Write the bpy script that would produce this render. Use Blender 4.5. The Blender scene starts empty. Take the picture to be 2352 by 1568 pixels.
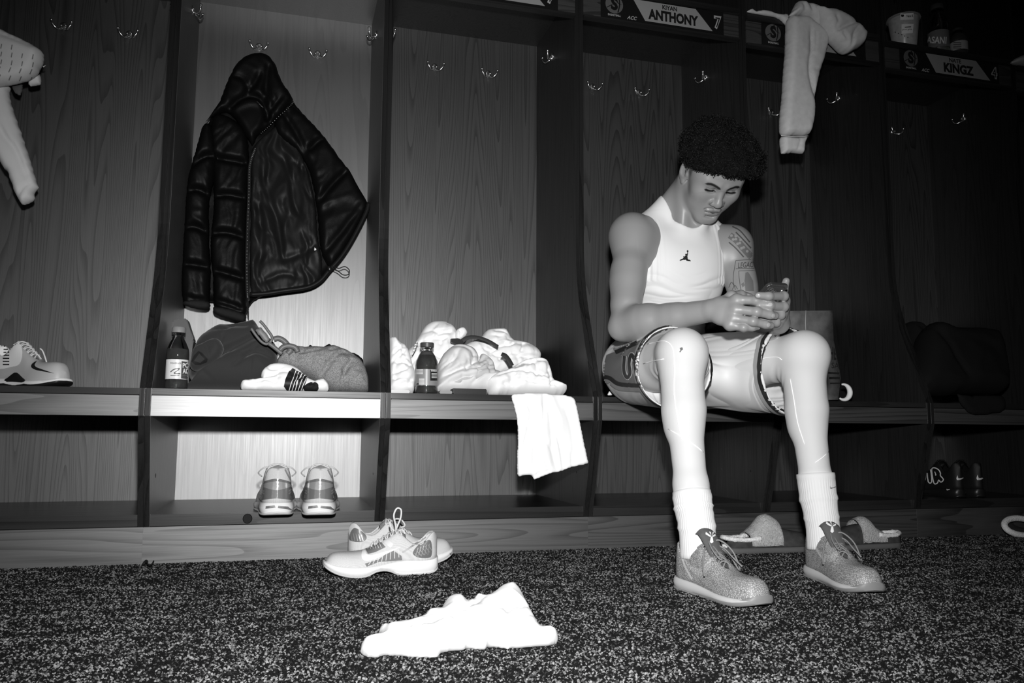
import bpy, bmesh, math, random, colorsys
import numpy as np
from mathutils import Vector, Matrix, noise
from mathutils.bvhtree import BVHTree
from mathutils.geometry import delaunay_2d_cdt
import openvdb

scene = bpy.context.scene
COL = scene.collection

# ------------------------------------------------------------------ camera
S = 1.1
CAM = np.array([-0.2629, -2.2583, 0.3482]) * S
YAW, PITCH, ROLL, FPX = math.radians(15.4679), math.radians(6.4429), math.radians(0.337), 1857.9155
_f = np.array([math.sin(YAW) * math.cos(PITCH), math.cos(YAW) * math.cos(PITCH), math.sin(PITCH)])
_r = np.array([math.cos(YAW), -math.sin(YAW), 0.0])
_u = np.cross(_r, _f)
RT = math.cos(ROLL) * _r + math.sin(ROLL) * _u
UP = -math.sin(ROLL) * _r + math.cos(ROLL) * _u
FW = _f
cam_data = bpy.data.cameras.new('camera')
cam_data.sensor_fit = 'HORIZONTAL'
cam_data.sensor_width = 36.0
cam_data.lens = FPX / 2352 * 36.0
cam_data.clip_start = 0.05
cam_data.clip_end = 60
cam = bpy.data.objects.new('camera', cam_data)
cam.matrix_world = Matrix(((RT[0], UP[0], -FW[0], CAM[0]), (RT[1], UP[1], -FW[1], CAM[1]), (RT[2], UP[2], -FW[2], CAM[2]), (0, 0, 0, 1)))
COL.objects.link(cam)
scene.camera = cam

# ------------------------------------------------------------------ world, flash, exposure
world = bpy.data.worlds.new('world')
scene.world = world
world.use_nodes = True
world.node_tree.nodes['Background'].inputs[0].default_value = (1, 1, 1, 1)
world.node_tree.nodes['Background'].inputs[1].default_value = 0.004

flash = bpy.data.lights.new('camera_flash', 'SPOT')      # the on-camera flash, just above the lens
flash.energy = 340
flash.spot_size = math.radians(93)
flash.spot_blend = 1.0
flash.shadow_soft_size = 0.035
flash_ob = bpy.data.objects.new('camera_flash', flash)
flash_pos = Vector(CAM + UP * 0.24 + RT * 0.02)
flash_ob.location = flash_pos
_aim = Vector((0.24, -0.2, 0.42)) - flash_pos
flash_ob.rotation_euler = _aim.to_track_quat('-Z', 'Y').to_euler()
COL.objects.link(flash_ob)

scene.view_settings.view_transform = 'Standard'
scene.view_settings.look = 'None'
scene.view_settings.gamma = 1.0
scene.view_settings.use_curve_mapping = False
scene.view_settings.exposure = 0.0

# ------------------------------------------------------------------ pixel helpers (2352 x 1568)
def ray(px, py):
    return FW + RT * (px - 1176) / FPX + UP * (784 - py) / FPX
def at(px, py, Y):
    d = ray(px, py)
    return CAM + d * ((Y - CAM[1]) / d[1])
def atz(px, py, Z):
    d = ray(px, py)
    return CAM + d * ((Z - CAM[2]) / d[2])
def V3(p):
    return Vector((float(p[0]), float(p[1]), float(p[2])))

# ------------------------------------------------------------------ object helpers
def link(name, me, mat=None, parent=None):
    o = bpy.data.objects.new(name, me)
    COL.objects.link(o)
    if mat is not None and me is not None:
        me.materials.clear()
        for m in (mat if isinstance(mat, (list, tuple)) else [mat]):
            me.materials.append(m)
    if parent is not None:
        o.parent = parent
        o.matrix_parent_inverse = parent_world(parent).inverted()
    return o
def parent_world(o):
    m = Matrix.LocRotScale(o.location, o.rotation_euler, o.scale)
    if o.parent is not None:
        m = parent_world(o.parent) @ o.matrix_parent_inverse @ m
    return m
def tag(o, label=None, cat=None, group=None, kind=None):
    if label: o['label'] = label
    if cat: o['category'] = cat
    if group: o['group'] = group
    if kind: o['kind'] = kind
    return o
def empty(name, loc, label=None, cat=None, group=None, rot=(0, 0, 0)):
    o = bpy.data.objects.new(name, None)
    o.location = loc
    o.rotation_euler = rot
    o.empty_display_size = 0.05
    COL.objects.link(o)
    return tag(o, label, cat, group)
def copy_tree(o, parent=None):
    c = o.copy()
    COL.objects.link(c)
    if parent is not None:
        c.parent = parent
    for ch in list(o.children):
        copy_tree(ch, c)
    return c
def mesh(name, verts, faces, smooth=True):
    me = bpy.data.meshes.new(name)
    me.from_pydata([tuple(map(float, v)) for v in verts], [], faces)
    me.validate()
    if smooth:
        me.shade_smooth()
    me.update()
    return me
def bm_mesh(name, bm, smooth=False, bevel=0.0, segs=2):
    if bevel > 0:
        bmesh.ops.bevel(bm, geom=list(bm.edges), offset=bevel, segments=segs, affect='EDGES', clamp_overlap=True)
    bmesh.ops.recalc_face_normals(bm, faces=bm.faces)
    me = bpy.data.meshes.new(name)
    bm.to_mesh(me)
    bm.free()
    if smooth:
        me.shade_smooth()
    return me
def add_box(bm, x0, x1, y0, y1, z0, z1):
    vs = [bm.verts.new(p) for p in ((x0, y0, z0), (x1, y0, z0), (x1, y1, z0), (x0, y1, z0), (x0, y0, z1), (x1, y0, z1), (x1, y1, z1), (x0, y1, z1))]
    for f in ((0, 3, 2, 1), (4, 5, 6, 7), (0, 1, 5, 4), (1, 2, 6, 5), (2, 3, 7, 6), (3, 0, 4, 7)):
        bm.faces.new([vs[i] for i in f])
    return vs
def box(name, x0, x1, y0, y1, z0, z1, mat, parent=None, bevel=0.0):
    bm = bmesh.new()
    add_box(bm, x0, x1, y0, y1, z0, z1)
    return link(name, bm_mesh(name, bm, bevel=bevel), mat, parent)
def prism(name, pts, axis, a0, a1, mat, parent=None, bevel=0.0, smooth=False):
    """extrude a 2D polygon along axis ('x','y','z')"""
    def p3(p, a):
        return {'x': (a, p[0], p[1]), 'y': (p[0], a, p[1]), 'z': (p[0], p[1], a)}[axis]
    bm = bmesh.new()
    A = [bm.verts.new(p3(p, a0)) for p in pts]
    B = [bm.verts.new(p3(p, a1)) for p in pts]
    bm.faces.new(A)
    bm.faces.new(B[::-1])
    n = len(pts)
    for i in range(n):
        bm.faces.new([A[i], B[i], B[(i + 1) % n], A[(i + 1) % n]])
    return link(name, bm_mesh(name, bm, bevel=bevel, smooth=smooth), mat, parent)
def spline(pts, n, closed=False):
    """Catmull-Rom resample"""
    P = [np.array(p, float) for p in pts]
    m = len(P)
    out = []
    segs = m if closed else m - 1
    for i in range(segs):
        p1, p2 = P[i], P[(i + 1) % m]
        p0 = P[i - 1] if (i > 0 or closed) else 2 * p1 - p2
        p3 = P[(i + 2) % m] if (i + 2 < m or closed) else 2 * p2 - p1
        for k in range(n):
            t = k / n
            out.append(0.5 * ((2 * p1) + (-p0 + p2) * t + (2 * p0 - 5 * p1 + 4 * p2 - p3) * t * t + (-p0 + 3 * p1 - 3 * p2 + p3) * t ** 3))
    if not closed:
        out.append(P[-1])
    return out
def tube_data(path, rad, sides=8, closed=False, flat=1.0, up=None, caps=True):
    """swept tube; rad a number or one per point; flat squashes across the frame's second axis"""
    P = [np.array(p, float) for p in path]
    n = len(P)
    if not hasattr(rad, '__len__'):
        rad = [rad] * n
    T = []
    for i in range(n):
        a = P[(i - 1) % n] if (i > 0 or closed) else P[i]
        b = P[(i + 1) % n] if (i < n - 1 or closed) else P[i]
        t = b - a
        T.append(t / (np.linalg.norm(t) + 1e-12))
    ref = np.array(up, float) if up is not None else (np.array([0, 0, 1.0]) if abs(T[0][2]) < 0.9 else np.array([1.0, 0, 0]))
    N = ref - T[0] * (ref @ T[0])
    N /= np.linalg.norm(N)
    verts, faces = [], []
    for i in range(n):
        if up is not None:
            M = np.array(up, float) - T[i] * (np.array(up, float) @ T[i])
            if np.linalg.norm(M) > 1e-5: N = M
        N = N - T[i] * (N @ T[i])
        N /= np.linalg.norm(N) + 1e-12
        B = np.cross(T[i], N)
        for k in range(sides):
            a = 2 * math.pi * k / sides
            verts.append(P[i] + rad[i] * (math.cos(a) * N * flat + math.sin(a) * B))
    m = n if closed else n - 1
    for i in range(m):
        for k in range(sides):
            a, b = i * sides + k, i * sides + (k + 1) % sides
            c, d = ((i + 1) % n) * sides + (k + 1) % sides, ((i + 1) % n) * sides + k
            faces.append((a, b, c, d))
    if not closed and caps:
        faces.append(tuple(range(sides))[::-1])
        faces.append(tuple((n - 1) * sides + k for k in range(sides)))
    return verts, faces
def merge(parts):
    V, Fc = [], []
    for v, f in parts:
        o = len(V)
        V += list(v)
        Fc += [tuple(i + o for i in q) for q in f]
    return V, Fc
def tube(name, path, rad, mat, parent=None, sides=8, **kw):
    v, f = tube_data(path, rad, sides, **kw)
    return link(name, mesh(name, v, f), mat, parent)
def lathe_data(profile, seg=32, cap=True):
    v, f = [], []
    n = len(profile)
    for r, z in profile:
        for k in range(seg):
            a = 2 * math.pi * k / seg
            v.append((r * math.cos(a), r * math.sin(a), z))
    for i in range(n - 1):
        for k in range(seg):
            f.append((i * seg + k, i * seg + (k + 1) % seg, (i + 1) * seg + (k + 1) % seg, (i + 1) * seg + k))
    if cap:
        if profile[0][0] > 1e-5: f.append(tuple(range(seg))[::-1])
        if profile[-1][0] > 1e-5: f.append(tuple((n - 1) * seg + k for k in range(seg)))
    return v, f
def lathe(name, profile, mat, parent=None, loc=(0, 0, 0), seg=32, smooth=True, cap=True, M=None):
    v, f = lathe_data(profile, seg, cap)
    if M is not None:
        v = [M @ Vector(p) for p in v]
    v = [(p[0] + loc[0], p[1] + loc[1], p[2] + loc[2]) for p in v]
    me = mesh(name, v, f, smooth)
    if smooth:
        try: me.set_sharp_from_angle(angle=math.radians(40))
        except Exception: pass
    return link(name, me, mat, parent)

# ------------------------------------------------------------------ materials (the photograph is black and white)
def G(v): return (v, v, v, 1.0)
def mat(name, grey, rough=0.6, spec=0.4, metal=0.0, bump=None, var=None, sheen=0.0, trans=0.0, ior=1.45, alpha=1.0, coat=0.0):
    """bump=(scale, strength, distance) ; var=(scale, low, high) multiplies the grey"""
    m = bpy.data.materials.new(name)
    m.use_nodes = True
    nt = m.node_tree
    b = nt.nodes['Principled BSDF']
    b.inputs['Base Color'].default_value = G(grey)
    b.inputs['Roughness'].default_value = rough
    b.inputs['Specular IOR Level'].default_value = spec
    b.inputs['Metallic'].default_value = metal
    b.inputs['Sheen Weight'].default_value = sheen
    b.inputs['Transmission Weight'].default_value = trans
    b.inputs['IOR'].default_value = ior
    b.inputs['Alpha'].default_value = alpha
    b.inputs['Coat Weight'].default_value = coat
    b.inputs['Coat Roughness'].default_value = 0.15
    tc = nt.nodes.new('ShaderNodeTexCoord')
    if var:
        n = nt.nodes.new('ShaderNodeTexNoise')
        n.inputs['Scale'].default_value = var[0]
        n.inputs['Detail'].default_value = 4
        nt.links.new(tc.outputs['Object'], n.inputs['Vector'])
        mr = nt.nodes.new('ShaderNodeMapRange')
        mr.inputs[1].default_value = 0.3; mr.inputs[2].default_value = 0.7
        mr.inputs[3].default_value = grey * var[1]; mr.inputs[4].default_value = grey * var[2]
        nt.links.new(n.outputs['Fac'], mr.inputs[0])
        nt.links.new(mr.outputs[0], b.inputs['Base Color'])
    if bump:
        n = nt.nodes.new('ShaderNodeTexNoise')
        n.inputs['Scale'].default_value = bump[0]
        n.inputs['Detail'].default_value = 3
        nt.links.new(tc.outputs['Object'], n.inputs['Vector'])
        bp = nt.nodes.new('ShaderNodeBump')
        bp.inputs['Strength'].default_value = bump[1]
        bp.inputs['Distance'].default_value = bump[2]
        nt.links.new(n.outputs['Fac'], bp.inputs['Height'])
        nt.links.new(bp.outputs[0], b.inputs['Normal'])
    return m
def wood(name, base, dark, rough, vertical=True, contrast=1.0, spec=0.5, rings=16.0, seed=0.0, rvar=0.05, ior=1.5, pore=0.68, fine=9.0):
    """laminate with cathedral grain: contour lines of a stretched noise plus fine fibres"""
    m = bpy.data.materials.new(name)
    m.use_nodes = True
    nt = m.node_tree
    N, L = nt.nodes, nt.links
    b = N['Principled BSDF']
    b.inputs['Specular IOR Level'].default_value = spec
    b.inputs['IOR'].default_value = ior
    tc = N.new('ShaderNodeTexCoord')
    oi = N.new('ShaderNodeObjectInfo')
    mp = N.new('ShaderNodeMapping')
    mp.inputs['Scale'].default_value = (fine, fine, 0.36) if vertical else (0.5, 7, fine * 1.3)
    comb = N.new('ShaderNodeVectorMath'); comb.operation = 'MULTIPLY_ADD'
    comb.inputs[1].default_value = (1, 1, 1)
    rnd = N.new('ShaderNodeVectorMath'); rnd.operation = 'SCALE'
    rnd.inputs[0].default_value = (7.3, 3.1, 5.7)
    L.new(oi.outputs['Random'], rnd.inputs['Scale'])
    L.new(tc.outputs['Object'], comb.inputs[0]); L.new(rnd.outputs[0], comb.inputs[2])
    L.new(comb.outputs[0], mp.inputs['Vector'])
    n1 = N.new('ShaderNodeTexNoise'); n1.inputs['Scale'].default_value = 1.0; n1.inputs['Detail'].default_value = 1.5; n1.inputs['Roughness'].default_value = 0.35
    L.new(mp.outputs[0], n1.inputs['Vector'])
    mul = N.new('ShaderNodeMath'); mul.operation = 'MULTIPLY'; mul.inputs[1].default_value = rings
    L.new(n1.outputs['Fac'], mul.inputs[0])
    fr = N.new('ShaderNodeMath'); fr.operation = 'FRACT'
    L.new(mul.outputs[0], fr.inputs[0])
    cr = N.new('ShaderNodeValToRGB')
    e = cr.color_ramp.elements
    e[0].position = 0.0; e[0].color = G(1.0)
    e[1].position = 1.0; e[1].color = G(0.25)
    x = e.new(0.55); x.color = G(0.85)
    x = e.new(0.97); x.color = G(0.0)
    L.new(fr.outputs[0], cr.inputs[0])
    mp2 = N.new('ShaderNodeMapping')
    mp2.inputs['Scale'].default_value = (260, 260, 7) if vertical else (7, 260, 260)
    L.new(comb.outputs[0], mp2.inputs['Vector'])
    n2 = N.new('ShaderNodeTexNoise'); n2.inputs['Scale'].default_value = 1.0; n2.inputs['Detail'].default_value = 3
    L.new(mp2.outputs[0], n2.inputs['Vector'])
    mixf = N.new('ShaderNodeMath'); mixf.operation = 'MULTIPLY_ADD'
    mixf.inputs[1].default_value = 0.9 * contrast; 
    L.new(cr.outputs[0], mixf.inputs[0])
    sc = N.new('ShaderNodeMath'); sc.operation = 'MULTIPLY_ADD'; sc.inputs[1].default_value = 1.1; sc.inputs[2].default_value = -0.55
    L.new(n2.outputs['Fac'], sc.inputs[0])
    L.new(sc.outputs[0], mixf.inputs[2])
    mr = N.new('ShaderNodeMapRange')
    mr.inputs[1].default_value = -0.2; mr.inputs[2].default_value = 1.1
    mr.inputs[3].default_value = dark; mr.inputs[4].default_value = base
    L.new(mixf.outputs[0], mr.inputs[0])
    L.new(mr.outputs[0], b.inputs['Base Color'])
    sp = N.new('ShaderNodeMapRange'); sp.inputs[1].default_value = -0.2; sp.inputs[2].default_value = 1.1     # open grain reflects less
    sp.inputs[3].default_value = spec * pore; sp.inputs[4].default_value = spec
    L.new(mixf.outputs[0], sp.inputs[0]); L.new(sp.outputs[0], b.inputs['Specular IOR Level'])
    rr = N.new('ShaderNodeMapRange')
    rr.inputs[3].default_value = rough + rvar; rr.inputs[4].default_value = rough - rvar
    L.new(n2.outputs['Fac'], rr.inputs[0])
    L.new(rr.outputs[0], b.inputs['Roughness'])
    bp = N.new('ShaderNodeBump'); bp.inputs['Strength'].default_value = 0.12; bp.inputs['Distance'].default_value = 0.0006
    L.new(n2.outputs['Fac'], bp.inputs['Height']); L.new(bp.outputs[0], b.inputs['Normal'])
    return m

M_BACK = wood('laminate_vertical', 0.028, 0.004, 0.50, rings=34, contrast=1.0, spec=1.0, ior=1.62)
M_SIDE = wood('laminate_side', 0.020, 0.008, 0.45, contrast=0.6, rings=24, spec=0.7, ior=1.6)
M_FASCIA = wood('laminate_horizontal', 0.046, 0.008, 0.48, vertical=False, rings=16, contrast=1.0, spec=0.9, ior=1.7)
# second locker only: lit copies of the laminate, flash glare put into colour and gloss
M_BACK_LIT = wood('flash_lit_laminate_vertical', 0.050, 0.020, 0.45, rings=26, contrast=0.7, spec=1.0, ior=1.86, pore=0.93)
M_SIDE_LIT = wood('flash_lit_laminate_side', 0.085, 0.050, 0.42, contrast=0.5, rings=24, spec=0.9, ior=1.75, pore=0.93)
M_FASCIA_LIT = wood('flash_lit_laminate_horizontal', 0.080, 0.030, 0.45, vertical=False, rings=14, contrast=0.6, spec=1.0, ior=2.0, pore=0.93)
M_EDGE = wood('dark_edge_band', 0.020, 0.007, 0.24, contrast=0.8, rings=9)
M_EDGEH = wood('dark_edge_band_horizontal', 0.026, 0.010, 0.30, vertical=False, contrast=0.8, rings=6)
M_DARK = mat('dark_recess', 0.012, 0.6)
M_CHROME = mat('satin_chrome', 0.85, 0.27, 0.5, metal=1.0)
# ------------------------------------------------------------------ structure: carpet and the wall behind the lockers
M_CARPET = mat('carpet_backing', 0.006, 1.0, 0.0)
floor = box('floor', -4.5, 6.0, -6.0, 1.2, -0.05, 0.0, M_CARPET)
tag(floor, kind='structure')
def pile_mat():
    m = bpy.data.materials.new('carpet_loop'); m.use_nodes = True
    nt = m.node_tree; N, L = nt.nodes, nt.links; b = N['Principled BSDF']
    b.inputs['Roughness'].default_value = 0.9; b.inputs['Specular IOR Level'].default_value = 0.12
    oi = N.new('ShaderNodeObjectInfo'); ge = N.new('ShaderNodeNewGeometry')
    mp = N.new('ShaderNodeMapping'); mp.inputs['Scale'].default_value = (9, 20, 1); mp.inputs['Rotation'].default_value = (0, 0, 0.18)
    L.new(ge.outputs['Position'], mp.inputs['Vector'])
    n = N.new('ShaderNodeTexNoise'); n.inputs['Scale'].default_value = 1.0; n.inputs['Detail'].default_value = 4; n.inputs['Roughness'].default_value = 0.65
    L.new(mp.outputs[0], n.inputs['Vector'])
    ad = N.new('ShaderNodeMath'); ad.operation = 'MULTIPLY_ADD'; ad.inputs[1].default_value = 1.1; ad.inputs[2].default_value = -0.55
    L.new(n.outputs['Fac'], ad.inputs[0])
    sm = N.new('ShaderNodeMath'); sm.operation = 'ADD'
    L.new(ad.outputs[0], sm.inputs[0]); L.new(oi.outputs['Random'], sm.inputs[1])
    cr = N.new('ShaderNodeValToRGB'); e = cr.color_ramp.elements
    e[0].position = 0.48; e[0].color = G(0.005)
    e[1].position = 1.02; e[1].color = G(0.24)
    x = e.new(0.62); x.color = G(0.022)
    x = e.new(0.74); x.color = G(0.09)
    L.new(sm.outputs[0], cr.inputs[0]); L.new(cr.outputs[0], b.inputs['Base Color'])
    return m
def carpet_pile():
    """loop pile of the carpet: one small twisted tuft, instanced over the floor in view"""
    bm = bmesh.new()
    bmesh.ops.create_icosphere(bm, subdivisions=1, radius=1.0)
    for v in bm.verts:
        v.co.x *= 0.0030; v.co.y *= 0.0023; v.co.z *= 0.0036
    tm = bpy.data.meshes.new('tuft'); bm.to_mesh(tm); bm.free(); tm.shade_smooth()
    tm.materials.append(pile_mat())
    rng = np.random.default_rng(3)
    st = 0.0043
    gx, gy = np.meshgrid(np.arange(-1.45, 2.9, st), np.arange(-1.62, 0.093, st * 0.9))
    P = np.stack([gx.ravel(), gy.ravel(), np.zeros(gx.size)], 1)
    # keep the part of the floor the lens and its surroundings take in
    d = P - CAM; z = d @ FW; u = (d @ RT) / z
    P = P[(z > 0.6) & (np.abs(u) < 0.80) & ((d @ UP) / z > -0.50)]
    P[:, :2] += rng.uniform(-0.0016, 0.0016, (len(P), 2)); P[:, 2] = rng.uniform(-0.0008, 0.0012, len(P))
    me = bpy.data.meshes.new('carpet_pile')
    me.vertices.add(len(P)); me.vertices.foreach_set('co', np.ascontiguousarray(P, np.float32).ravel()); me.update()
    ob = link('carpet_pile', me)
    tag(ob, 'dark flecked loop pile of the carpet', 'carpet', kind='stuff')
    tuft = bpy.data.objects.new('carpet_tuft', tm)          # source of the instances, not linked to the scene
    ng = bpy.data.node_groups.new('carpet_pile', 'GeometryNodeTree')
    ng.interface.new_socket('Geometry', in_out='INPUT', socket_type='NodeSocketGeometry')
    ng.interface.new_socket('Geometry', in_out='OUTPUT', socket_type='NodeSocketGeometry')
    N, L = ng.nodes, ng.links
    gi, go = N.new('NodeGroupInput'), N.new('NodeGroupOutput')
    oi = N.new('GeometryNodeObjectInfo'); oi.inputs['Object'].default_value = tuft
    m2p = N.new('GeometryNodeMeshToPoints')
    ip = N.new('GeometryNodeInstanceOnPoints')
    rv = N.new('FunctionNodeRandomValue'); rv.data_type = 'FLOAT_VECTOR'
    rv.inputs[0].default_value = (-0.5, -0.5, 0); rv.inputs[1].default_value = (0.5, 0.5, 3.1)
    rs_ = N.new('FunctionNodeRandomValue'); rs_.data_type = 'FLOAT'
    fl = [i for i in rs_.inputs if i.type == 'VALUE']
    fl[0].default_value = 0.75; fl[1].default_value = 1.25
    L.new(gi.outputs[0], m2p.inputs[0]); L.new(m2p.outputs[0], ip.inputs['Points'])
    L.new(oi.outputs['Geometry'], ip.inputs['Instance'])
    L.new(rv.outputs[0], ip.inputs['Rotation'])
    L.new([o for o in rs_.outputs if o.type == 'VALUE'][0], ip.inputs['Scale'])
    L.new(ip.outputs[0], go.inputs[0])
    md = ob.modifiers.new('pile', 'NODES'); md.node_group = ng
    return ob
carpet_pile()
wall = box('wall_back', -4.5, 6.0, 0.72, 0.80, 0.0, 3.0, mat('painted_wall', 0.25, 0.8))
tag(wall, kind='structure')

# ------------------------------------------------------------------ lockers
NODE = [-1.352, -0.677, 0.0, 0.691, 1.365, 2.010, 2.684, 3.36]
DEP, RA, RB, RS = 0.634, 0.165, 0.092, 0.16      # depth; recess of the upper front, the plinth and the shelf front
H1, H2, HP, HB, HS, HSF, HK, HH = 0.425, 0.503, 0.107, 0.141, 2.004, 1.892, 0.916, 1.851
TB, HTOP = 0.0155, 2.55
def front_profile():
    pts = [(RB, HP), (0.0, H1), (0.0, H2)]
    # straight slope, then a rounded shoulder into the vertical upper edge
    a, c = np.array([0.0, H2]), np.array([RA, HK])
    slope0 = a + (c - a) * 0.66
    up1 = c + np.array([0.0, 0.14])
    for t in np.linspace(0, 1, 9):
        pts.append(tuple((1 - t) ** 2 * slope0 + 2 * t * (1 - t) * (c + np.array([0, 0.0])) + t * t * up1))
    pts.append((RA, HTOP))
    return pts
FRONT = front_profile()
M_SEAT_LIT = wood('flash_lit_seat_laminate', 0.060, 0.03, 0.42, vertical=False, contrast=0.5, rings=14, spec=0.6, ior=1.5)  # lit copy for the second locker's seat, flash brightness put into its colour
def front_y(z):
    for (y0, z0), (y1, z1) in zip(FRONT, FRONT[1:]):
        if z0 <= z <= z1 and z1 > z0:
            return y0 + (y1 - y0) * (z - z0) / (z1 - z0)
    return RA
def side_panel(x0, x1, parent, lit_copy=False):
    e = 0.004
    pts = [(y + e, z) for y, z in FRONT] + [(DEP + 0.02, HTOP), (DEP + 0.02, HP)]
    prism('side_panel', pts, 'x', x0, x1, M_SIDE_LIT if lit_copy else M_SIDE, parent)
    # the dark banding wrapped round the front edge, in three lengths
    def strip(idx):
        q = [FRONT[i] for i in idx]
        back = [(y + 0.016, z) for y, z in q][::-1]
        prism('edge_band', q + back, 'x', x0 + 0.0003, x1 - 0.0003, M_EDGE, parent, bevel=0.0011)
    strip([0, 1]); strip([1, 2]); strip(list(range(2, len(FRONT))))
def hook_mesh():
    """double coat hook on a wall in the plane y=0, pointing to -y"""
    parts = []
    v, f = lathe_data([(0.0, 0.006), (0.008, 0.0058), (0.0125, 0.004), (0.0135, 0.0)], 16)
    parts.append(([(p[0] * 1.0, -p[2], p[1] * 1.15) for p in v], f))
    for sgn in (-1, 1):
        path = spline([(sgn * 0.001, -0.004, -0.008), (sgn * 0.007, -0.014, -0.016), (sgn * 0.018, -0.024, -0.019), (sgn * 0.028, -0.030, -0.009), (sgn * 0.0325, -0.032, 0.002)], 6)
        parts.append(tube_data(path, [0.0036] * (len(path) - 4) + [0.0031] * 4, 8))
        v, f = lathe_data([(0.0, -0.006), (0.0042, -0.0043), (0.006, 0), (0.0042, 0.0043), (0.0, 0.006)], 10)
        parts.append(([(p[0] * 0.85 + sgn * 0.0330, p[1] * 0.85 - 0.032, p[2] * 0.85 + 0.005) for p in v], f))
    for zz in (0.0075, -0.0075):
        v, f = lathe_data([(0.0, 0.0035), (0.0034, 0.0025), (0.0046, 0.0)], 8)
        parts.append(([(p[0] + zz, -p[2] - 0.0045, p[1] + 0.001) for p in v], f))
    v, f = merge(parts)
    return mesh('coat_hook', v, f)
HOOK = hook_mesh()
HOOK.materials.append(M_CHROME)
def hook(parent, loc, rz):
    o = bpy.data.objects.new('coat_hook', HOOK)
    COL.objects.link(o)
    o.parent = parent
    o.matrix_parent_inverse = parent_world(parent).inverted()
    o.location = loc
    o.rotation_euler = (0, 0, rz)
    return o
def hole(parent, loc, rz, r=0.0035):
    v, f = lathe_data([(0.0, 0.0006), (r, 0.0006), (r * 1.15, 0.0)], 10)
    v = [(p[0], -p[2], p[1]) for p in v]
    o = link('screw_hole', mesh('screw_hole', v, f), M_DARK, parent)
    o.location = loc; o.rotation_euler = (0, 0, rz)
    return o
LLAB = {1: 'dark wooden locker with a shirt sleeve hanging in and one shoe on its bench',
        2: 'wooden locker behind the hanging black puffer jacket, brightly lit by the flash',
        3: 'wooden locker with white laundry heaped on its bench and an empty lower bay',
        4: 'wooden locker behind the seated player, its nameplate showing number 7',
        5: 'wooden locker with a grey hoodie over its shelf and a paper bag on its bench',
        6: 'shadowed wooden locker with number 4 nameplate and a cup and bottles on its shelf',
        7: 'almost black wooden locker at the far right edge, a white item on its shelf'}
LOCKER = {}
def make_locker(i):
    x0, x1 = NODE[i - 1], NODE[i]
    L = empty('locker', ((x0 + x1) / 2, DEP / 2, 0), LLAB[i], 'locker', 'lockers along the wall')
    LOCKER[i] = L
    g = 0.0006
    a, b = x0 + g, x1 - g
    ia, ib = a + TB, b - TB
    flash_lit = i == 2
    mb, ms, mf = (M_BACK_LIT, M_SIDE_LIT, M_FASCIA_LIT) if flash_lit else (M_BACK, M_SIDE, M_FASCIA)
    dz = {1: -0.015, 2: 0.0, 3: 0.008, 4: 0.010, 5: -0.004, 6: -0.022, 7: -0.038}[i]
    hs, hf, hh = HS + dz, HSF + dz, HH + dz
    side_panel(a, ia, L, flash_lit)
    side_panel(ib, b, L, flash_lit)
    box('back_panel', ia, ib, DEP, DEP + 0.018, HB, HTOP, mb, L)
    box('plinth', a - g, b + g, RB + 0.003, DEP + 0.02, 0.0, HP - 0.0008, M_FASCIA, L, bevel=0.0008)
    box('bay_floor', ia, ib, RB + 0.0085, DEP, HP + 0.001, HB, M_EDGEH if not flash_lit else ms, L)
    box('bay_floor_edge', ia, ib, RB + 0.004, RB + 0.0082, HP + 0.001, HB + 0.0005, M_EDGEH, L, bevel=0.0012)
    box('seat', ia, ib, 0.003, DEP, H2 - 0.018, H2, M_EDGEH if not flash_lit else M_SEAT_LIT, L, bevel=0.0012)
    box('seat_apron', ia, ib, 0.001, 0.021, H1, H2 - 0.0205, mf, L, bevel=0.0012)
    box('shelf', ia, ib, RS + 0.021, DEP, hs - 0.004, hs + 0.012, ms, L)
    box('shelf_front', ia, ib, RS, RS + 0.020, hf + 0.006, hs - 0.014, M_FASCIA, L, bevel=0.001)
    box('shelf_lip', ia, ib, RS - 0.008, RS + 0.020, hf - 0.004, hf + 0.0055, M_EDGEH, L, bevel=0.0015)
    box('shelf_rail', ia, ib, RS - 0.010, RS + 0.020, hs - 0.0135, hs + 0.011, M_EDGEH, L, bevel=0.0015)
    box('top_panel', ia, ib, RA + 0.01, DEP, HTOP - 0.02, HTOP, M_SIDE, L)
    for u in (0.3471, 0.6708):
        hook(L, (x0 + (x1 - x0) * u, DEP, hh), 0)
    hook(L, (ib, 0.42, hh + 0.005), -math.pi / 2)
    hook(L, (ia, 0.42, hh + 0.005), math.pi / 2)
    hole(L, (ib, 0.21, 1.16), -math.pi / 2); hole(L, (ia, 0.16, 0.25), math.pi / 2, 0.006); hole(L, (ib, 0.16, 0.25), -math.pi / 2)
for i in range(1, 8):
    make_locker(i)
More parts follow.
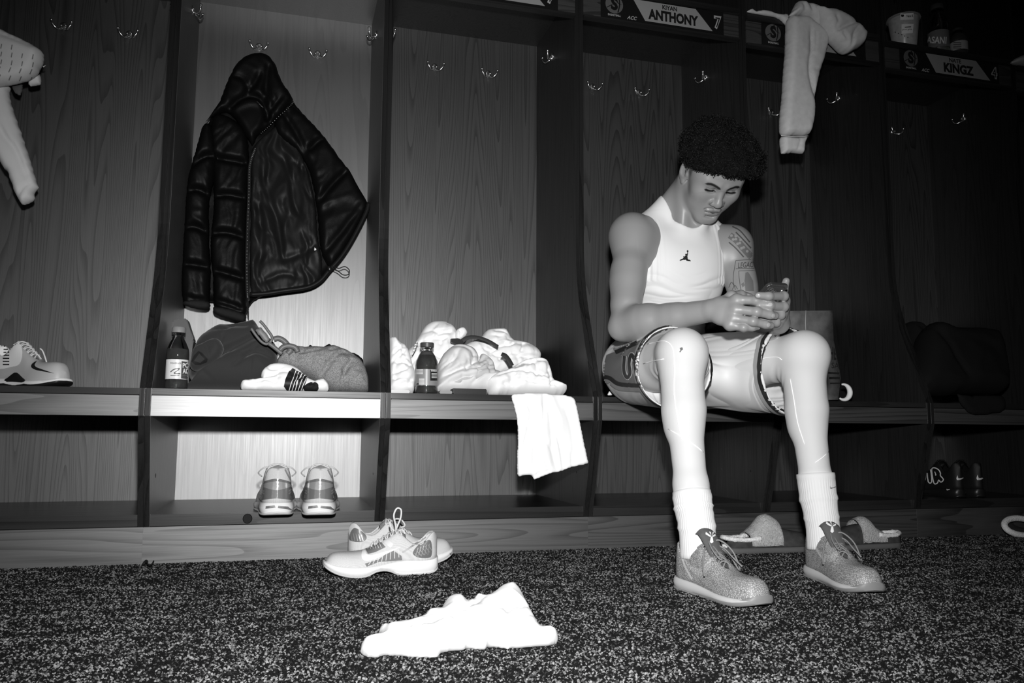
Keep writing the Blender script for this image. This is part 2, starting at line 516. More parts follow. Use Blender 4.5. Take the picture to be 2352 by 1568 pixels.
# ------------------------------------------------------------------ signed-distance modelling
class Field:
    def __init__(self, lo, hi, h):
        self.lo = np.array(lo, np.float32); self.h = h
        self.n = np.ceil((np.array(hi) - np.array(lo)) / h).astype(int) + 1
        self.a = np.full(self.n, 10.0, np.float32)
    def sub(self, lo, hi):
        i0 = np.maximum(np.floor((np.array(lo) - self.lo) / self.h).astype(int), 0)
        i1 = np.minimum(np.ceil((np.array(hi) - self.lo) / self.h).astype(int) + 1, self.n)
        if (i1 <= i0).any():
            return None
        ax = [self.lo[k] + self.h * np.arange(i0[k], i1[k], dtype=np.float32) for k in range(3)]
        X, Y, Z = ax[0][:, None, None], ax[1][None, :, None], ax[2][None, None, :]
        return tuple(slice(i0[k], i1[k]) for k in range(3)), X, Y, Z
    def put(self, sl, d, k, op):
        A = self.a[sl]
        if op == 'u':
            if k > 0:
                h = np.maximum(k - np.abs(A - d), 0) / k
                self.a[sl] = np.minimum(A, d) - h * h * k * 0.25
            else:
                self.a[sl] = np.minimum(A, d)
        elif op == 's':
            d = -d
            if k > 0:
                h = np.maximum(k - np.abs(A - d), 0) / k
                self.a[sl] = np.maximum(A, d) + h * h * k * 0.25
            else:
                self.a[sl] = np.maximum(A, d)
    def cap(self, p, q, ra, rb=None, k=0.0, op='u', sq=None):
        """round cone; sq=(axis vector, factor) flattens the section along that axis"""
        rb = ra if rb is None else rb
        p, q = np.array(p, np.float32), np.array(q, np.float32)
        f = 1.0 / min(1.0, sq[1]) if sq is not None and sq[1] > 1 else 1.0
        m = max(ra, rb) * (sq[1] if sq is not None and sq[1] > 1 else 1.0) + k + 3 * self.h
        s = self.sub(np.minimum(p, q) - m, np.maximum(p, q) + m)
        if s is None: return
        sl, X, Y, Z = s
        ab = q - p
        L2 = float(ab @ ab) + 1e-12
        dx, dy, dz = X - p[0], Y - p[1], Z - p[2]
        t = np.clip((dx * ab[0] + dy * ab[1] + dz * ab[2]) / L2, 0, 1)
        ex, ey, ez = dx - t * ab[0], dy - t * ab[1], dz - t * ab[2]
        if sq is not None:
            n = np.array(sq[0], np.float32); n /= np.linalg.norm(n)
            c = ex * n[0] + ey * n[1] + ez * n[2]
            g = (1.0 / sq[1] - 1.0) * c
            ex, ey, ez = ex + g * n[0], ey + g * n[1], ez + g * n[2]
        d = np.sqrt(ex * ex + ey * ey + ez * ez) - (ra + (rb - ra) * t)
        self.put(sl, d, k, op)
    def ell(self, c, r, M=None, k=0.0, op='u'):
        c = np.array(c, np.float32); r = np.array(r, np.float32)
        m = float(r.max()) + k + 3 * self.h
        s = self.sub(c - m, c + m)
        if s is None: return
        sl, X, Y, Z = s
        dx, dy, dz = X - c[0], Y - c[1], Z - c[2]
        if M is not None:
            M = np.array(M, np.float32)
            lx = dx * M[0, 0] + dy * M[1, 0] + dz * M[2, 0]
            ly = dx * M[0, 1] + dy * M[1, 1] + dz * M[2, 1]
            lz = dx * M[0, 2] + dy * M[1, 2] + dz * M[2, 2]
        else:
            lx, ly, lz = dx, dy, dz
        k0 = np.sqrt((lx / r[0]) ** 2 + (ly / r[1]) ** 2 + (lz / r[2]) ** 2)
        k1 = np.sqrt((lx / r[0] ** 2) ** 2 + (ly / r[1] ** 2) ** 2 + (lz / r[2] ** 2) ** 2)
        self.put(sl, k0 * (k0 - 1) / (k1 + 1e-9), k, op)
    def plane(self, p, n, lo=None, hi=None, k=0.0):
        """cut away the side that n points to, within the box lo-hi"""
        lo = self.lo if lo is None else lo
        hi = self.lo + self.h * self.n if hi is None else hi
        s = self.sub(lo, hi)
        if s is None: return
        sl, X, Y, Z = s
        n = np.array(n, np.float32); n /= np.linalg.norm(n)
        d = -((X - p[0]) * n[0] + (Y - p[1]) * n[1] + (Z - p[2]) * n[2])
        self.put(sl, d, k, 's')
    def data(self):
        g = openvdb.FloatGrid(10.0)
        g.copyFromArray(self.a)
        pts, tris, quads = g.convertToPolygons(0.0, 0.0)
        pts = pts * self.h + self.lo
        return pts, tris, quads
    def mesh(self, name, smooth_iter=0, flip=True):
        pts, tris, quads = self.data()
        me = bpy.data.meshes.new(name)
        fc = [tuple(q) for q in quads.tolist()] + [tuple(t) for t in tris.tolist()]
        me.from_pydata(pts.tolist(), [], fc)
        if flip: me.flip_normals()
        if smooth_iter:
            bm = bmesh.new(); bm.from_mesh(me)
            for _ in range(smooth_iter):
                bmesh.ops.smooth_vert(bm, verts=bm.verts, factor=0.5, use_axis_x=True, use_axis_y=True, use_axis_z=True)
            bm.to_mesh(me); bm.free()
        me.shade_smooth()
        me.update()
        return me
def coords(me):
    a = np.empty(len(me.vertices) * 3, np.float32)
    me.vertices.foreach_get('co', a)
    return a.reshape(-1, 3)
def normals(me):
    a = np.empty(len(me.vertices) * 3, np.float32)
    me.vertices.foreach_get('normal', a)
    return a.reshape(-1, 3)
def set_coords(me, a):
    me.vertices.foreach_set('co', np.ascontiguousarray(a, np.float32).ravel())
    me.update()
def tone(me, vals):
    """a per-vertex multiplier for the material's grey (skin marks, dye, knitted stripes)"""
    at_ = me.attributes.new('tone', 'FLOAT', 'POINT')
    at_.data.foreach_set('value', np.ascontiguousarray(vals, np.float32))
def use_tone(m):
    nt = m.node_tree
    b = nt.nodes['Principled BSDF']
    src = b.inputs['Base Color'].links[0].from_socket if b.inputs['Base Color'].links else None
    a = nt.nodes.new('ShaderNodeAttribute'); a.attribute_name = 'tone'
    mx = nt.nodes.new('ShaderNodeMixRGB'); mx.blend_type = 'MULTIPLY'; mx.inputs[0].default_value = 1
    if src is not None: nt.links.new(src, mx.inputs[1])
    else: mx.inputs[1].default_value = b.inputs['Base Color'].default_value
    nt.links.new(a.outputs['Fac'], mx.inputs[2])
    nt.links.new(mx.outputs[0], b.inputs['Base Color'])
    return m
def polydist(P, poly):
    """distance of points P (n,2) to an open polyline, and the parameter along it"""
    best = np.full(len(P), 1e9, np.float64); par = np.zeros(len(P))
    seg = [np.linalg.norm(np.subtract(b, a)) for a, b in zip(poly, poly[1:])]
    tot = sum(seg) + 1e-12; acc = 0.0
    for (a, b), s in zip(zip(poly, poly[1:]), seg):
        a = np.array(a, float); b = np.array(b, float); ab = b - a
        t = np.clip(((P - a) @ ab) / (ab @ ab + 1e-12), 0, 1)
        d = np.linalg.norm(P - a - t[:, None] * ab, axis=1)
        m = d < best
        best[m] = d[m]; par[m] = ((acc + t * s) / tot)[m]
        acc += s
    return best, par
def inside(P, poly):
    x, y = P[:, 0], P[:, 1]
    c = np.zeros(len(P), bool)
    n = len(poly)
    for i in range(n):
        x0, y0 = poly[i]; x1, y1 = poly[(i + 1) % n]
        if y0 == y1: continue
        cr = ((y0 > y) != (y1 > y)) & (x < (x1 - x0) * (y - y0) / (y1 - y0) + x0)
        c ^= cr
    return c
def smooth_min1(t):
    t = np.clip(t, 0, 1)
    return np.sqrt(np.clip(1 - (1 - t) ** 2, 0, 1))

# ------------------------------------------------------------------ soft things: an outline with depth, folds and creases
class Plane:
    def __init__(self, O, n):
        self.O = np.array(O, float); self.n = np.array(n, float) / np.linalg.norm(n)
        self.eu = np.cross(np.array([0, 0, 1.0]), self.n); self.eu /= np.linalg.norm(self.eu)
        self.ev = np.cross(self.n, self.eu)
    def px(self, x, y):
        d = ray(x, y)
        p = CAM + d * (((self.O - CAM) @ self.n) / (d @ self.n)) - self.O
        return np.array([p @ self.eu, p @ self.ev])
    def world(self, uv, h):
        return self.O + uv[:, :1] * self.eu + uv[:, 1:] * self.ev + h[:, None] * self.n
def vplane(Y, px=(1176, 784)):
    return Plane(at(px[0], px[1], Y), (0, -1, 0))
def fold_noise(P, freq, ang, warp, seed, ridged=True):
    ca, sa = math.cos(ang), math.sin(ang)
    out = np.empty(len(P))
    nz = noise.noise
    for i, (x, y) in enumerate(P):
        wx = warp * nz(Vector((x * 9 + seed, y * 9, seed)))
        wy = warp * nz(Vector((x * 9 - seed, y * 9, seed + 7)))
        u, v = (x + wx) * ca + (y + wy) * sa, -(x + wx) * sa + (y + wy) * ca
        q = nz(Vector((u * freq[0] + seed, v * freq[1], seed * 1.7)))
        out[i] = (1 - abs(q) * 2.2) if ridged else q
    return out
def puff(name, outline, plane, m, parent=None, T=(0.03, 0.02), R=0.03, creases=(), folds=(), res=0.008, curve=True, zmin=None, seed=1.0, bow=None, prof=0.5, tonef=None, auto=None):
    """a soft closed body: outline in photo pixels on a real plane, thickness T front/back, edge radius R,
    creases [(points, width, depth)], folds [(amp, freq(u,v), angle, warp)]"""
    pl = plane if isinstance(plane, Plane) else vplane(plane, outline[0])
    poly = [pl.px(*p) for p in outline]
    if curve:
        poly = spline(poly, 4, closed=True)
    # resample the border
    per = [poly[0]]
    for p in list(poly[1:]) + [poly[0]]:
        d = np.linalg.norm(p - per[-1])
        if d < res * 0.6: continue
        k = max(1, int(d / res + 0.5))
        a = per[-1]
        for j in range(1, k + 1):
            per.append(a + (p - a) * j / k)
    if np.linalg.norm(per[-1] - per[0]) < res * 0.6: per.pop()
    B = np.array(per)
    lo, hi = B.min(0), B.max(0)
    gx, gy = np.meshgrid(np.arange(lo[0], hi[0], res), np.arange(lo[1], hi[1], res * 0.87))
    gx[1::2] += res / 2
    Gp = np.stack([gx.ravel(), gy.ravel()], 1)
    Gp = Gp[inside(Gp, B)]
    d, _ = polydist(Gp, list(B) + [B[0]])
    Gp, d = Gp[d > res * 0.55], d[d > res * 0.55]
    nb = len(B)
    allp = np.vstack([B, Gp])
    dist = np.concatenate([np.zeros(nb), d])
    vs, es, fs, ov, oe, of = delaunay_2d_cdt([Vector(p) for p in allp], [(i, (i + 1) % nb) for i in range(nb)], [], 1, 1e-7)
    src = [o[0] if o else -1 for o in ov]
    uv = np.array([(v.x, v.y) for v in vs])
    dist = np.array([dist[s] if s >= 0 else 0.0 for s in src])
    border = np.array([(s < nb) for s in src])
    pf = smooth_min1(dist / R) ** (prof * 2)
    front = T[0] * pf
    back = -T[1] * pf
    edge = np.clip(dist / (R * 0.8), 0, 1)
    if bow is not None:
        bw = bow(uv)
        front = front + bw; back = back + bw
    for k, (amp, freq, ang, warp) in enumerate(folds):
        front = front + edge * amp * fold_noise(uv, freq, ang, warp, seed + 3.1 * k)
    cl = [([pl.px(*p) for p in pts], w, dep) for pts, w, dep in creases]
    if auto:                                    # (count, length, depth, direction): small lapped folds
        rg = random.Random(int(seed * 97))
        span = hi - lo
        for _ in range(auto[0]):
            for _t in range(30):
                q = lo + span * np.array([rg.random(), rg.random()])
                if inside(q[None], B)[0]: break
            an = auto[3] + rg.gauss(0, 0.5); ln = auto[1] * rg.uniform(0.5, 1.3); cv = rg.gauss(0, 0.35)
            dv = np.array([math.cos(an), math.sin(an)]); nv = np.array([-dv[1], dv[0]])
            wd = (0.0022, 0.010) if rg.random() < 0.5 else (0.010, 0.0022)
            cl.append(([q - dv * ln / 2, q + nv * cv * ln * 0.4, q + dv * ln / 2], wd, auto[2] * rg.uniform(0.6, 1.2)))
    for c, w, dep in cl:
        c = spline(c, 4)
        D, t = polydist(uv, c)
        tap = np.clip(np.minimum(t, 1 - t) * 6 + 0.25, 0, 1)
        if isinstance(w, tuple):     # (steep side width, soft side width): a lapped fold
            c2 = np.array(c); 
            i = np.argmin(((uv[:, None, :] - c2[None, ::3]) ** 2).sum(2), 1) * 3
            i = np.clip(i, 0, len(c2) - 2)
            tg = c2[i + 1] - c2[i]
            side = tg[:, 0] * (uv[:, 1] - c2[i][:, 1]) - tg[:, 1] * (uv[:, 0] - c2[i][:, 0])
            ww = np.where(side > 0, w[0], w[1])
        else:
            ww = w
        front = front - dep * tap * np.exp(-(D / ww) ** 2) * np.clip(edge + 0.15, 0, 1)
    front = np.where(border, (front + back) / 2 if bow is not None else 0.0, np.maximum(front, back + 0.002))
    back = np.where(border, front, back)
    n = len(uv)
    Wf, Wb = pl.world(uv, front), pl.world(uv, back)
    inner = np.where(~border)[0]
    remap = np.arange(n); remap[inner] = n + np.arange(len(inner))
    V = np.vstack([Wf, Wb[inner]])
    if zmin is not None:
        V[:, 2] = np.maximum(V[:, 2], zmin)
    F_ = []
    for f in fs:
        f = tuple(f)
        F_.append(f)
        F_.append(tuple(remap[i] for i in f[::-1]))
    # even out the rim so that the silhouette runs smoothly
    E_ = set()
    for f in F_:
        for i in range(len(f)):
            a_, b_ = f[i], f[(i + 1) % len(f)]
            E_.add((a_, b_) if a_ < b_ else (b_, a_))
    E_ = np.array(list(E_))
    dd_ = np.concatenate([dist, dist[inner]])
    for it in range(3):
        acc = np.zeros_like(V); cnt = np.zeros(len(V))
        np.add.at(acc, E_[:, 0], V[E_[:, 1]]); np.add.at(acc, E_[:, 1], V[E_[:, 0]])
        np.add.at(cnt, E_[:, 0], 1); np.add.at(cnt, E_[:, 1], 1)
        w_ = np.where(dd_ < 2.2 * res, 0.55, 0.30 if it == 0 else 0.0)[:, None]
        V = V * (1 - w_) + w_ * acc / np.maximum(cnt, 1)[:, None]
    me = mesh(name, V, F_)
    if tonef is not None:
        t = tonef(uv, pl)
        tone(me, np.concatenate([t, t[inner]]))
    return link(name, me, m, parent)

# ------------------------------------------------------------------ print, embroidery and overlays laid on a surface
def bvh_of(*obs):
    V, F_ = [], []
    for o in obs:
        W = parent_world(o)
        b = len(V)
        V += [W @ v.co for v in o.data.vertices]
        F_ += [tuple(i + b for i in p.vertices) for p in o.data.polygons]
    return BVHTree.FromPolygons(V, F_)
FONT_CACHE = {}
def text_polys(s, size=1.0, shear=0.0, bold=0.0, extend=1.0):
    """flat triangulated lettering in its own plane: (verts2d, faces, width)"""
    cu = bpy.data.curves.new('lettering_source', 'FONT')
    cu.body = s; cu.size = size; cu.shear = shear; cu.offset = bold; cu.resolution_u = 3
    cu.align_x = 'CENTER'; cu.align_y = 'CENTER'
    o = bpy.data.objects.new('lettering_source', cu)
    COL.objects.link(o)
    dg = bpy.context.evaluated_depsgraph_get()
    dg.update()
    me = bpy.data.meshes.new_from_object(o.evaluated_get(dg))
    v = [(p.co.x * extend, p.co.y) for p in me.vertices]
    f = [tuple(p.vertices) for p in me.polygons]
    bpy.data.objects.remove(o); bpy.data.meshes.remove(me); bpy.data.curves.remove(cu)
    return v, f
def poly2d(pts):
    """fill one outline (may be concave)"""
    vs, es, fs, *_ = delaunay_2d_cdt([Vector(p) for p in pts], [(i, (i + 1) % len(pts)) for i in range(len(pts))], [], 1, 1e-9)
    return [(v.x, v.y) for v in vs], [tuple(f) for f in fs]
def ribbon2d(pts, w, n=5, closed=False):
    P = spline(pts, n, closed) if n > 1 else [np.array(p, float) for p in pts]
    v, f = [], []
    m = len(P)
    for i, p in enumerate(P):
        a = P[i - 1] if (i or closed) else p
        b = P[(i + 1) % m] if (i < m - 1 or closed) else p
        t = b - a; t = t / (np.linalg.norm(t) + 1e-12)
        nn = np.array([-t[1], t[0]]) * (w[i * (len(w) - 1) // max(1, m - 1)] if hasattr(w, '__len__') else w) / 2
        v += [tuple(p + nn), tuple(p - nn)]
    for i in range(m if closed else m - 1):
        j = (i + 1) % m
        f.append((2 * i, 2 * i + 1, 2 * j + 1, 2 * j))
    return v, f
def decal(name, polys, O, eu, ev, bvh, m, parent=None, off=0.0006, cut=0.006, thick=0.0, reach=0.4, scale=1.0):
    """lay flat polygons (verts2d, faces) placed at O with axes eu, ev onto the surface behind them (rays along -(eu x ev))"""
    V2, F2 = merge([([(x, y, 0) for x, y in v], f) for v, f in polys])
    bm = bmesh.new()
    vv = [bm.verts.new((p[0] * scale, p[1] * scale, 0)) for p in V2]
    for f in F2:
        try: bm.faces.new([vv[i] for i in f])
        except ValueError: pass
    bmesh.ops.remove_doubles(bm, verts=bm.verts, dist=1e-6)
    bmesh.ops.triangulate(bm, faces=bm.faces)
    for _ in range(6):
        es = [e for e in bm.edges if e.calc_length() > cut]
        if not es: break
        bmesh.ops.subdivide_edges(bm, edges=es, cuts=1)
        bmesh.ops.triangulate(bm, faces=bm.faces)
    eu = np.array(eu, float); eu /= np.linalg.norm(eu)
    ev = np.array(ev, float); ev = ev - eu * (ev @ eu); ev /= np.linalg.norm(ev)
    n = np.cross(eu, ev)
    dead = []
    for v in bm.verts:
        p = np.array(O) + eu * v.co.x + ev * v.co.y + n * reach * 0.5
        hit, nor, idx, dist = bvh.ray_cast(V3(p), V3(-n), reach)
        if hit is None:
            dead.append(v); continue
        if nor.dot(V3(n)) < 0: nor = -nor
        v.co = hit + nor * off
    bmesh.ops.delete(bm, geom=dead, context='VERTS')
    if thick > 0 and len(bm.faces):
        bmesh.ops.recalc_face_normals(bm, faces=bm.faces)
        r = bmesh.ops.extrude_face_region(bm, geom=list(bm.faces))
        for g in r['geom']:
            if isinstance(g, bmesh.types.BMVert):
                g.co += V3(n) * thick
        bmesh.ops.recalc_face_normals(bm, faces=bm.faces)
    me = bpy.data.meshes.new(name)
    for f in bm.faces:
        if thick == 0 and f.normal.dot(V3(n)) < 0: f.normal_flip()
    bm.to_mesh(me); bm.free()
    if not len(me.polygons):
        return None
    me.shade_smooth()
    return link(name, me, m, parent)
def swoosh(w=1.0):
    """a tick mark: thick short hook at the left, long tapering tail to the upper right"""
    pts = [(0.09, 0.36), (0.02, 0.22), (0.0, 0.10), (0.05, 0.015), (0.16, 0.0), (0.32, 0.04), (1.0, 0.36), (0.36, 0.165), (0.22, 0.135), (0.125, 0.16), (0.10, 0.24)]
    P = spline([np.array(p) for p in pts[:6]], 4) + spline([np.array(p) for p in pts[6:]], 4)
    return poly2d([(p[0] * w, p[1] * w) for p in P])
def mono(m):
    return m

WHITE = mat('white_cotton', 0.90, 0.85, 0.2, bump=(900, 0.15, 0.0006), sheen=0.1)
WHITE_S = mat('white_jersey', 0.86, 0.75, 0.25, bump=(700, 0.10, 0.0005))
GREYL = mat('light_grey_cotton', 0.50, 0.85, 0.2, bump=(900, 0.12, 0.0006))
GREYM = mat('mid_grey_cotton', 0.22, 0.85, 0.2, bump=(800, 0.15, 0.0006))
HEATHER = mat('heather_grey_jersey', 0.22, 0.9, 0.15, bump=(700, 0.2, 0.0006), var=(420, 0.45, 1.6))
NAVY = mat('dark_fleece', 0.032, 0.9, 0.15, bump=(800, 0.2, 0.0008), sheen=0.15)
BLACK = mat('black_fabric', 0.012, 0.8, 0.25, bump=(700, 0.2, 0.0006))
BLACKG = mat('black_gloss', 0.01, 0.3, 0.5)
INK = mat('black_print', 0.012, 0.55, 0.35)
GREYP = mat('grey_print', 0.20, 0.6, 0.3)
WHITEP = mat('white_print', 0.75, 0.5, 0.35)
# ------------------------------------------------------------------ the seated player
person = empty('person', (0.90, -0.30, 0.0),
               'seated young man with curly black hair and white sleeveless top, looking down at a phone', 'person')
SKIN = mat('skin', 0.24, 0.41, 0.5, bump=(420, 0.12, 0.0004))
use_tone(SKIN)
def nrm(v):
    v = np.array(v, float); return v / np.linalg.norm(v)
HD_O = np.array([0.966, -0.275, 1.185]); HD_S = 1.045
HD_M = np.array([[0.999, -0.048, -0.015], [-0.041, -0.602, -0.797], [-0.03, -0.797, 0.604]])
def hd(x, y, z):
    return HD_O + HD_M @ (np.array([x, y, z]) * HD_S)
# joints
HIPR, HIPL = np.array([0.815, -0.03, 0.595]), np.array([0.995, -0.03, 0.595])
KNR, KNL = np.array([0.738, -0.50, 0.598]), np.array([1.120, -0.50, 0.606])
ANR, ANL = np.array([0.700, -0.625, 0.135]), np.array([1.112, -0.560, 0.135])
PEL, BEL, CHE, NEC = np.array([0.905, 0.0, 0.61]), np.array([0.925, -0.035, 0.76]), np.array([0.925, -0.095, 0.925]), np.array([0.930, -0.115, 1.065])
SHR, SHL = np.array([0.744, -0.165, 1.003]), np.array([1.106, -0.172, 0.994])
ELR, ELL_ = np.array([0.672, -0.265, 0.703]), np.array([1.108, -0.250, 0.715])
WRR, WRL = np.array([0.828, -0.500, 0.722]), np.array([1.035, -0.512, 0.694])

FEET = (((0.684, -0.578), (0.732, -0.874)), ((1.116, -0.508), (1.074, -0.805)))     # heel and toe of each shoe on the carpet
def torso(F_, g=0.0):
    """pelvis, belly, chest; g inflates it into clothing"""
    F_.ell(PEL, (0.165 + g, 0.115 + g, 0.10 + g))
    F_.ell(BEL + [0, 0, -0.04], (0.128 + g, 0.095 + g, 0.13 + g), k=0.06)
    F_.ell(CHE + [0, 0.0, 0.0], (0.150 + g, 0.108 + g, 0.150 + g), k=0.07)
    F_.ell(CHE + [-0.062, -0.060, 0.03], (0.075 + g, 0.052 + g, 0.062 + g), k=0.05)
    F_.ell(CHE + [0.062, -0.060, 0.03], (0.075 + g, 0.052 + g, 0.062 + g), k=0.05)
    for s in (SHR, SHL):
        F_.cap(NEC + [0, 0.02, -0.035], s + [0, 0.02, 0.012], 0.052 + g, 0.050 + g, k=0.05)
def neck(F_, g=0.0):
    F_.cap(NEC + [0, 0.0, -0.03], hd(0, -0.042, -0.045), 0.062 + g, 0.056 + g, k=0.03)
    for s in (SHR, SHL):
        F_.cap(hd(0, -0.075, -0.03), NEC * 0.45 + s * 0.55 + [0, 0.035, 0.022], 0.036 + g, 0.034 + g, k=0.05)
    for sg in (-1, 1):       # sternomastoids
        F_.cap(hd(sg * 0.062, -0.03, -0.035), NEC + [sg * 0.022, -0.080, -0.040], 0.014 + g, 0.010 + g, k=0.045)
def head(F_):
    E = lambda c, r, k=0.02, op='u', M=None: F_.ell(hd(*c), np.array(r) * HD_S, HD_M if M is None else HD_M @ M, k=k * HD_S, op=op)
    E((0, -0.010, 0.045), (0.077, 0.097, 0.088), 0.0)
    E((0, 0.030, 0.030), (0.070, 0.062, 0.075), 0.03)
    E((0, 0.040, -0.030), (0.058, 0.048, 0.062), 0.035)
    for q in (-1, 1):
        E((q * 0.050, 0.040, 0.028), (0.023, 0.034, 0.034), 0.03)                   # temple
        E((q * 0.040, 0.052, -0.036), (0.024, 0.028, 0.034), 0.03)                  # cheek
    F_.cap(hd(-0.054, 0.004, -0.040), hd(-0.016, 0.074, -0.090), 0.013, 0.015, k=0.03)
    F_.cap(hd(0.054, 0.004, -0.040), hd(0.016, 0.074, -0.090), 0.013, 0.015, k=0.03)
    E((0, 0.071, -0.090), (0.026, 0.020, 0.018), 0.025)
    E((0, 0.068, -0.054), (0.034, 0.029, 0.032), 0.02)
    for s in (-1, 1):
        E((s * 0.045, 0.066, -0.010), (0.024, 0.021, 0.018), 0.025)                # cheekbone
        E((s * 0.030, 0.096, 0.0155), (0.0155, 0.0125, 0.0105), 0.012, 's')          # socket
        E((s * 0.0315, 0.0750, 0.0150), (0.0160, 0.0140, 0.0125), 0.004)               # lids over the eyeball
        F_.cap(hd(s * 0.012, 0.0905, 0.031), hd(s * 0.047, 0.076, 0.034), 0.0085, 0.0075, k=0.014)   # brow ridge
    F_.cap(hd(0, 0.088, 0.022), hd(0, 0.104, -0.016), 0.0085, 0.0105, k=0.013)       # nose bridge
    E((0, 0.1065, -0.0235), (0.0128, 0.0115, 0.0105), 0.010)
    for s in (-1, 1):
        E((s * 0.0155, 0.0965, -0.0255), (0.0080, 0.0108, 0.0080), 0.008)
        E((s * 0.0075, 0.1015, -0.0335), (0.0038, 0.0055, 0.0035), 0.003, 's')
    E((0, 0.0935, -0.0525), (0.0235, 0.0105, 0.0066), 0.006)                       # upper lip
    E((0, 0.0915, -0.0655), (0.0205, 0.0110, 0.0080), 0.006)                       # lower lip
    F_.cap(hd(-0.021, 0.0935, -0.0592), hd(0.0, 0.1025, -0.0588), 0.0011, 0.0014, k=0.003, op='s')
    F_.cap(hd(0.021, 0.0935, -0.0592), hd(0.0, 0.1025, -0.0588), 0.0011, 0.0014, k=0.003, op='s')
    E((0, 0.0925, -0.0775), (0.012, 0.004, 0.004), 0.012, 's')
    F_.cap(hd(0, 0.102, -0.0365), hd(0, 0.1015, -0.045), 0.0022, 0.0028, k=0.004, op='s')
    for s in (-1, 1):                                                              # ears
        Er = np.array([[math.cos(s * 0.45), -math.sin(s * 0.45), 0], [math.sin(s * 0.45), math.cos(s * 0.45), 0], [0, 0, 1]])
        E((s * 0.080, -0.012, 0.004), (0.0090, 0.0215, 0.037), 0.006, 'u', Er)
        E((s * 0.088, -0.010, 0.010), (0.0065, 0.0130, 0.022), 0.004, 's', Er)
        E((s * 0.087, -0.002, -0.004), (0.006, 0.006, 0.009), 0.003, 's', Er)
        E((s * 0.076, 0.002, 0.0), (0.006, 0.006, 0.008), 0.004)
        E((s * 0.078, -0.008, -0.029), (0.006, 0.010, 0.010), 0.005)
def arm(F_, sh, el, wr, side, g=1.0):
    up = nrm(el - sh)
    F_.ell(sh + [side * -0.010, 0, -0.014], np.array((0.045, 0.058, 0.070)) * g, k=0.07)                       # deltoid
    F_.cap(sh, sh * 0.50 + el * 0.50, 0.055 * g, 0.049 * g, k=0.05)
    F_.cap(sh * 0.62 + el * 0.38 + [0, -0.012, 0], sh * 0.25 + el * 0.75 + [0, -0.008, 0], 0.044 * g, 0.040 * g, k=0.03)   # biceps
    F_.cap(sh * 0.55 + el * 0.45 + [0, 0.014, 0], el, 0.043 * g, 0.040 * g, k=0.03)
    fo = wr - el
    F_.cap(el, el + fo * 0.30, 0.040 * g, 0.046 * g, k=0.025)
    F_.cap(el + fo * 0.22 + [0, 0, 0.004], el + fo * 0.62, 0.046 * g, 0.035 * g, k=0.03)
    F_.cap(el + fo * 0.55, wr, 0.036, 0.0285, k=0.02, sq=((0, 0, 1), 1.08))
    F_.ell(el + nrm(el - wr) * 0.012 + up * 0.010, (0.030, 0.030, 0.030), k=0.02)
# right hand: a near-flat back towards the camera, four fingers reaching to the right over the other hand
RH = dict(
    idx=[at(1692, 688, -0.565), at(1737, 690, -0.600), at(1762, 698, -0.606), at(1775, 699, -0.603)],
    mid=[at(1690, 710, -0.570), at(1738, 716, -0.606), at(1768, 723, -0.610), at(1781, 725, -0.606)],
    rng=[at(1685, 731, -0.565), at(1730, 738, -0.600), at(1758, 745, -0.603), at(1771, 747, -0.599)],
    pky=[at(1676, 747, -0.556), at(1708, 752, -0.582), at(1728, 752, -0.586), at(1740, 751, -0.583)],
    thb=[at(1650, 697, -0.52), at(1680, 679, -0.525), at(1702, 676, -0.515), at(1722, 681, -0.505)])
LH = dict(   # left hand: comes from the right and below, curls leftwards round the phone
    idx=[at(1801, 690, -0.560), at(1800, 680, -0.602), at(1766, 680, -0.622), at(1742, 678, -0.618)],
    mid=[at(1799, 708, -0.560), at(1800, 704, -0.598), at(1768, 702, -0.612), at(1746, 701, -0.604)],
    rng=[at(1793, 726, -0.556), at(1793, 722, -0.590), at(1766, 722, -0.598), at(1745, 720, -0.588)],
    pky=[at(1784, 742, -0.548), at(1783, 740, -0.578), at(1762, 738, -0.584), at(1745, 735, -0.574)],
    thb=[at(1788, 722, -0.53), at(1797, 690, -0.505), at(1800, 665, -0.515), at(1806, 645, -0.528)])
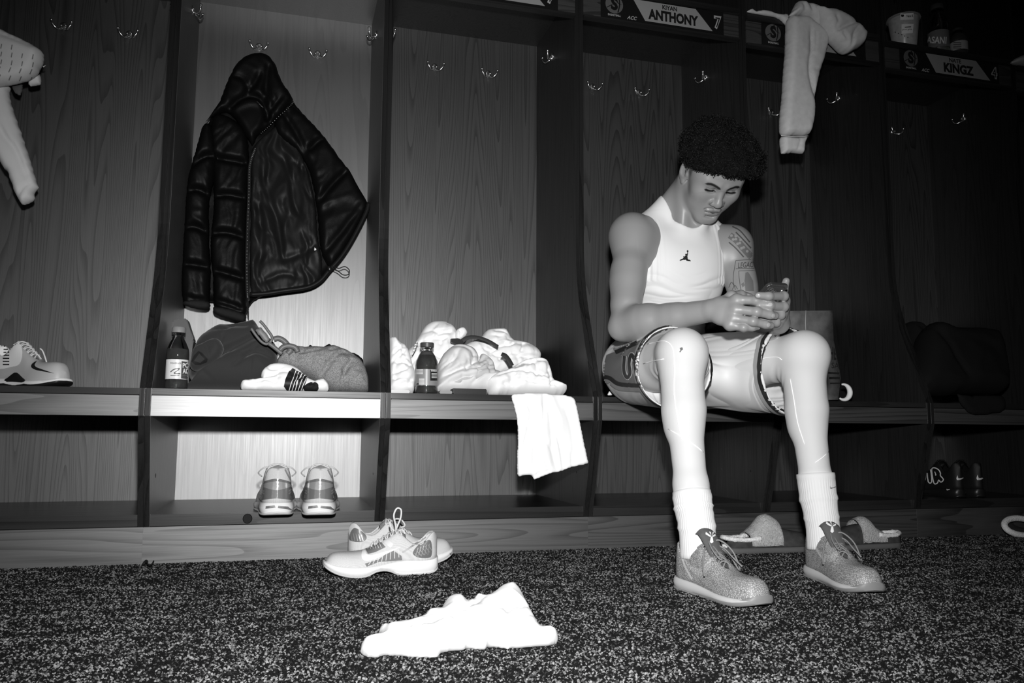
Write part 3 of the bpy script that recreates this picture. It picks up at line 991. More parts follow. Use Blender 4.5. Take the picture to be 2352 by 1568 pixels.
def hand(F_, wr, H, r=0.0112):
    """palm and thumb pad blended, each finger its own form, meeting only at the knuckles"""
    allp = np.array([np.array(p) for v in H.values() for p in v] + [wr])
    sl = F_.sub(allp.min(0) - 0.05, allp.max(0) + 0.05)
    if sl is None or min(sl[1].shape[0], sl[2].shape[1], sl[3].shape[2]) < 8: return
    def fresh():
        o = (sl[1].flat[0], sl[2].flat[0], sl[3].flat[0])
        f = Field(o, o, F_.h)
        f.n = np.array([sl[1].size, sl[2].size, sl[3].size]); f.a = np.full(f.n, 10.0, np.float32)
        return f
    P_ = fresh()
    bases = [np.array(H[n][0]) for n in ('idx', 'mid', 'rng', 'pky')]
    for b, rr in zip(bases, (0.0132, 0.0132, 0.0126, 0.0116)):
        P_.cap(wr + (b - wr) * 0.05, b, 0.0195, rr, k=0.020)
    P_.cap(bases[0], bases[3], 0.0122, 0.0110, k=0.014)
    P_.cap((bases[0] + wr) / 2, (bases[3] + wr) / 2, 0.0165, 0.0155, k=0.014)
    t = [np.array(p) for p in H['thb']]
    P_.cap(wr * 0.75 + t[0] * 0.25, t[0], 0.020, 0.0155, k=0.018)
    R_ = P_.a.copy()
    for n, s in (('idx', 1.0), ('mid', 1.03), ('rng', 0.98), ('pky', 0.86), ('thb', 1.08)):
        f = fresh()
        pts = [np.array(p) for p in H[n]]
        rr = [r * s * q for q in (1.12, 1.04, 0.96, 0.80)]
        for i in range(3):
            f.cap(pts[i], pts[i + 1], rr[i], rr[i + 1], k=0.006 if i else 0.0)
        f.ell(pts[1], (rr[1] * 1.05,) * 3, k=0.006)
        k = 0.010
        h = np.maximum(k - np.abs(P_.a - f.a), 0) / k
        R_ = np.minimum(R_, np.minimum(P_.a, f.a) - h * h * k * 0.25)
    F_.put(sl[0], R_, 0.006, 'u')
def leg(F_, hip, kn, an, g=0.0):
    F_.cap(hip, hip * 0.45 + kn * 0.55, 0.088 + g, 0.077 + g, k=0.05)
    F_.cap(hip * 0.5 + kn * 0.5, kn, 0.075 + g, 0.055 + g, k=0.03)
    F_.ell(kn + [0, -0.010, 0.004], (0.051 + g, 0.053 + g, 0.052 + g), k=0.04)
    sh = an - kn
    F_.cap(kn, kn + sh * 0.30, 0.047 + g, 0.043 + g, k=0.03)
    F_.cap(kn + sh * 0.15 + [0, 0.020, 0], kn + sh * 0.42 + [0, 0.024, 0], 0.038 + g, 0.040 + g, k=0.04)
    F_.cap(kn + sh * 0.35 + [0, 0.010, 0], kn + sh * 0.80, 0.041 + g, 0.034 + g, k=0.03)
    F_.cap(kn + sh * 0.75, an, 0.037 + g, 0.030 + g, k=0.02)
def body(F_):
    torso(F_); neck(F_); head(F_)
    arm(F_, SHR, ELR, WRR, -1); arm(F_, SHL, ELL_, WRL, 1, 0.84)
    hand(F_, WRR, RH); hand(F_, WRL, LH)
    leg(F_, HIPR, KNR, ANR); leg(F_, HIPL, KNL, ANL)
    for h_, t_ in ((FEET[0][0], FEET[0][1]), (FEET[1][0], FEET[1][1])):
        h_, t_ = np.array(h_ + (0.045,)), np.array(t_ + (0.032,))
        F_.cap(h_ * 0.86 + t_ * 0.14, h_ * 0.25 + t_ * 0.75, 0.026, 0.020)
        F_.cap(h_ * 0.78 + t_ * 0.22 + [0, 0, 0.09], h_ * 0.80 + t_ * 0.20, 0.020, 0.022, k=0.03)
def region(lo, hi, h, pad=0.0):
    F_ = Field(lo, hi, h)
    body(F_)
    return F_
def cut_box(F_, lo, hi):
    for k in range(3):
        n = [0, 0, 0]; n[k] = 1; F_.plane(hi, n)
        n = [0, 0, 0]; n[k] = -1; F_.plane(lo, n)
parts = []
for lo, hi, h in (((0.56, -0.68, 0.60), (1.22, 0.06, 1.36), 0.0020),
                  ((0.55, -0.80, 0.01), (1.25, 0.16, 0.60), 0.006)):
    F_ = region(np.array(lo) - 3 * h, np.array(hi) + 3 * h, h)
    cut_box(F_, np.array(lo) - (h * 0.3), np.array(hi) + (h * 0.3))
    parts.append(F_.data())
    del F_
V_, Q_, o_ = [], [], 0
for pts, tr, qd in parts:
    V_.append(pts); Q_ += (qd + o_).tolist() + (tr + o_).tolist(); o_ += len(pts)
V_ = np.vstack(V_)
me = bpy.data.meshes.new('body')
me.from_pydata(V_.tolist(), [], [tuple(q) for q in Q_])
me.flip_normals(); me.shade_smooth(); me.update()
# marks of the skin, with shade painted in its creases: lips, brows, moustache, closed lid line, hairline stubble
Lc = ((V_ - HD_O) @ HD_M) / HD_S
tv = np.ones(len(V_))
def spot(c, r, v, soft=0.35):
    global tv
    d = np.sqrt((((Lc - np.array(c)) / np.array(r)) ** 2).sum(1))
    w = np.clip((1 - d) / soft, 0, 1)
    tv = tv * (1 - w) + np.minimum(tv, v) * w
FACE = (Lc[:, 1] > 0.045) & (Lc[:, 1] < 0.14) & (np.abs(Lc[:, 0]) < 0.07) & (Lc[:, 2] > -0.12) & (Lc[:, 2] < 0.12)
def stroke(pts, r, v, soft=0.5):
    """a mark drawn on the front of the face, in the head's own x and z"""
    global tv
    d, t = polydist(Lc[FACE][:, [0, 2]], [tuple(p) for p in spline(pts, 5)])
    rr = r * np.clip(np.minimum(t, 1 - t) * 5 + 0.45, 0, 1)
    w = np.clip((rr - d) / (r * soft), 0, 1)
    tv[FACE] = tv[FACE] * (1 - w) + np.minimum(tv[FACE], v) * w
for s in (-1, 1):
    stroke([(s * 0.010, 0.0245), (s * 0.022, 0.0300), (s * 0.039, 0.0335), (s * 0.054, 0.0290)], 0.0056, 0.05)
    stroke([(s * 0.0160, 0.0095), (s * 0.024, 0.0090), (s * 0.035, 0.0085), (s * 0.050, 0.0110)], 0.0044, 0.03)
    stroke([(s * 0.019, 0.0040), (s * 0.030, 0.0025), (s * 0.043, 0.0055)], 0.0022, 0.62, 1.0)
    stroke([(s * 0.018, 0.0165), (s * 0.030, 0.0185), (s * 0.047, 0.0160)], 0.0014, 0.40)  # lid crease, its shade painted as a dark line
    stroke([(s * 0.001, -0.0435), (s * 0.012, -0.0430), (s * 0.024, -0.0475), (s * 0.029, -0.056)], 0.0028, 0.40, 1.0)
    stroke([(s * 0.0175, -0.018), (s * 0.0225, -0.026), (s * 0.019, -0.0325)], 0.0012, 0.5)
stroke([(0.0, -0.0365), (0.0, -0.0395)], 0.003, 0.5)
spot((0, 0.100, -0.0530), (0.021, 0.02, 0.0050), 0.55)
spot((0, 0.098, -0.0655), (0.018, 0.02, 0.0062), 0.72)
stroke([(-0.025, -0.0605), (-0.010, -0.0585), (0, -0.0595), (0.010, -0.0585), (0.025, -0.0605)], 0.0018, 0.12)
hair_line = np.clip(((Lc[:, 2] - (0.036 + 0.50 * np.clip(Lc[:, 1] + 0.01, 0, 1))) / 0.010), 0, 1) * (np.linalg.norm(Lc, axis=1) < 0.2)
tv = tv * (1 - 0.93 * hair_line)
side = np.clip((0.018 - np.abs(Lc[:, 1] - 0.022)) / 0.01, 0, 1) * np.clip((Lc[:, 2] - 0.008) / 0.012, 0, 1) * (np.abs(Lc[:, 0]) > 0.05) * (np.linalg.norm(Lc, axis=1) < 0.2)
tv = tv * (1 - 0.6 * side)
tone(me, tv)
body_ob = link('body', me, SKIN, person)
# ------------------------------------------------------------------ clothing and hair
def decal_cam(name, polys, bvh, m, parent=None, off=0.0006, cut=5.0, maxd=6.0, edge=0.03):
    """print laid on a surface: flat polygons (verts2d, faces) in photo pixels, each vertex dropped on the surface it shows on"""
    V2, F2 = merge([([(x, y, 0) for x, y in v], f) for v, f in polys])
    bm = bmesh.new()
    vv = [bm.verts.new(p) for p in V2]
    for f in F2:
        try: bm.faces.new([vv[i] for i in f])
        except ValueError: pass
    bmesh.ops.triangulate(bm, faces=bm.faces)
    for _ in range(6):
        es = [e for e in bm.edges if e.calc_length() > cut]
        if not es: break
        bmesh.ops.subdivide_edges(bm, edges=es, cuts=1)
        bmesh.ops.triangulate(bm, faces=bm.faces)
    dead = []
    for v in bm.verts:
        d = V3(ray(v.co.x, v.co.y)).normalized()
        h, n_, i_, t_ = bvh.ray_cast(V3(CAM), d, maxd)
        if h is None:
            dead.append(v); continue
        if n_.dot(d) > 0: n_ = -n_
        v.co = h + n_ * off
    bmesh.ops.delete(bm, geom=dead, context='VERTS')
    bad = [f for f in bm.faces if max(e.calc_length() for e in f.edges) > edge]
    bmesh.ops.delete(bm, geom=bad, context='FACES')
    me = bpy.data.meshes.new(name)
    for f in bm.faces:
        if f.normal.dot(V3(CAM) - f.calc_center_median()) < 0: f.normal_flip()
    bm.to_mesh(me); bm.free()
    if not len(me.polygons): return None
    me.shade_smooth()
    return link(name, me, m, parent)
def fill(pts, curve=False):
    return poly2d(spline([np.array(p, float) for p in pts], 4, True) if curve else pts)
def rib(pts, w, n=5, closed=False):
    return ribbon2d(pts, w, n, closed)
def disc(c, r, n=14, ry=None):
    return poly2d([(c[0] + r * math.cos(2 * math.pi * k / n), c[1] + (ry or r) * math.sin(2 * math.pi * k / n)) for k in range(n)])
def txt(s, x0, x1, yc, h, slope=0.0, shear=0.0, bold=0.0, skew=0.0):
    """lettering between pixel columns x0 and x1, cap height h, baseline slope dy/dx"""
    v, f = text_polys(s, 1.0, shear, bold)
    a = np.array(v); ax0, ax1 = a[:, 0].min(), a[:, 0].max(); ay0, ay1 = a[:, 1].min(), a[:, 1].max()
    r = []
    for x, y in v:
        X = x0 + (x1 - x0) * (x - ax0) / (ax1 - ax0)
        Y = yc + h * (0.5 - (y - ay0) / (ay1 - ay0)) + slope * (X - (x0 + x1) / 2)
        r.append((X + skew * (yc - Y), Y))
    return r, f
def tick(x, y, w, flipx=False, rot=0.0, sy=1.0):
    v, f = swoosh(1.0)
    c, s = math.cos(rot), math.sin(rot)
    r = []
    for a, b in v:
        X, Y = (1 - a if flipx else a) * w, -b * w * sy
        r.append((x + X * c - Y * s, y + X * s + Y * c))
    return r, f
VIEWN = (-0.47, -0.88, 0.0)
body_bvh = bvh_of(body_ob)

# tank top
TANK = mat('white_compression_knit', 0.68, 0.6, 0.3, bump=(1200, 0.08, 0.0004))
F_ = Field((0.68, -0.32, 0.58), (1.18, 0.14, 1.2), 0.003)
torso(F_, 0.007); neck(F_, 0.005)
F_.ell(CHE + [0, -0.02, -0.03], (0.158, 0.115, 0.14), k=0.05)
F_.ell((0.698, -0.170, 0.957), (0.080, 0.20, 0.118), k=0.012, op='s')
F_.ell((1.152, -0.180, 0.950), (0.080, 0.20, 0.115), k=0.012, op='s')
F_.cap(NEC + [0.0, -0.080, 0.020], NEC + [0.002, -0.06, 0.30], 0.055, 0.165, k=0.008, op='s')
F_.cap(NEC + [0.0, 0.02, 0.062], NEC + [0, 0.0, 0.30], 0.070, 0.16, k=0.008, op='s')
F_.plane((0, 0, 0.63), (0, 0, -1))
tm = F_.mesh('tank_top', 2)
a, nn = coords(tm), normals(tm)
disp = np.zeros(len(a))
for i, p in enumerate(a):
    z = p[2]
    if z < 0.90:
        w = min(1, (0.90 - z) / 0.05)
        f = noise.noise(Vector((p[0] * 5, p[1] * 5, z * 46 + 2.0 * noise.noise(Vector((p[0] * 6, 3, z * 8))))))
        disp[i] += w * 0.0042 * (1 - 2.2 * abs(f))
    for cx, sgn in ((0.790, 1), (1.060, -1)):
        t = abs(p[0] - cx)
        if t < 0.05 and 0.86 < z < 1.06:
            disp[i] += 0.0018 * (1 - t / 0.05) * math.sin((p[0] - cx) * 420 + 3 * noise.noise(Vector((z * 9, 1, 2))))
set_coords(tm, a + nn * disp[:, None])
tank = link('tank_top', tm, TANK, person)
tank['label'] = 'white sleeveless compression top with a small black leaping-figure emblem'
tank_bvh = bvh_of(tank)
man = [rib(p, w) for p, w in (
    ([(1578.5, 583), (1577, 590), (1575, 594)], [2.8, 5.4, 4.6]),
    ([(1577, 588), (1579, 583), (1579.3, 579)], [2.6, 2.0, 1.7]),
    ([(1575.5, 587), (1571.5, 591), (1569.5, 588.5)], [2.6, 1.9, 1.5]),
    ([(1575, 593), (1569, 595), (1563.5, 597), (1561.5, 598.5)], [5.6, 3.3, 2.4, 1.5]),
    ([(1575, 593), (1580, 597.5), (1584, 598), (1585.5, 600)], [5.6, 3.3, 2.4, 1.5]))]
man += [disc((1575.5, 584.5), 2.0), disc((1579.2, 576.8), 2.2)]
decal_cam('chest_emblem', man, tank_bvh, INK, tank, cut=4)

# tights
TIGHT = mat('white_tights_knit', 0.56, 0.65, 0.25, bump=(1500, 0.10, 0.0004))
F_ = Field((0.58, -0.76, 0.10), (1.26, 0.05, 0.74), 0.0042)
leg(F_, HIPR, KNR, ANR, 0.006); leg(F_, HIPL, KNL, ANL, 0.006)
for kn, an, hip in ((KNR, ANR, HIPR), (KNL, ANL, HIPL)):
    F_.plane(an + [0, 0, 0.06], (0, 0, -1), an + [-0.12, -0.12, -0.2], an + [0.12, 0.12, 0.07])
tg = F_.mesh('tights', 1)
a, nn = coords(tg), normals(tg)
dd = np.zeros(len(a))
for i, p in enumerate(a):
    for kn in (KNR, KNL):
        q = p - (kn + np.array([-0.01, 0.055, -0.055]))          # bunching in the hollow of the knee
        r = math.sqrt(q @ q)
        if r < 0.075:
            dd[i] += (1 - r / 0.075) * 0.0035 * math.sin(260 * (q[1] * 0.75 + q[2] * 0.65) + 4 * noise.noise(Vector(p * 14)))
set_coords(tg, a + nn * dd[:, None])
tights = link('tights', tg, TIGHT, person)
tight_bvh = bvh_of(tights)
def on(bvh, px, py, Y, push=0.0015):
    """the point of a surface met by looking through a photo pixel"""
    o = CAM; d = ray(px, py)
    h, n_, i_, t_ = bvh.ray_cast(V3(o), V3(d).normalized(), 6)
    if h is None:
        return np.array(at(px, py, Y))
    if n_.dot(V3(d)) > 0: n_ = -n_
    return np.array(h + n_ * push)
SEAM = mat('raised_white_seam', 0.92, 0.6, 0.25)
for pts in ([(1487, 790), (1505, 786), (1528, 783), (1545, 800), (1549, 850), (1548, 900), (1556, 960), (1566, 1010)],
            [(1478, 835), (1500, 829), (1525, 824)], [(1485, 905), (1505, 913), (1522, 914)],
            [(1742, 826), (1762, 821), (1785, 820), (1796, 826)], [(1815, 870), (1824, 920), (1832, 970), (1848, 1020)],
            [(1872, 1062), (1895, 1045), (1920, 1015)], [(1535, 985), (1570, 1005), (1600, 1025), (1622, 1045)]):
    path = [on(tight_bvh, x, y, -0.5, 0.0004) for x, y in spline(pts, 3)]
    ok = [path[0]]
    for p in path[1:]:
        if np.linalg.norm(p - ok[-1]) < 0.06: ok.append(p)
    if len(ok) > 2: tube('seam', ok, 0.0013, SEAM, tights, 6)
decal_cam('scuff_hole', [fill([(1561, 799), (1567, 797), (1569, 802), (1565, 805), (1563, 809), (1560, 808), (1563, 804)])], tight_bvh, mat('scuff', 0.12, 0.8), tights)

# socks: ribbed tubes with a few slumped folds
def ribbed(name, path, rad, m, ribs=44, amp=0.0009, sides=132, parent=None, fold=()):
    P = spline(path, 8)
    t = np.linspace(0, 1, len(P))
    rr = np.interp(t, np.linspace(0, 1, len(rad)), rad)
    v, f = tube_data(P, list(rr), sides, up=(0, 1, 0.2))
    V = np.array(v).reshape(len(P), sides, 3) if len(v) == len(P) * sides else None
    for i in range(len(P)):
        g = sum(a * math.exp(-((t[i] - c) / w) ** 2) for c, w, a in fold)
        for k in range(sides):
            d = V[i, k] - P[i]
            V[i, k] = P[i] + d * (1 + (amp * math.cos(2 * math.pi * k * ribs / sides) * (t[i] > 0.12) + g) / rr[i])
    return link(name, mesh(name, V.reshape(-1, 3), f), m, parent)
SOCK = mat('white_ribbed_sock', 0.66, 0.8, 0.2, bump=(900, 0.15, 0.0005))
sR = KNR + (ANR - KNR) * 0.78; sL = KNL + (ANL - KNL) * 0.70
aR, aL = np.array([0.705, -0.632, 0.15]), np.array([1.114, -0.568, 0.15])
sockR = ribbed('sock', [sR, sR * 0.5 + aR * 0.5 + [0, 0.004, 0], aR + [0, 0.006, 0.01], aR + [0.002, -0.004, -0.07]], [0.0485, 0.0475, 0.0465, 0.0450, 0.044, 0.047], SOCK, parent=person, fold=((0.10, 0.03, 0.002), (0.30, 0.025, 0.0032), (0.52, 0.02, 0.002), (0.70, 0.03, 0.003)))
sockL = ribbed('sock', [sL, sL * 0.5 + aL * 0.5 + [0, 0.004, 0], aL + [0, 0.006, 0.01], aL + [0.002, -0.004, -0.07]], [0.0500, 0.0485, 0.0470, 0.0440, 0.043, 0.047], SOCK, parent=person, fold=((0.05, 0.04, 0.001), (0.36, 0.04, 0.003), (0.66, 0.03, 0.002)))
decal_cam('sock_logo', [tick(1905, 1122, 20)], bvh_of(sockL), GREYP, sockL, off=0.0022)

# shorts
SHORT = mat('white_satin_mesh', 0.64, 0.5, 0.35, bump=(1300, 0.12, 0.0004))
dR, dL = nrm(KNR - HIPR), nrm(KNL - HIPL)
hemR = HIPR + (KNR - HIPR) * 0.86 + [0.0, 0, -0.034]
hemL = HIPL + (KNL - HIPL) * 0.92 + [-0.012, 0, -0.044]
F_ = Field((0.60, -0.55, 0.40), (1.30, 0.18, 0.78), 0.0032)
F_.ell(PEL + [0, 0.0, 0.0], (0.180, 0.135, 0.112))
F_.cap(HIPR + [-0.006, -0.02, -0.005], hemR + dR * 0.05, 0.106, 0.108, k=0.05, sq=((0, 0, 1), 1.08))
F_.cap(HIPL + [0, -0.02, -0.005], hemL + dL * 0.05, 0.106, 0.116, k=0.05, sq=((0, 0, 1), 1.12))
F_.ell((0.925, -0.20, 0.555), (0.10, 0.16, 0.075), k=0.06)
lo, hi = np.array([0.58, -0.6, 0.38]), np.array([0.905, 0.0, 0.80])
for A_, B_, r0, r1, q in ((HIPR + [-0.006, -0.02, -0.005], hemR + dR * 0.05, 0.106, 0.108, 1.08), (HIPL + [0, -0.02, -0.005], hemL + dL * 0.05, 0.106, 0.116, 1.12)):
    F_.cap(A_ + (B_ - A_) * 0.62, B_ + (B_ - A_) * 0.1, r0 + (r1 - r0) * 0.62 - 0.006, r1 - 0.005, k=0.003, op='s', sq=((0, 0, 1), q))
F_.plane(hemR, dR, (0.58, -0.6, 0.38), (0.905, -0.10, 0.80))
F_.plane(hemL, dL, (0.906, -0.6, 0.38), (1.30, -0.10, 0.80))
F_.plane((0, 0, 0.705), (0, 0.35, 1))
F_.ell(BEL + [0, -0.01, -0.02], (0.140, 0.105, 0.12), k=0.004, op='s')
sm = F_.mesh('shorts', 2)
a, nn = coords(sm), normals(sm)
dd = np.zeros(len(a))
for i, p in enumerate(a):
    q = p[0] * 0.75 + p[2] * 0.9 + 0.3 * p[1]
    f = noise.noise(Vector((q * 24 + 1.3 * noise.noise(Vector(p * 6)), p[1] * 5, p[0] * 3)))
    dd[i] = 0.0048 * (1 - 2.4 * abs(f)) * (1 if p[1] < -0.05 else 0.4) * (0.3 if p[0] < 0.775 else 1)
a2 = a + nn * dd[:, None]
a2[:, 2] = np.where(a2[:, 1] > -0.014, np.maximum(a2[:, 2], 0.5045), a2[:, 2])
set_coords(sm, a2)
shorts = link('shorts', sm, SHORT, person)
shorts['label'] = 'white basketball shorts with black and grey trim and a grey side panel'
short_bvh = bvh_of(shorts)
# hem bands: rings met by rays from the tube axis
def hem_band(c, d, s0, s1, m, name, n=120):
    u = nrm(np.cross(d, [0, 0, 1])); w = np.cross(u, d)
    V, F2 = [], []
    for k in range(n):
        a_ = 2 * math.pi * k / n
        e = u * math.cos(a_) + w * math.sin(a_)
        for s in (s0, s1):
            o = c - d * s
            h, n_, i_, t_ = short_bvh.ray_cast(V3(o + e * 0.165), V3(-e), 0.165)
            V.append(np.array(h) + e * 0.0042 if h is not None and 0.085 < (np.array(h) - o) @ e < 0.15 else o + e * 0.112)
    for k in range(n):
        j = (k + 1) % n
        if np.linalg.norm(np.array(V[2 * k]) - V[2 * j]) < 0.022:
            F2.append((2 * k, 2 * j, 2 * j + 1, 2 * k + 1))
    return link(name, mesh(name, V, F2), m, shorts)
TRIMB = mat('black_trim', 0.014, 0.7, 0.3); TRIMG = mat('grey_trim', 0.30, 0.7, 0.3)
for c, d in ((hemR, dR), (hemL, dL)):
    hem_band(c, d, 0.001, 0.014, TRIMB, 'black_hem_band'); hem_band(c, d, 0.0142, 0.029, TRIMG, 'grey_hem_band')
PANEL = mat('grey_side_panel', 0.17, 0.65, 0.3)
decal_cam('side_panel', [fill([(1388, 840), (1395, 815), (1425, 805), (1460, 788), (1482, 778), (1482, 800), (1480, 835), (1482, 868), (1484, 885), (1450, 884), (1422, 882), (1402, 868), (1386, 868)])], short_bvh, PANEL, shorts, off=0.0032)
decal_cam('panel_stripe', [rib(p, 9) for p in ([(1385, 865), (1402, 867), (1422, 880), (1450, 883), (1485, 884)], [(1416, 810), (1440, 800), (1466, 788)])], short_bvh, TRIMB, shorts, off=0.0044)
decal_cam('panel_stripe', [rib([(1387, 874), (1402, 876), (1422, 889), (1450, 892), (1486, 893)], 9), rib([(1412, 804), (1436, 793), (1464, 781)], 7)], short_bvh, TRIMG, shorts, off=0.0040)
S_path = [(1437, 818), (1436, 850), (1443, 866), (1450, 856), (1448, 834), (1453, 815), (1460, 826), (1463, 846), (1466, 862)]
decal_cam('letter_outline', [rib(S_path, 10.5, 6)], short_bvh, WHITEP, shorts, off=0.0034)
decal_cam('lettering', [rib(S_path, 7.5, 6)], short_bvh, INK, shorts, off=0.0044)

# tattoo on the upper left arm
TAT = mat('tattoo_ink', 0.075, 0.5, 0.3)
TATL = mat('tattoo_ink_soft', 0.13, 0.5, 0.3)
tp = [txt('LEGACY', 1695, 1738, 608, 13, -0.06, 0.15, 0.02)]
for p in ([(1690, 598), (1739, 595)], [(1690, 617), (1740, 616)], [(1690, 598), (1684, 640), (1690, 668)], [(1697, 622), (1698, 640), (1702, 668)], [(1697, 622), (1738, 621)], [(1674, 660), (1680, 648), (1686, 656)], [(1682, 665), (1688, 655), (1694, 664)]):
    tp.append(rib(p, 1.4))
for p in ([(1682, 520), (1700, 530), (1722, 556)], [(1690, 533), (1705, 548), (1725, 570)], [(1674, 556), (1690, 570), (1708, 590)]):
    tp.append(rib(p, 3.0))
decal_cam('arm_tattoo', tp, body_bvh, TAT, body_ob, off=0.0003)
tp = [fill(p) for p in ([(1712, 626), (1718, 624), (1722, 630), (1730, 645), (1732, 668), (1712, 668), (1710, 645)], [(1702, 652), (1708, 648), (1711, 655), (1706, 660)])]
tp += [rib([(1676, 540), (1692, 552), (1712, 575), (1726, 590)], 15)]
decal_cam('arm_tattoo', tp, body_bvh, TATL, body_ob, off=0.0002)
decal_cam('arm_tattoo', [disc(q, 3.2) for q in ((1680, 541), (1690, 549), (1699, 558), (1708, 568), (1716, 577), (1684, 550), (1694, 560), (1703, 570), (1690, 542), (1701, 551))], body_bvh, mat('bare_skin_dot', 0.26, 0.5, 0.3), body_ob, off=0.0006)

# finger nails
NAIL = mat('finger_nail', 0.36, 0.35, 0.4)
for px, py, a_, w_, h_ in ((1769, 699, 0.12, 10, 8), (1776, 725, 0.35, 8, 10), (1765, 746, 0.45, 8, 10), (1741, 679, 0.1, 11, 8), (1718, 678, 0.2, 9, 6)):
    poly = [(px + w_ / 2 * math.cos(t) * math.cos(a_) - h_ / 2 * math.sin(t) * math.sin(a_), py + w_ / 2 * math.cos(t) * math.sin(a_) + h_ / 2 * math.sin(t) * math.cos(a_)) for t in np.linspace(0, 2 * math.pi, 12, endpoint=False)]
    decal_cam('finger_nail', [fill(poly)], body_bvh, NAIL, body_ob, off=0.0005)

# hair: a dense curly mass of coiled strands over a lumpy core
HAIR = mat('black_hair', 0.006, 0.42, 0.28)
HAIRC = mat('black_hair_core', 0.006, 0.95, 0.03)
F_ = Field(hd(0, 0, 0.07) - 0.22, hd(0, 0, 0.07) + 0.22, 0.004)
EH = lambda c, r, k, op='u': F_.ell(hd(*c), np.array(r) * HD_S, HD_M, k=k, op=op)
EH((-0.004, -0.014, 0.078), (0.107, 0.116, 0.081), 0)
EH((0.040, 0.055, 0.088), (0.058, 0.058, 0.044), 0.03)
EH((-0.03, 0.050, 0.092), (0.060, 0.055, 0.042), 0.03)
EH((0.066, 0.02, 0.070), (0.046, 0.064, 0.054), 0.03)
F_.plane(hd(0, 0.083, 0.073), HD_M @ np.array([0, 0.36, -0.93]), k=0.01)
EH((0, 0.01, 0.02), (0.0755, 0.090, 0.090), 0.004, 's')
EH((-0.092, -0.010, 0.006), (0.034, 0.030, 0.040), 0.006, 's')
EH((0.092, -0.010, 0.006), (0.034, 0.030, 0.040), 0.006, 's')
hm = F_.mesh('hair', 1)
a, nn = coords(hm), normals(hm)
dd = np.array([0.015 * noise.noise(Vector(p * 34)) + 0.007 * noise.noise(Vector(p * 90)) - 0.003 for p in a])
a = a + nn * dd[:, None]
set_coords(hm, a); nn = normals(hm)
hair = link('hair', hm, HAIRC, person)
rng = random.Random(5)
hv, hf = [], []
idx = rng.sample(range(len(a)), min(6500, len(a)))
for i in idx:
    if rng.random() < 0.12: continue
    p, n_ = a[i], nn[i]
    loc = HD_M.T @ (p - HD_O) / HD_S
    if loc[2] < 0.045 and loc[1] < 0.0 and abs(loc[0]) < 0.06: continue
    d = nrm(n_ + np.array([rng.gauss(0, 0.5), rng.gauss(0, 0.5), rng.gauss(0, 0.5)]))
    u = nrm(np.cross(d, [0.3, 0.5, 0.8])); w = np.cross(d, u)
    Lh, R_, tw, ph = rng.uniform(0.010, 0.026), rng.uniform(0.0022, 0.0048), rng.uniform(5, 11), rng.uniform(0, 6.3)
    path = [p - n_ * 0.004 + d * Lh * t + R_ * (u * math.cos(ph + tw * t) + w * math.sin(ph + tw * t)) for t in np.linspace(0, 1, 10)]
    v, f = tube_data(path, [0.0009] * 7 + [0.0007, 0.0005, 0.0003], 3)
    o = len(hv); hv += v; hf += [tuple(q + o for q in t) for t in f]
strands = link('curls', mesh('curls', hv, hf), HAIR, hair)
tag(strands, kind='stuff')
# ------------------------------------------------------------------ shoes
def tab(t, pts):
    xs, ys = zip(*pts)
    # smooth (monotone-ish) interpolation through a table
    i = int(np.clip(np.searchsorted(xs, t) - 1, 0, len(xs) - 2))
    m = []
    for j in range(len(xs)):
        a, b = max(j - 1, 0), min(j + 1, len(xs) - 1)
        m.append((ys[b] - ys[a]) / (xs[b] - xs[a] + 1e-9))
    h = xs[i + 1] - xs[i]; u = min(max((t - xs[i]) / h, 0), 1)
    return ((2 * u ** 3 - 3 * u * u + 1) * ys[i] + (u ** 3 - 2 * u * u + u) * h * m[i] + (-2 * u ** 3 + 3 * u * u) * ys[i + 1] + (u ** 3 - u * u) * h * m[i + 1])
W_TAB = [(0, 0.0), (0.012, 0.013), (0.04, 0.0235), (0.10, 0.031), (0.2, 0.0345), (0.38, 0.036), (0.52, 0.040), (0.68, 0.047), (0.80, 0.047), (0.90, 0.0405), (0.96, 0.030), (0.99, 0.0165), (1.0, 0.0)]
STAT = [0, 0.004, 0.012, 0.025, 0.04, 0.06, 0.085, 0.11, 0.14, 0.17, 0.2, 0.23, 0.26, 0.29, 0.32, 0.35, 0.38, 0.41, 0.44, 0.47, 0.5, 0.53, 0.56, 0.59, 0.62, 0.65, 0.68, 0.72, 0.76, 0.8, 0.84, 0.875, 0.905, 0.93, 0.95, 0.967, 0.98, 0.99, 0.996, 1.0]
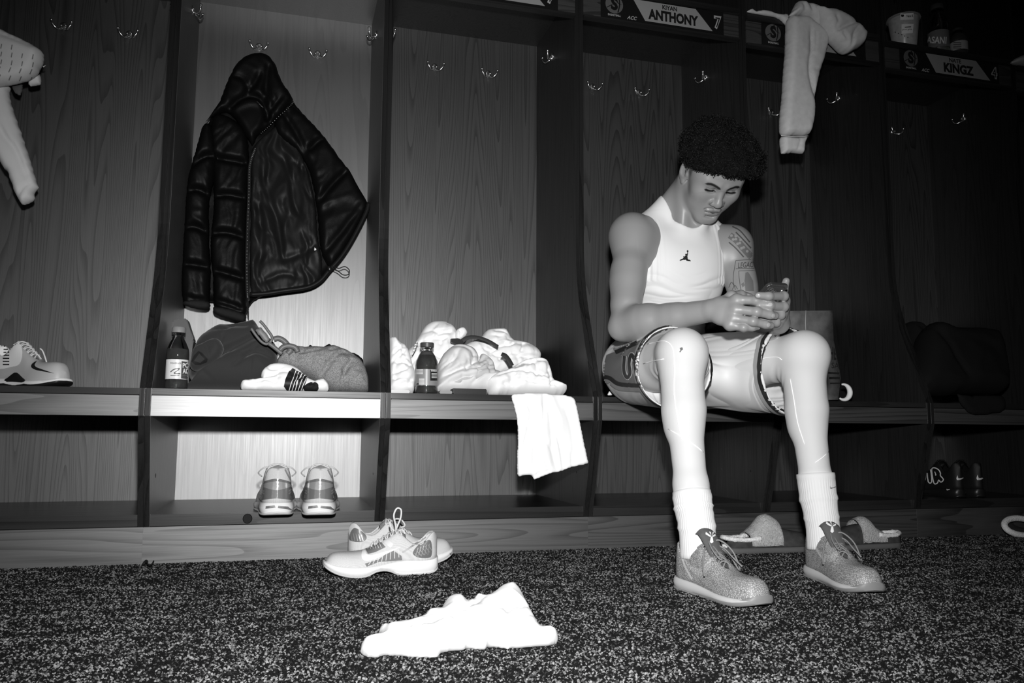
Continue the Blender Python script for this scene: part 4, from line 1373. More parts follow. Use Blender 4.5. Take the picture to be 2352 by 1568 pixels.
class Shoe:
    def __init__(self, name, heel, toe, label, m_upper, m_mid, m_out, m_tongue, m_lace, z0=0.0, top=1.0, wide=1.0, sole=1.0, parent=None, group=None, tongue_up=0.0, lace_rows=6, L=0.30, lining=None, out_top=None, arch=0.0):
        heel, toe = np.array(heel, float), np.array(toe, float)
        self.L = L
        d = toe - heel; d /= np.linalg.norm(d)
        n = np.array([-d[1], d[0]])
        self.M = lambda p: np.array([heel[0] + d[0] * p[0] + n[0] * p[1], heel[1] + d[1] * p[0] + n[1] * p[1], z0 + p[2]])
        self.top = top; self.wide = wide
        self.ZT = [(0, 0.080), (0.03, 0.091), (0.07, 0.088), (0.14, 0.070), (0.22, 0.066), (0.30, 0.080), (0.36, 0.092), (0.45, 0.082), (0.56, 0.066), (0.66, 0.055), (0.78, 0.052), (0.88, 0.052), (0.95, 0.047), (1, 0.030)]
        self.ZB = [(0, 0.030), (0.3, 0.028), (0.6, 0.021), (0.85, 0.021), (1, 0.026)]
        self.ZS = [(0, 0.007), (0.05, 0.001), (0.2, 0.0), (0.7, 0.0), (0.85, 0.003), (0.95, 0.010), (1, 0.016)]
        self.GP = [(0, 0), (0.025, 0.0), (0.05, 0.016), (0.09, 0.0235), (0.2, 0.026), (0.30, 0.022), (0.35, 0.017), (0.45, 0.013), (0.58, 0.009), (0.63, 0.0)]
        self.sole = sole
        if arch:      # running sole: rounded heel, hollow under the arch, toe turned up
            self.ZS = [(0, 0.014), (0.05, 0.004), (0.15, 0.0), (0.36, 0.001), (0.46, arch), (0.55, arch), (0.64, 0.002), (0.75, 0.001), (0.88, 0.010), (0.96, 0.022), (1, 0.032)]
            self.ZB = [(0, 0.034), (0.1, 0.029), (0.35, 0.030), (0.6, 0.022), (0.85, 0.024), (1, 0.033)]
        if parent is None:
            root = empty(name, tuple(self.M((L * 0.5, 0, 0))), label, 'shoe', group)
        else:
            root = None
        # upper
        V, F2 = [], []
        ns = 10
        cols = []
        for side in (1, -1):
            for t in STAT:
                w, zb = tab(t, W_TAB) * wide * L / 0.30, self.zb(t) - 0.003
                zt = self.zt(t); g = max(0.0, tab(t, self.GP)) if 0.025 < t < 0.63 else 0.0
                g = min(g * wide, w * 0.85)
                for k in range(ns + 1):
                    s = k / ns * math.pi / 2
                    y = g + (w - g) * max(0.0, math.cos(s)) ** 0.75
                    z = zb + (zt - zb) * math.sin(s) ** 0.95
                    V.append(self.M((t * L, side * y, z)))
        m = len(STAT)
        for sd in (0, 1):
            o = sd * m * (ns + 1)
            for i in range(m - 1):
                for k in range(ns):
                    a, b, c, e = o + i * (ns + 1) + k, o + (i + 1) * (ns + 1) + k, o + (i + 1) * (ns + 1) + k + 1, o + i * (ns + 1) + k + 1
                    F2.append((a, b, c, e) if sd == 0 else (a, e, c, b))
        bm = bmesh.new()
        vs = [bm.verts.new(tuple(p)) for p in V]
        for f in F2: bm.faces.new([vs[i] for i in f])
        bmesh.ops.remove_doubles(bm, verts=bm.verts, dist=0.00025)
        bmesh.ops.dissolve_degenerate(bm, edges=bm.edges, dist=1e-5)
        bmesh.ops.recalc_face_normals(bm, faces=bm.faces)
        # thickness: the lining side goes inwards
        ctr = V3(self.M((L * 0.5, 0, 0.04)))
        out = sum(1 if f.normal.dot(f.calc_center_median() - ctr) > 0 else -1 for f in bm.faces)
        if out < 0: bmesh.ops.reverse_faces(bm, faces=bm.faces)
        bmesh.ops.solidify(bm, geom=list(bm.faces), thickness=0.0042)
        up = bpy.data.meshes.new('upper'); bm.to_mesh(up); bm.free(); up.shade_smooth()
        if parent is None:
            self.upper = link('upper', up, m_upper, root); base = root
        else:
            self.upper = link(name, up, m_upper, parent); base = self.upper
            self.upper['label'] = label
        self.base = base
        # insole so that one does not look through the shoe
        iv = []
        for t in STAT[1:-1]:
            w = tab(t, W_TAB) * wide * L / 0.30 * 0.93
            iv += [self.M((t * L, w, self.zb(t) + 0.004)), self.M((t * L, -w, self.zb(t) + 0.004))]
        link('insole', mesh('insole', iv, [(2 * i, 2 * i + 1, 2 * i + 3, 2 * i + 2) for i in range(len(STAT) - 3)]), lining or m_tongue, base)
        # midsole and outsole
        self.mid = self.slab('midsole', 1.0, lambda t: self.zs(t) + 0.0045, lambda t: self.zb(t), 0.0035, m_mid, base, bulge=0.003)
        self.out = self.slab('outsole', 1.0, lambda t: self.zs(t), out_top or (lambda t: self.zs(t) + 0.0055), 0.0042, m_out, base, bulge=0.0018)
        # tongue
        P = []
        nt = 12
        for i in range(nt + 1):
            u = i / nt
            t = 0.64 - 0.33 * u - 0.02 * u * u
            z = self.zt(t) - 0.004 + (0.010 + tongue_up) * max(0, u - 0.35) / 0.65 + 0.002
            for k in range(9):
                v = (k - 4) / 4
                wd = (0.014 + 0.016 * u) * (1.0 if u < 0.85 else math.sqrt(max(0.05, 1 - ((u - 0.85) / 0.17) ** 2)))
                P.append(self.M((t * L, v * wd * wide, z - 0.010 * v * v * (0.4 + u))))
        bm = bmesh.new()
        vs = [bm.verts.new(tuple(p)) for p in P]
        for i in range(nt):
            for k in range(8):
                bm.faces.new([vs[i * 9 + k], vs[i * 9 + k + 1], vs[(i + 1) * 9 + k + 1], vs[(i + 1) * 9 + k]])
        bmesh.ops.solidify(bm, geom=list(bm.faces), thickness=0.006)
        tm_ = bm_mesh('tongue', bm, True)
        self.tongue = link('tongue', tm_, m_tongue, base)
        # lacing
        lp = []
        for i in range(lace_rows):
            t = 0.60 - 0.23 * i / (lace_rows - 1)
            t2 = t - 0.035
            for sg in (1, -1):
                g0, g1 = tab(t, self.GP) * wide + 0.005, tab(t2, self.GP) * wide + 0.005
                z0_, z1_ = self.zt(t) + 0.0015, self.zt(t2) + 0.0015
                path = [self.M((t * L, sg * g0, z0_ - 0.003)), self.M((t * L - 0.002, sg * g0 * 0.6, z0_ + 0.003)), self.M(((t + t2) / 2 * L, 0, (z0_ + z1_) / 2 + 0.0055 + 0.001 * sg)), self.M((t2 * L + 0.002, -sg * g1 * 0.6, z1_ + 0.003)), self.M((t2 * L, -sg * g1, z1_ - 0.003))]
                lp.append(tube_data(spline(path, 4), 0.0021, 6))
        v, f = merge(lp)
        self.laces = link('laces', mesh('laces', v, f), m_lace, base)
        self.root = base
        self._bvh = None
    def zt(self, t): return tab(t, self.ZT) * self.top
    def zb(self, t): return tab(t, self.ZB) * self.sole
    def zs(self, t): return tab(t, self.ZS)
    def slab(self, name, k, z0, z1, grow_, m, base, bulge=0.002):
        V, F2 = [], []
        prof = [(0, 0.0), (1, 0.0), (1, 0.25), (1, 0.6), (1, 1.0), (0, 1.0)]
        per = len(prof) * 2 - 2
        for t in STAT:
            w = tab(t, W_TAB) * self.wide * self.L / 0.30
            w = w * k + grow_ * min(1, w / 0.02)
            a, b = z0(t), z1(t)
            xx = t * self.L + (t - 0.5) * 2 * grow_
            ring = [(w * 0.93, a), (w + bulge * 0.5 * min(1, w / 0.01), a + (b - a) * 0.22), (w + bulge * min(1, w / 0.01), a + (b - a) * 0.55), (w, a + (b - a) * 0.9), (w * 0.93, b)]
            pts = [(y, z) for y, z in ring] + [(-y, z) for y, z in ring[::-1]]
            for y, z in pts: V.append(self.M((xx, y, z)))
        n = 10
        for i in range(len(STAT) - 1):
            for q in range(n):
                F2.append((i * n + q, (i + 1) * n + q, (i + 1) * n + (q + 1) % n, i * n + (q + 1) % n))
        bm = bmesh.new()
        vs = [bm.verts.new(tuple(p)) for p in V]
        for f in F2: bm.faces.new([vs[i] for i in f])
        bmesh.ops.remove_doubles(bm, verts=bm.verts, dist=0.0002)
        bmesh.ops.recalc_face_normals(bm, faces=bm.faces)
        me = bm_mesh(name, bm, True)
        try: me.set_sharp_from_angle(angle=math.radians(50))
        except Exception: pass
        return link(name, me, m, base)
    @property
    def bvh(self):
        if self._bvh is None: self._bvh = bvh_of(self.upper, self.mid, self.out)
        return self._bvh
    def lace(self, pts, r=0.0021, n=6, sides=6):
        return tube('lace', spline([self.M(p) for p in pts], n), r, self.laces.data.materials[0], self.base, sides)

def scale_mat(name, lo, hi, sc=150):
    """snake-scale embossing: cells with pale raised centres"""
    m = bpy.data.materials.new(name); m.use_nodes = True
    nt = m.node_tree; N, L = nt.nodes, nt.links
    b = N['Principled BSDF']; b.inputs['Roughness'].default_value = 0.42; b.inputs['Specular IOR Level'].default_value = 0.45
    tc = N.new('ShaderNodeTexCoord')
    v = N.new('ShaderNodeTexVoronoi'); v.feature = 'DISTANCE_TO_EDGE'; v.inputs['Scale'].default_value = sc; v.inputs['Randomness'].default_value = 0.75
    L.new(tc.outputs['Object'], v.inputs['Vector'])
    mr = N.new('ShaderNodeMapRange'); mr.inputs[1].default_value = 0.02; mr.inputs[2].default_value = 0.22; mr.inputs[3].default_value = lo; mr.inputs[4].default_value = hi
    L.new(v.outputs['Distance'], mr.inputs[0]); L.new(mr.outputs[0], b.inputs['Base Color'])
    bp = N.new('ShaderNodeBump'); bp.inputs['Strength'].default_value = 0.6; bp.inputs['Distance'].default_value = 0.0015
    L.new(v.outputs['Distance'], bp.inputs['Height']); L.new(bp.outputs[0], b.inputs['Normal'])
    return m
def mesh_mat(name, lo, hi, sc=900):
    m = mat(name, lo, 0.7, 0.3)
    nt = m.node_tree; N, L = nt.nodes, nt.links; b = N['Principled BSDF']
    tc = N.new('ShaderNodeTexCoord')
    v = N.new('ShaderNodeTexVoronoi'); v.inputs['Scale'].default_value = sc; v.inputs['Randomness'].default_value = 0.3
    L.new(tc.outputs['Object'], v.inputs['Vector'])
    mr = N.new('ShaderNodeMapRange'); mr.inputs[1].default_value = 0.1; mr.inputs[2].default_value = 0.5; mr.inputs[3].default_value = lo; mr.inputs[4].default_value = hi
    L.new(v.outputs['Distance'], mr.inputs[0]); L.new(mr.outputs[0], b.inputs['Base Color'])
    bp = N.new('ShaderNodeBump'); bp.inputs['Strength'].default_value = 0.4; bp.inputs['Distance'].default_value = 0.0006
    L.new(v.outputs['Distance'], bp.inputs['Height']); L.new(bp.outputs[0], b.inputs['Normal'])
    return m
SOLEW = mat('white_foam_sole', 0.72, 0.6, 0.3, bump=(300, 0.05, 0.0004))
SOLEG = mat('grey_rubber_sole', 0.22, 0.5, 0.4)
SOLEL = mat('light_grey_sole', 0.52, 0.55, 0.35)
LACEW = mat('pale_lace', 0.62, 0.8, 0.2, bump=(2000, 0.3, 0.0004))
LACEG = mat('grey_lace', 0.20, 0.7, 0.25, bump=(2000, 0.3, 0.0004))
SCALE = scale_mat('scaled_upper', 0.15, 0.40, 230)
GREYU = mat('smooth_grey_upper', 0.20, 0.5, 0.4)
SILVER = mat('silver_overlay', 0.50, 0.30, 0.5, metal=0.6)
SILVERD = mat('dark_silver_overlay', 0.24, 0.32, 0.5, metal=0.5)
MESHW = mesh_mat('pale_mesh', 0.34, 0.58)
LININGW = mat('pale_lining', 0.55, 0.85, 0.2, bump=(800, 0.2, 0.0006))

# the player's basketball shoes
BB_OUT = [(0, 0.012), (0.06, 0.007), (0.3, 0.006), (0.46, 0.006), (0.58, 0.016), (0.8, 0.017), (0.93, 0.024), (1, 0.034)]
bR = Shoe('shoe', *FEET[0], 'grey scaled low basketball shoe with a loose bow', SCALE, SOLEL, SOLEG, GREYU, LACEG, parent=person, out_top=lambda t: tab(t, BB_OUT), tongue_up=0.048, top=1.26, wide=0.98)
bL = Shoe('shoe', *FEET[1], 'grey scaled low basketball shoe with a loose bow', SCALE, SOLEL, SOLEG, GREYU, LACEG, parent=person, out_top=lambda t: tab(t, BB_OUT), tongue_up=0.048, top=1.26, wide=0.98)
for sh, sgn in ((bR, 1), (bL, -1)):
    _l = sh.lace
    lace_ = lambda pts, _l=_l: _l([(x, y, z * 1.22) for x, y, z in pts])
    lace_([(0.118, 0.0, 0.100), (0.130, 0.020, 0.106), (0.150, 0.040, 0.088), (0.165, 0.048, 0.060), (0.158, 0.052, 0.052), (0.140, 0.040, 0.078), (0.122, 0.012, 0.100)])
    lace_([(0.118, 0.0, 0.101), (0.128, -0.010, 0.104), (0.150, -0.018, 0.092), (0.170, -0.016, 0.078), (0.172, -0.008, 0.076), (0.150, -0.006, 0.090), (0.120, 0.0, 0.101)])
    lace_([(0.119, 0.0, 0.101), (0.135, -0.030, 0.088), (0.150, -0.046, 0.062), (0.162, -0.052, 0.045)])
    lace_([(0.119, 0.0, 0.101), (0.138, 0.024, 0.092), (0.166, 0.030, 0.076), (0.190, 0.036, 0.062)])
    tb = bvh_of(sh.tongue)
    # three-petal emblem on the tongue
    ex, ey = (1634, 1232) if sgn > 0 else (1911, 1208)
    em = [fill([(ex + x, ey + y) for x, y in p]) for p in ([(0, 0), (-13, -10), (-14, -5), (-4, 1)], [(0, 0), (13, -10), (14, -5), (4, 1)], [(-2, 1), (-4, 13), (0, 16), (4, 13), (2, 1)], [(-1, -1), (-6, -11), (-2, -10)], [(1, -1), (6, -11), (2, -10)])]
    for p_ in em:
        decal_cam('tongue_emblem', [p_], tb, WHITEP, sh.tongue, off=0.0014, cut=6)
ok_ = mat('pale_tick', 0.48, 0.35, 0.4)
TICKS = mat('silver_print', 0.46, 0.4, 0.4, bump=(500, 0.8, 0.002), var=(380, 0.35, 1.3))
decal_cam('side_tick', [fill([(1566, 1274), (1580, 1290), (1594, 1302), (1606, 1305), (1618, 1298), (1634, 1280), (1634, 1281), (1630, 1305), (1616, 1320), (1604, 1323), (1590, 1312), (1578, 1297)], True)], bR.bvh, TICKS, bR.base, off=0.0008)
decal_cam('heel_line', [rib([(1573, 1245), (1566, 1270), (1574, 1300), (1590, 1330)], 4)], bR.bvh, ok_, bR.base, off=0.0008)
decal_cam('side_tick', [fill([(1870, 1250), (1884, 1264), (1898, 1273), (1912, 1271), (1926, 1258), (1926, 1259), (1922, 1280), (1906, 1291), (1890, 1280)], True)], bL.bvh, TICKS, bL.base, off=0.0008)
decal_cam('heel_line', [rib([(1872, 1215), (1868, 1240), (1880, 1268), (1896, 1290)], 4)], bL.bvh, ok_, bL.base, off=0.0008)

# phone in the hands
def rounded(w, h, r, n=6):
    pts = []
    for cx, cy, a0 in ((w / 2 - r, h / 2 - r, 0), (-w / 2 + r, h / 2 - r, 90), (-w / 2 + r, -h / 2 + r, 180), (w / 2 - r, -h / 2 + r, 270)):
        for k in range(n + 1):
            a_ = math.radians(a0 + 90 * k / n)
            pts.append((cx + r * math.cos(a_), cy + r * math.sin(a_)))
    return pts
ptop = at(1789, 652, -0.625)
lng = nrm(0.35 * RT + 0.60 * UP - 0.72 * FW)          # towards its top end, which tips to the viewer
wid = nrm(0.87 * RT - 0.02 * UP + 0.406 * FW)
bk = np.cross(wid, lng)                               # the way its back faces
pc = ptop - lng * 0.073
PM = Matrix(((wid[0], lng[0], bk[0], pc[0]), (wid[1], lng[1], bk[1], pc[1]), (wid[2], lng[2], bk[2], pc[2]), (0, 0, 0, 1)))
phone = empty('phone', tuple(pc), 'dark smartphone with a triple camera block, held up in both hands', 'phone')
def pslab(name, w, h, r, z0, z1, m, off=(0, 0), bevel=0.0, par=None):
    pts = [(x + off[0], y + off[1]) for x, y in rounded(w, h, r)]
    bm = bmesh.new()
    A = [bm.verts.new(PM @ Vector((x, y, z0))) for x, y in pts]; B = [bm.verts.new(PM @ Vector((x, y, z1))) for x, y in pts]
    bm.faces.new(A); bm.faces.new(B[::-1])
    for i in range(len(pts)): bm.faces.new([A[i], B[i], B[(i + 1) % len(pts)], A[(i + 1) % len(pts)]])
    return link(name, bm_mesh(name, bm, bevel=bevel), m, par or phone)
PH_F = mat('phone_frame', 0.30, 0.28, 0.5, metal=0.9); PH_B = mat('phone_back', 0.05, 0.28, 0.5); PH_S = mat('phone_screen', 0.01, 0.08, 0.5)
pslab('frame', 0.0715, 0.1475, 0.011, -0.004, 0.004, PH_F, bevel=0.0012)
pslab('back_glass', 0.068, 0.144, 0.010, 0.0041, 0.0047, PH_B)
pslab('screen', 0.068, 0.144, 0.010, -0.0047, -0.0041, PH_S)
blk = pslab('camera_block', 0.058, 0.040, 0.010, 0.0048, 0.0068, PH_B, off=(0, 0.046), bevel=0.0008)
for lx, ly in ((-0.016, 0.055), (-0.016, 0.037), (0.001, 0.046)):
    v, f = lathe_data([(0.0078, 0.0069), (0.0078, 0.0088), (0.0064, 0.0090), (0.0060, 0.0080), (0.0, 0.0080)], 20)
    v = [PM @ Vector((p[0] + lx, p[1] + ly, p[2])) for p in v]
    link('lens', mesh('lens', v, f), mat('lens_ring', 0.12, 0.15, 0.6, metal=0.3), blk)
v, f = lathe_data([(0.0028, 0.0069), (0.0028, 0.0075), (0.0, 0.0076)], 12)
link('flash_lamp', mesh('flash_lamp', [PM @ Vector((p[0] + 0.020, p[1] + 0.055, p[2])) for p in v], f), mat('flash_lamp', 0.8, 0.2), blk)
# ------------------------------------------------------------------ the puffer jacket on its hook
NYLON = mat('black_nylon', 0.004, 0.46, 0.11, bump=(160, 0.25, 0.0010))
SATIN = mat('black_satin_lining', 0.010, 0.45, 0.14, bump=(90, 0.15, 0.0010))
ZIPM = mat('zip_metal', 0.5, 0.3, 0.5, metal=0.9)
JY = 0.555
jacket = empty('puffer_jacket', tuple(at(600, 735, JY)), 'black quilted puffer jacket hanging open from a coat hook', 'jacket')
JW = ((0.0025, (55, 9), 0.15, 0.03), (0.004, (16, 10), -0.5, 0.05))
puff('back_shell', [(545, 150), (590, 124), (632, 140), (652, 190), (700, 262), (745, 310), (790, 372), (806, 390), (826, 430), (846, 463), (842, 490), (815, 545), (786, 592), (752, 634), (705, 664), (640, 676), (590, 690), (560, 720), (500, 700), (440, 690), (424, 600), (432, 400), (465, 300), (505, 230)], JY + 0.02, NYLON, jacket, T=(0.03, 0.03), R=0.05, folds=JW, res=0.009, seed=2)
puff('lining', [(576, 345), (596, 318), (622, 296), (646, 278), (664, 286), (684, 330), (704, 378), (718, 425), (728, 480), (732, 540), (742, 600), (735, 648), (705, 664), (640, 674), (590, 682), (572, 660), (572, 520), (574, 410)], JY - 0.012, SATIN, jacket, T=(0.012, 0.01), R=0.010,
     creases=[([(600, 380), (612, 440), (640, 520), (650, 600)], 0.012, 0.010), ([(650, 350), (668, 420), (675, 470), (700, 510)], 0.010, 0.009), ([(590, 420), (600, 520), (598, 620)], 0.010, 0.008), ([(690, 370), (700, 430), (722, 470)], 0.009, 0.009), ([(640, 600), (690, 585), (730, 560)], 0.012, 0.007), ([(600, 650), (650, 630), (690, 640)], 0.010, 0.006)],
     folds=((0.008, (26, 5), 0.12, 0.05), (0.002, (60, 10), 0.2, 0.05)), res=0.006, seed=3, auto=(5, 0.12, 0.005, 1.5))
puff('sleeve', [(650, 195), (672, 238), (700, 262), (745, 310), (790, 372), (806, 390), (826, 430), (847, 463), (842, 488), (815, 545), (788, 590), (764, 618), (742, 600), (730, 560), (726, 500), (716, 430), (700, 380), (672, 345), (640, 320), (625, 290), (640, 250)], JY - 0.012, NYLON, jacket, T=(0.032, 0.02), R=0.035,
     creases=[([(706, 352), (730, 330), (752, 318)], 0.011, 0.022), ([(728, 470), (760, 430), (800, 392)], 0.011, 0.022), ([(738, 590), (780, 540), (835, 470)], 0.012, 0.012), ([(640, 250), (690, 330), (715, 420)], 0.010, 0.012)], folds=((0.0045, (24, 7), -0.75, 0.06), (0.002, (70, 12), -0.6, 0.03)), res=0.008, seed=4)
puff('front_panel', [(500, 262), (540, 275), (572, 318), (574, 400), (570, 480), (568, 560), (569, 640), (571, 690), (566, 728), (520, 722), (490, 706), (486, 640), (480, 560), (488, 470), (484, 380), (478, 320), (482, 280)], JY - 0.030, NYLON, jacket, T=(0.040, 0.02), R=0.035,
     creases=[([(478, 362), (520, 372), (574, 380)], 0.011, 0.030), ([(484, 455), (525, 452), (571, 460)], 0.011, 0.030), ([(482, 540), (525, 538), (569, 552)], 0.011, 0.030), ([(486, 622), (525, 632), (569, 645)], 0.011, 0.028), ([(488, 690), (530, 702), (566, 716)], 0.009, 0.015)], folds=((0.004, (40, 9), -0.35, 0.05), (0.0018, (95, 14), -0.2, 0.03)), res=0.007, seed=5)
puff('sleeve', [(463, 290), (485, 285), (500, 330), (498, 400), (486, 460), (484, 540), (488, 620), (486, 690), (480, 704), (436, 704), (417, 690), (414, 640), (416, 590), (420, 520), (425, 445), (432, 395), (446, 348)], JY - 0.042, NYLON, jacket, T=(0.042, 0.025), R=0.035,
     creases=[([(430, 392), (470, 366), (500, 362)], 0.011, 0.030), ([(424, 445), (455, 440), (490, 455)], 0.011, 0.030), ([(417, 528), (450, 525), (486, 540)], 0.011, 0.030), ([(414, 608), (450, 612), (488, 618)], 0.011, 0.028), ([(416, 682), (450, 690), (484, 694)], 0.009, 0.015)], folds=((0.004, (40, 9), 0.45, 0.05), (0.0018, (95, 14), 0.3, 0.03)), res=0.007, seed=6)
puff('collar', [(467, 284), (498, 240), (512, 205), (530, 165), (552, 136), (578, 123), (604, 122), (622, 130), (637, 152), (646, 180), (662, 205), (676, 230), (672, 240), (650, 268), (622, 294), (598, 312), (580, 338), (566, 322), (540, 280), (520, 262), (490, 272)], JY - 0.030, NYLON, jacket, T=(0.034, 0.02), R=0.030,
     creases=[([(520, 262), (560, 230), (600, 235), (622, 294)], 0.010, 0.022), ([(560, 225), (585, 200), (600, 170)], 0.010, 0.012), ([(530, 180), (560, 190), (575, 220)], 0.010, 0.010), ([(610, 240), (612, 190), (620, 150)], 0.010, 0.010), ([(645, 230), (620, 262), (600, 300)], 0.008, 0.012)], folds=((0.004, (22, 12), 0.8, 0.06),), res=0.007, seed=7)
for pts in ([(420, 690), (450, 686), (483, 692), (481, 711), (450, 711), (425, 704), (417, 697)], [(490, 702), (530, 708), (566, 722), (562, 742), (530, 735), (500, 726), (488, 716)]):
    puff('cuff', pts, JY - 0.072, BLACK, jacket, T=(0.016, 0.03), R=0.012, folds=((0.0016, (160, 4), 0.1, 0.0),), res=0.005, seed=8)
tube('hem_binding', spline([at(x, y, JY - 0.045) for x, y in ((574, 676), (610, 674), (650, 668), (705, 660), (735, 645), (757, 620), (785, 588), (812, 545), (840, 490), (847, 466))], 5), 0.0085, SATIN, jacket, 10)
zp = spline([at(x, y, JY - 0.078) for x, y in ((586, 342), (574, 380), (572, 440), (569, 520), (567, 600), (568, 670), (571, 690))], 10)
zv = []
for p in zp[::1]:
    v, f = lathe_data([(0.0022, -0.0014), (0.0022, 0.0014)], 6); zv.append(([tuple(np.array(q) + p) for q in v], f))
v, f = merge(zv)
tube('zip_tape', zp, 0.0058, BLACK, jacket, 8, flat=0.4, up=(0, 1, 0))
link('zip_teeth', mesh('zip_teeth', [tuple(np.array(q) + [0, -0.0028, 0]) for q in v], f), ZIPM, jacket)
puff('zip_puller', [(565, 688), (573, 686), (573, 736), (570, 738), (567, 722)], JY - 0.085, BLACK, jacket, T=(0.003, 0.002), R=0.004, res=0.004)
zc = spline([at(x, y, JY - 0.075) for x, y in ((676, 232), (662, 248), (640, 268), (618, 290), (600, 306))], 5)
zv = []
for i, p in enumerate(zc):
    v, f = lathe_data([(0.0018, -0.0012), (0.0018, 0.0012)], 6); zv.append(([tuple(np.array(q) + p) for q in v], f))
v, f = merge(zv); link('zip_teeth', mesh('zip_teeth', v, f), ZIPM, jacket)
tube('draw_cord', spline([at(x, y, JY - 0.055) for x, y in ((752, 614), (765, 612), (778, 616), (792, 612), (802, 620), (800, 630), (788, 631), (776, 622), (764, 616))], 6), 0.0018, BLACK, jacket, 6)
puff('cord_stop', [(750, 610), (762, 610), (764, 622), (752, 624)], JY - 0.06, BLACKG, jacket, T=(0.006, 0.004), R=0.006, res=0.004)
puff('care_label', [(722, 566), (728, 572), (724, 577), (720, 574)], JY - 0.05, WHITE, jacket, T=(0.001, 0.001), R=0.003, res=0.003)
puff('pocket_badge', [(588, 232), (592, 232), (606, 246), (602, 248)], JY - 0.069, ZIPM, jacket, T=(0.001, 0.001), R=0.003, res=0.003)

# ------------------------------------------------------------------ grey hoodie thrown over the shelf of the paper-bag locker
FLEECE = mat('grey_fleece', 0.62, 0.9, 0.12, bump=(900, 0.15, 0.0005), var=(60, 0.93, 1.05))
HY = 0.10
hoodie = empty('hoodie', tuple(at(1830, 350, HY)), 'light grey hoodie thrown over the shelf front, one long sleeve hanging down', 'hoodie')
puff('sleeve', [(1806, 42), (1822, 37), (1850, 38), (1866, 52), (1880, 62), (1900, 90), (1892, 135), (1880, 172), (1870, 222), (1869, 262), (1866, 286), (1857, 312), (1830, 314), (1793, 310), (1791, 262), (1795, 222), (1799, 160), (1803, 110)], HY, FLEECE, hoodie, T=(0.036, 0.030), R=0.032,
     creases=[([(1852, 72), (1855, 110), (1850, 160), (1853, 190), (1866, 240)], (0.004, 0.012), 0.014), ([(1862, 80), (1862, 110), (1856, 140)], 0.004, 0.006), ([(1852, 162), (1868, 168), (1880, 166)], 0.008, 0.004), ([(1810, 44), (1840, 42), (1866, 56)], 0.003, 0.004)], folds=((0.0022, (14, 8), 0.5, 0.05),), res=0.007, seed=11)
puff('sleeve_cuff', [(1792, 312), (1825, 315), (1858, 313), (1849, 328), (1846, 352), (1843, 356), (1822, 353), (1796, 355), (1793, 345)], HY, FLEECE, hoodie, T=(0.024, 0.020), R=0.022, creases=[([(1832, 318), (1828, 336), (1824, 352)], 0.004, 0.004)], folds=((0.0008, (260, 3), 0.0, 0.0),), res=0.005, seed=12)
tube('cuff_seam', spline([at(x, y, HY - 0.036) for x, y in ((1794, 311), (1812, 313), (1835, 314), (1856, 312))], 4), 0.0022, FLEECE, hoodie, 6)
puff('hood', [(1808, 40), (1818, 24), (1829, 3), (1846, 7), (1864, 12), (1884, 22), (1902, 26), (1896, 60), (1900, 90), (1880, 66), (1862, 46), (1838, 38)], HY - 0.01, FLEECE, hoodie, T=(0.040, 0.03), R=0.028, creases=[([(1832, 6), (1838, 24), (1842, 38)], (0.004, 0.010), 0.010), ([(1846, 8), (1856, 30), (1874, 50)], (0.004, 0.010), 0.010)], res=0.006, seed=13)
puff('hoodie_body', [(1862, 12), (1884, 21), (1906, 24), (1928, 33), (1952, 48), (1968, 62), (1976, 73), (1984, 80), (1982, 96), (1977, 108), (1960, 118), (1945, 125), (1932, 119), (1915, 102), (1902, 88), (1888, 62)], HY - 0.03, FLEECE, hoodie, T=(0.050, 0.04), R=0.034, creases=[([(1964, 58), (1930, 70), (1904, 84)], (0.004, 0.012), 0.014), ([(1962, 66), (1945, 90), (1942, 122)], (0.003, 0.010), 0.010), ([(1902, 46), (1908, 60), (1902, 78)], 0.006, 0.006), ([(1918, 84), (1930, 100), (1926, 112)], 0.006, 0.008)], res=0.006, seed=14)
puff('hoodie_back', [(1713, 28), (1727, 17), (1736, 24), (1757, 21), (1785, 30), (1812, 34), (1812, 66), (1795, 50), (1780, 42), (1745, 36)], HY + 0.045, FLEECE, hoodie, T=(0.014, 0.014), R=0.016, creases=[([(1728, 18), (1731, 26), (1736, 30)], 0.004, 0.005)], res=0.006, seed=15)

# ------------------------------------------------------------------ patterned shirt hanging at the left edge
SHIRT = mat('pale_knit_shirt', 0.66, 0.8, 0.15, bump=(900, 0.15, 0.0005))
SY = 0.40
shirt = empty('long_sleeve_shirt', tuple(at(40, 470, SY)), 'pale long-sleeved shirt bunched on a hook at the left edge, one sleeve dangling', 'shirt')
sl_ = puff('sleeve', [(-60, 190), (22, 194), (26, 222), (40, 268), (56, 314), (74, 368), (88, 416), (94, 434), (84, 440), (82, 460), (62, 473), (46, 470), (32, 446), (16, 402), (2, 382), (-20, 340), (-60, 290)], SY, SHIRT, shirt, T=(0.034, 0.028), R=0.03,
     creases=[([(4, 290), (20, 320), (44, 350), (64, 400), (74, 424)], (0.004, 0.012), 0.010), ([(45, 458), (58, 434), (82, 422)], (0.003, 0.008), 0.008), ([(10, 210), (24, 270), (50, 330)], 0.008, 0.005)], folds=((0.003, (16, 6), 0.35, 0.05),), res=0.007, seed=21)
bd_ = puff('shirt_body', [(-70, 60), (0, 66), (22, 76), (60, 93), (94, 112), (104, 126), (104, 138), (98, 152), (90, 168), (74, 182), (44, 192), (0, 200), (-70, 205)], SY - 0.06, SHIRT, shirt, T=(0.045, 0.04), R=0.035, creases=[([(0, 84), (40, 98), (88, 116)], (0.003, 0.012), 0.010), ([(90, 118), (93, 140), (84, 166)], 0.005, 0.008)], folds=((0.002, (10, 8), 0.2, 0.04),), res=0.007, seed=22)
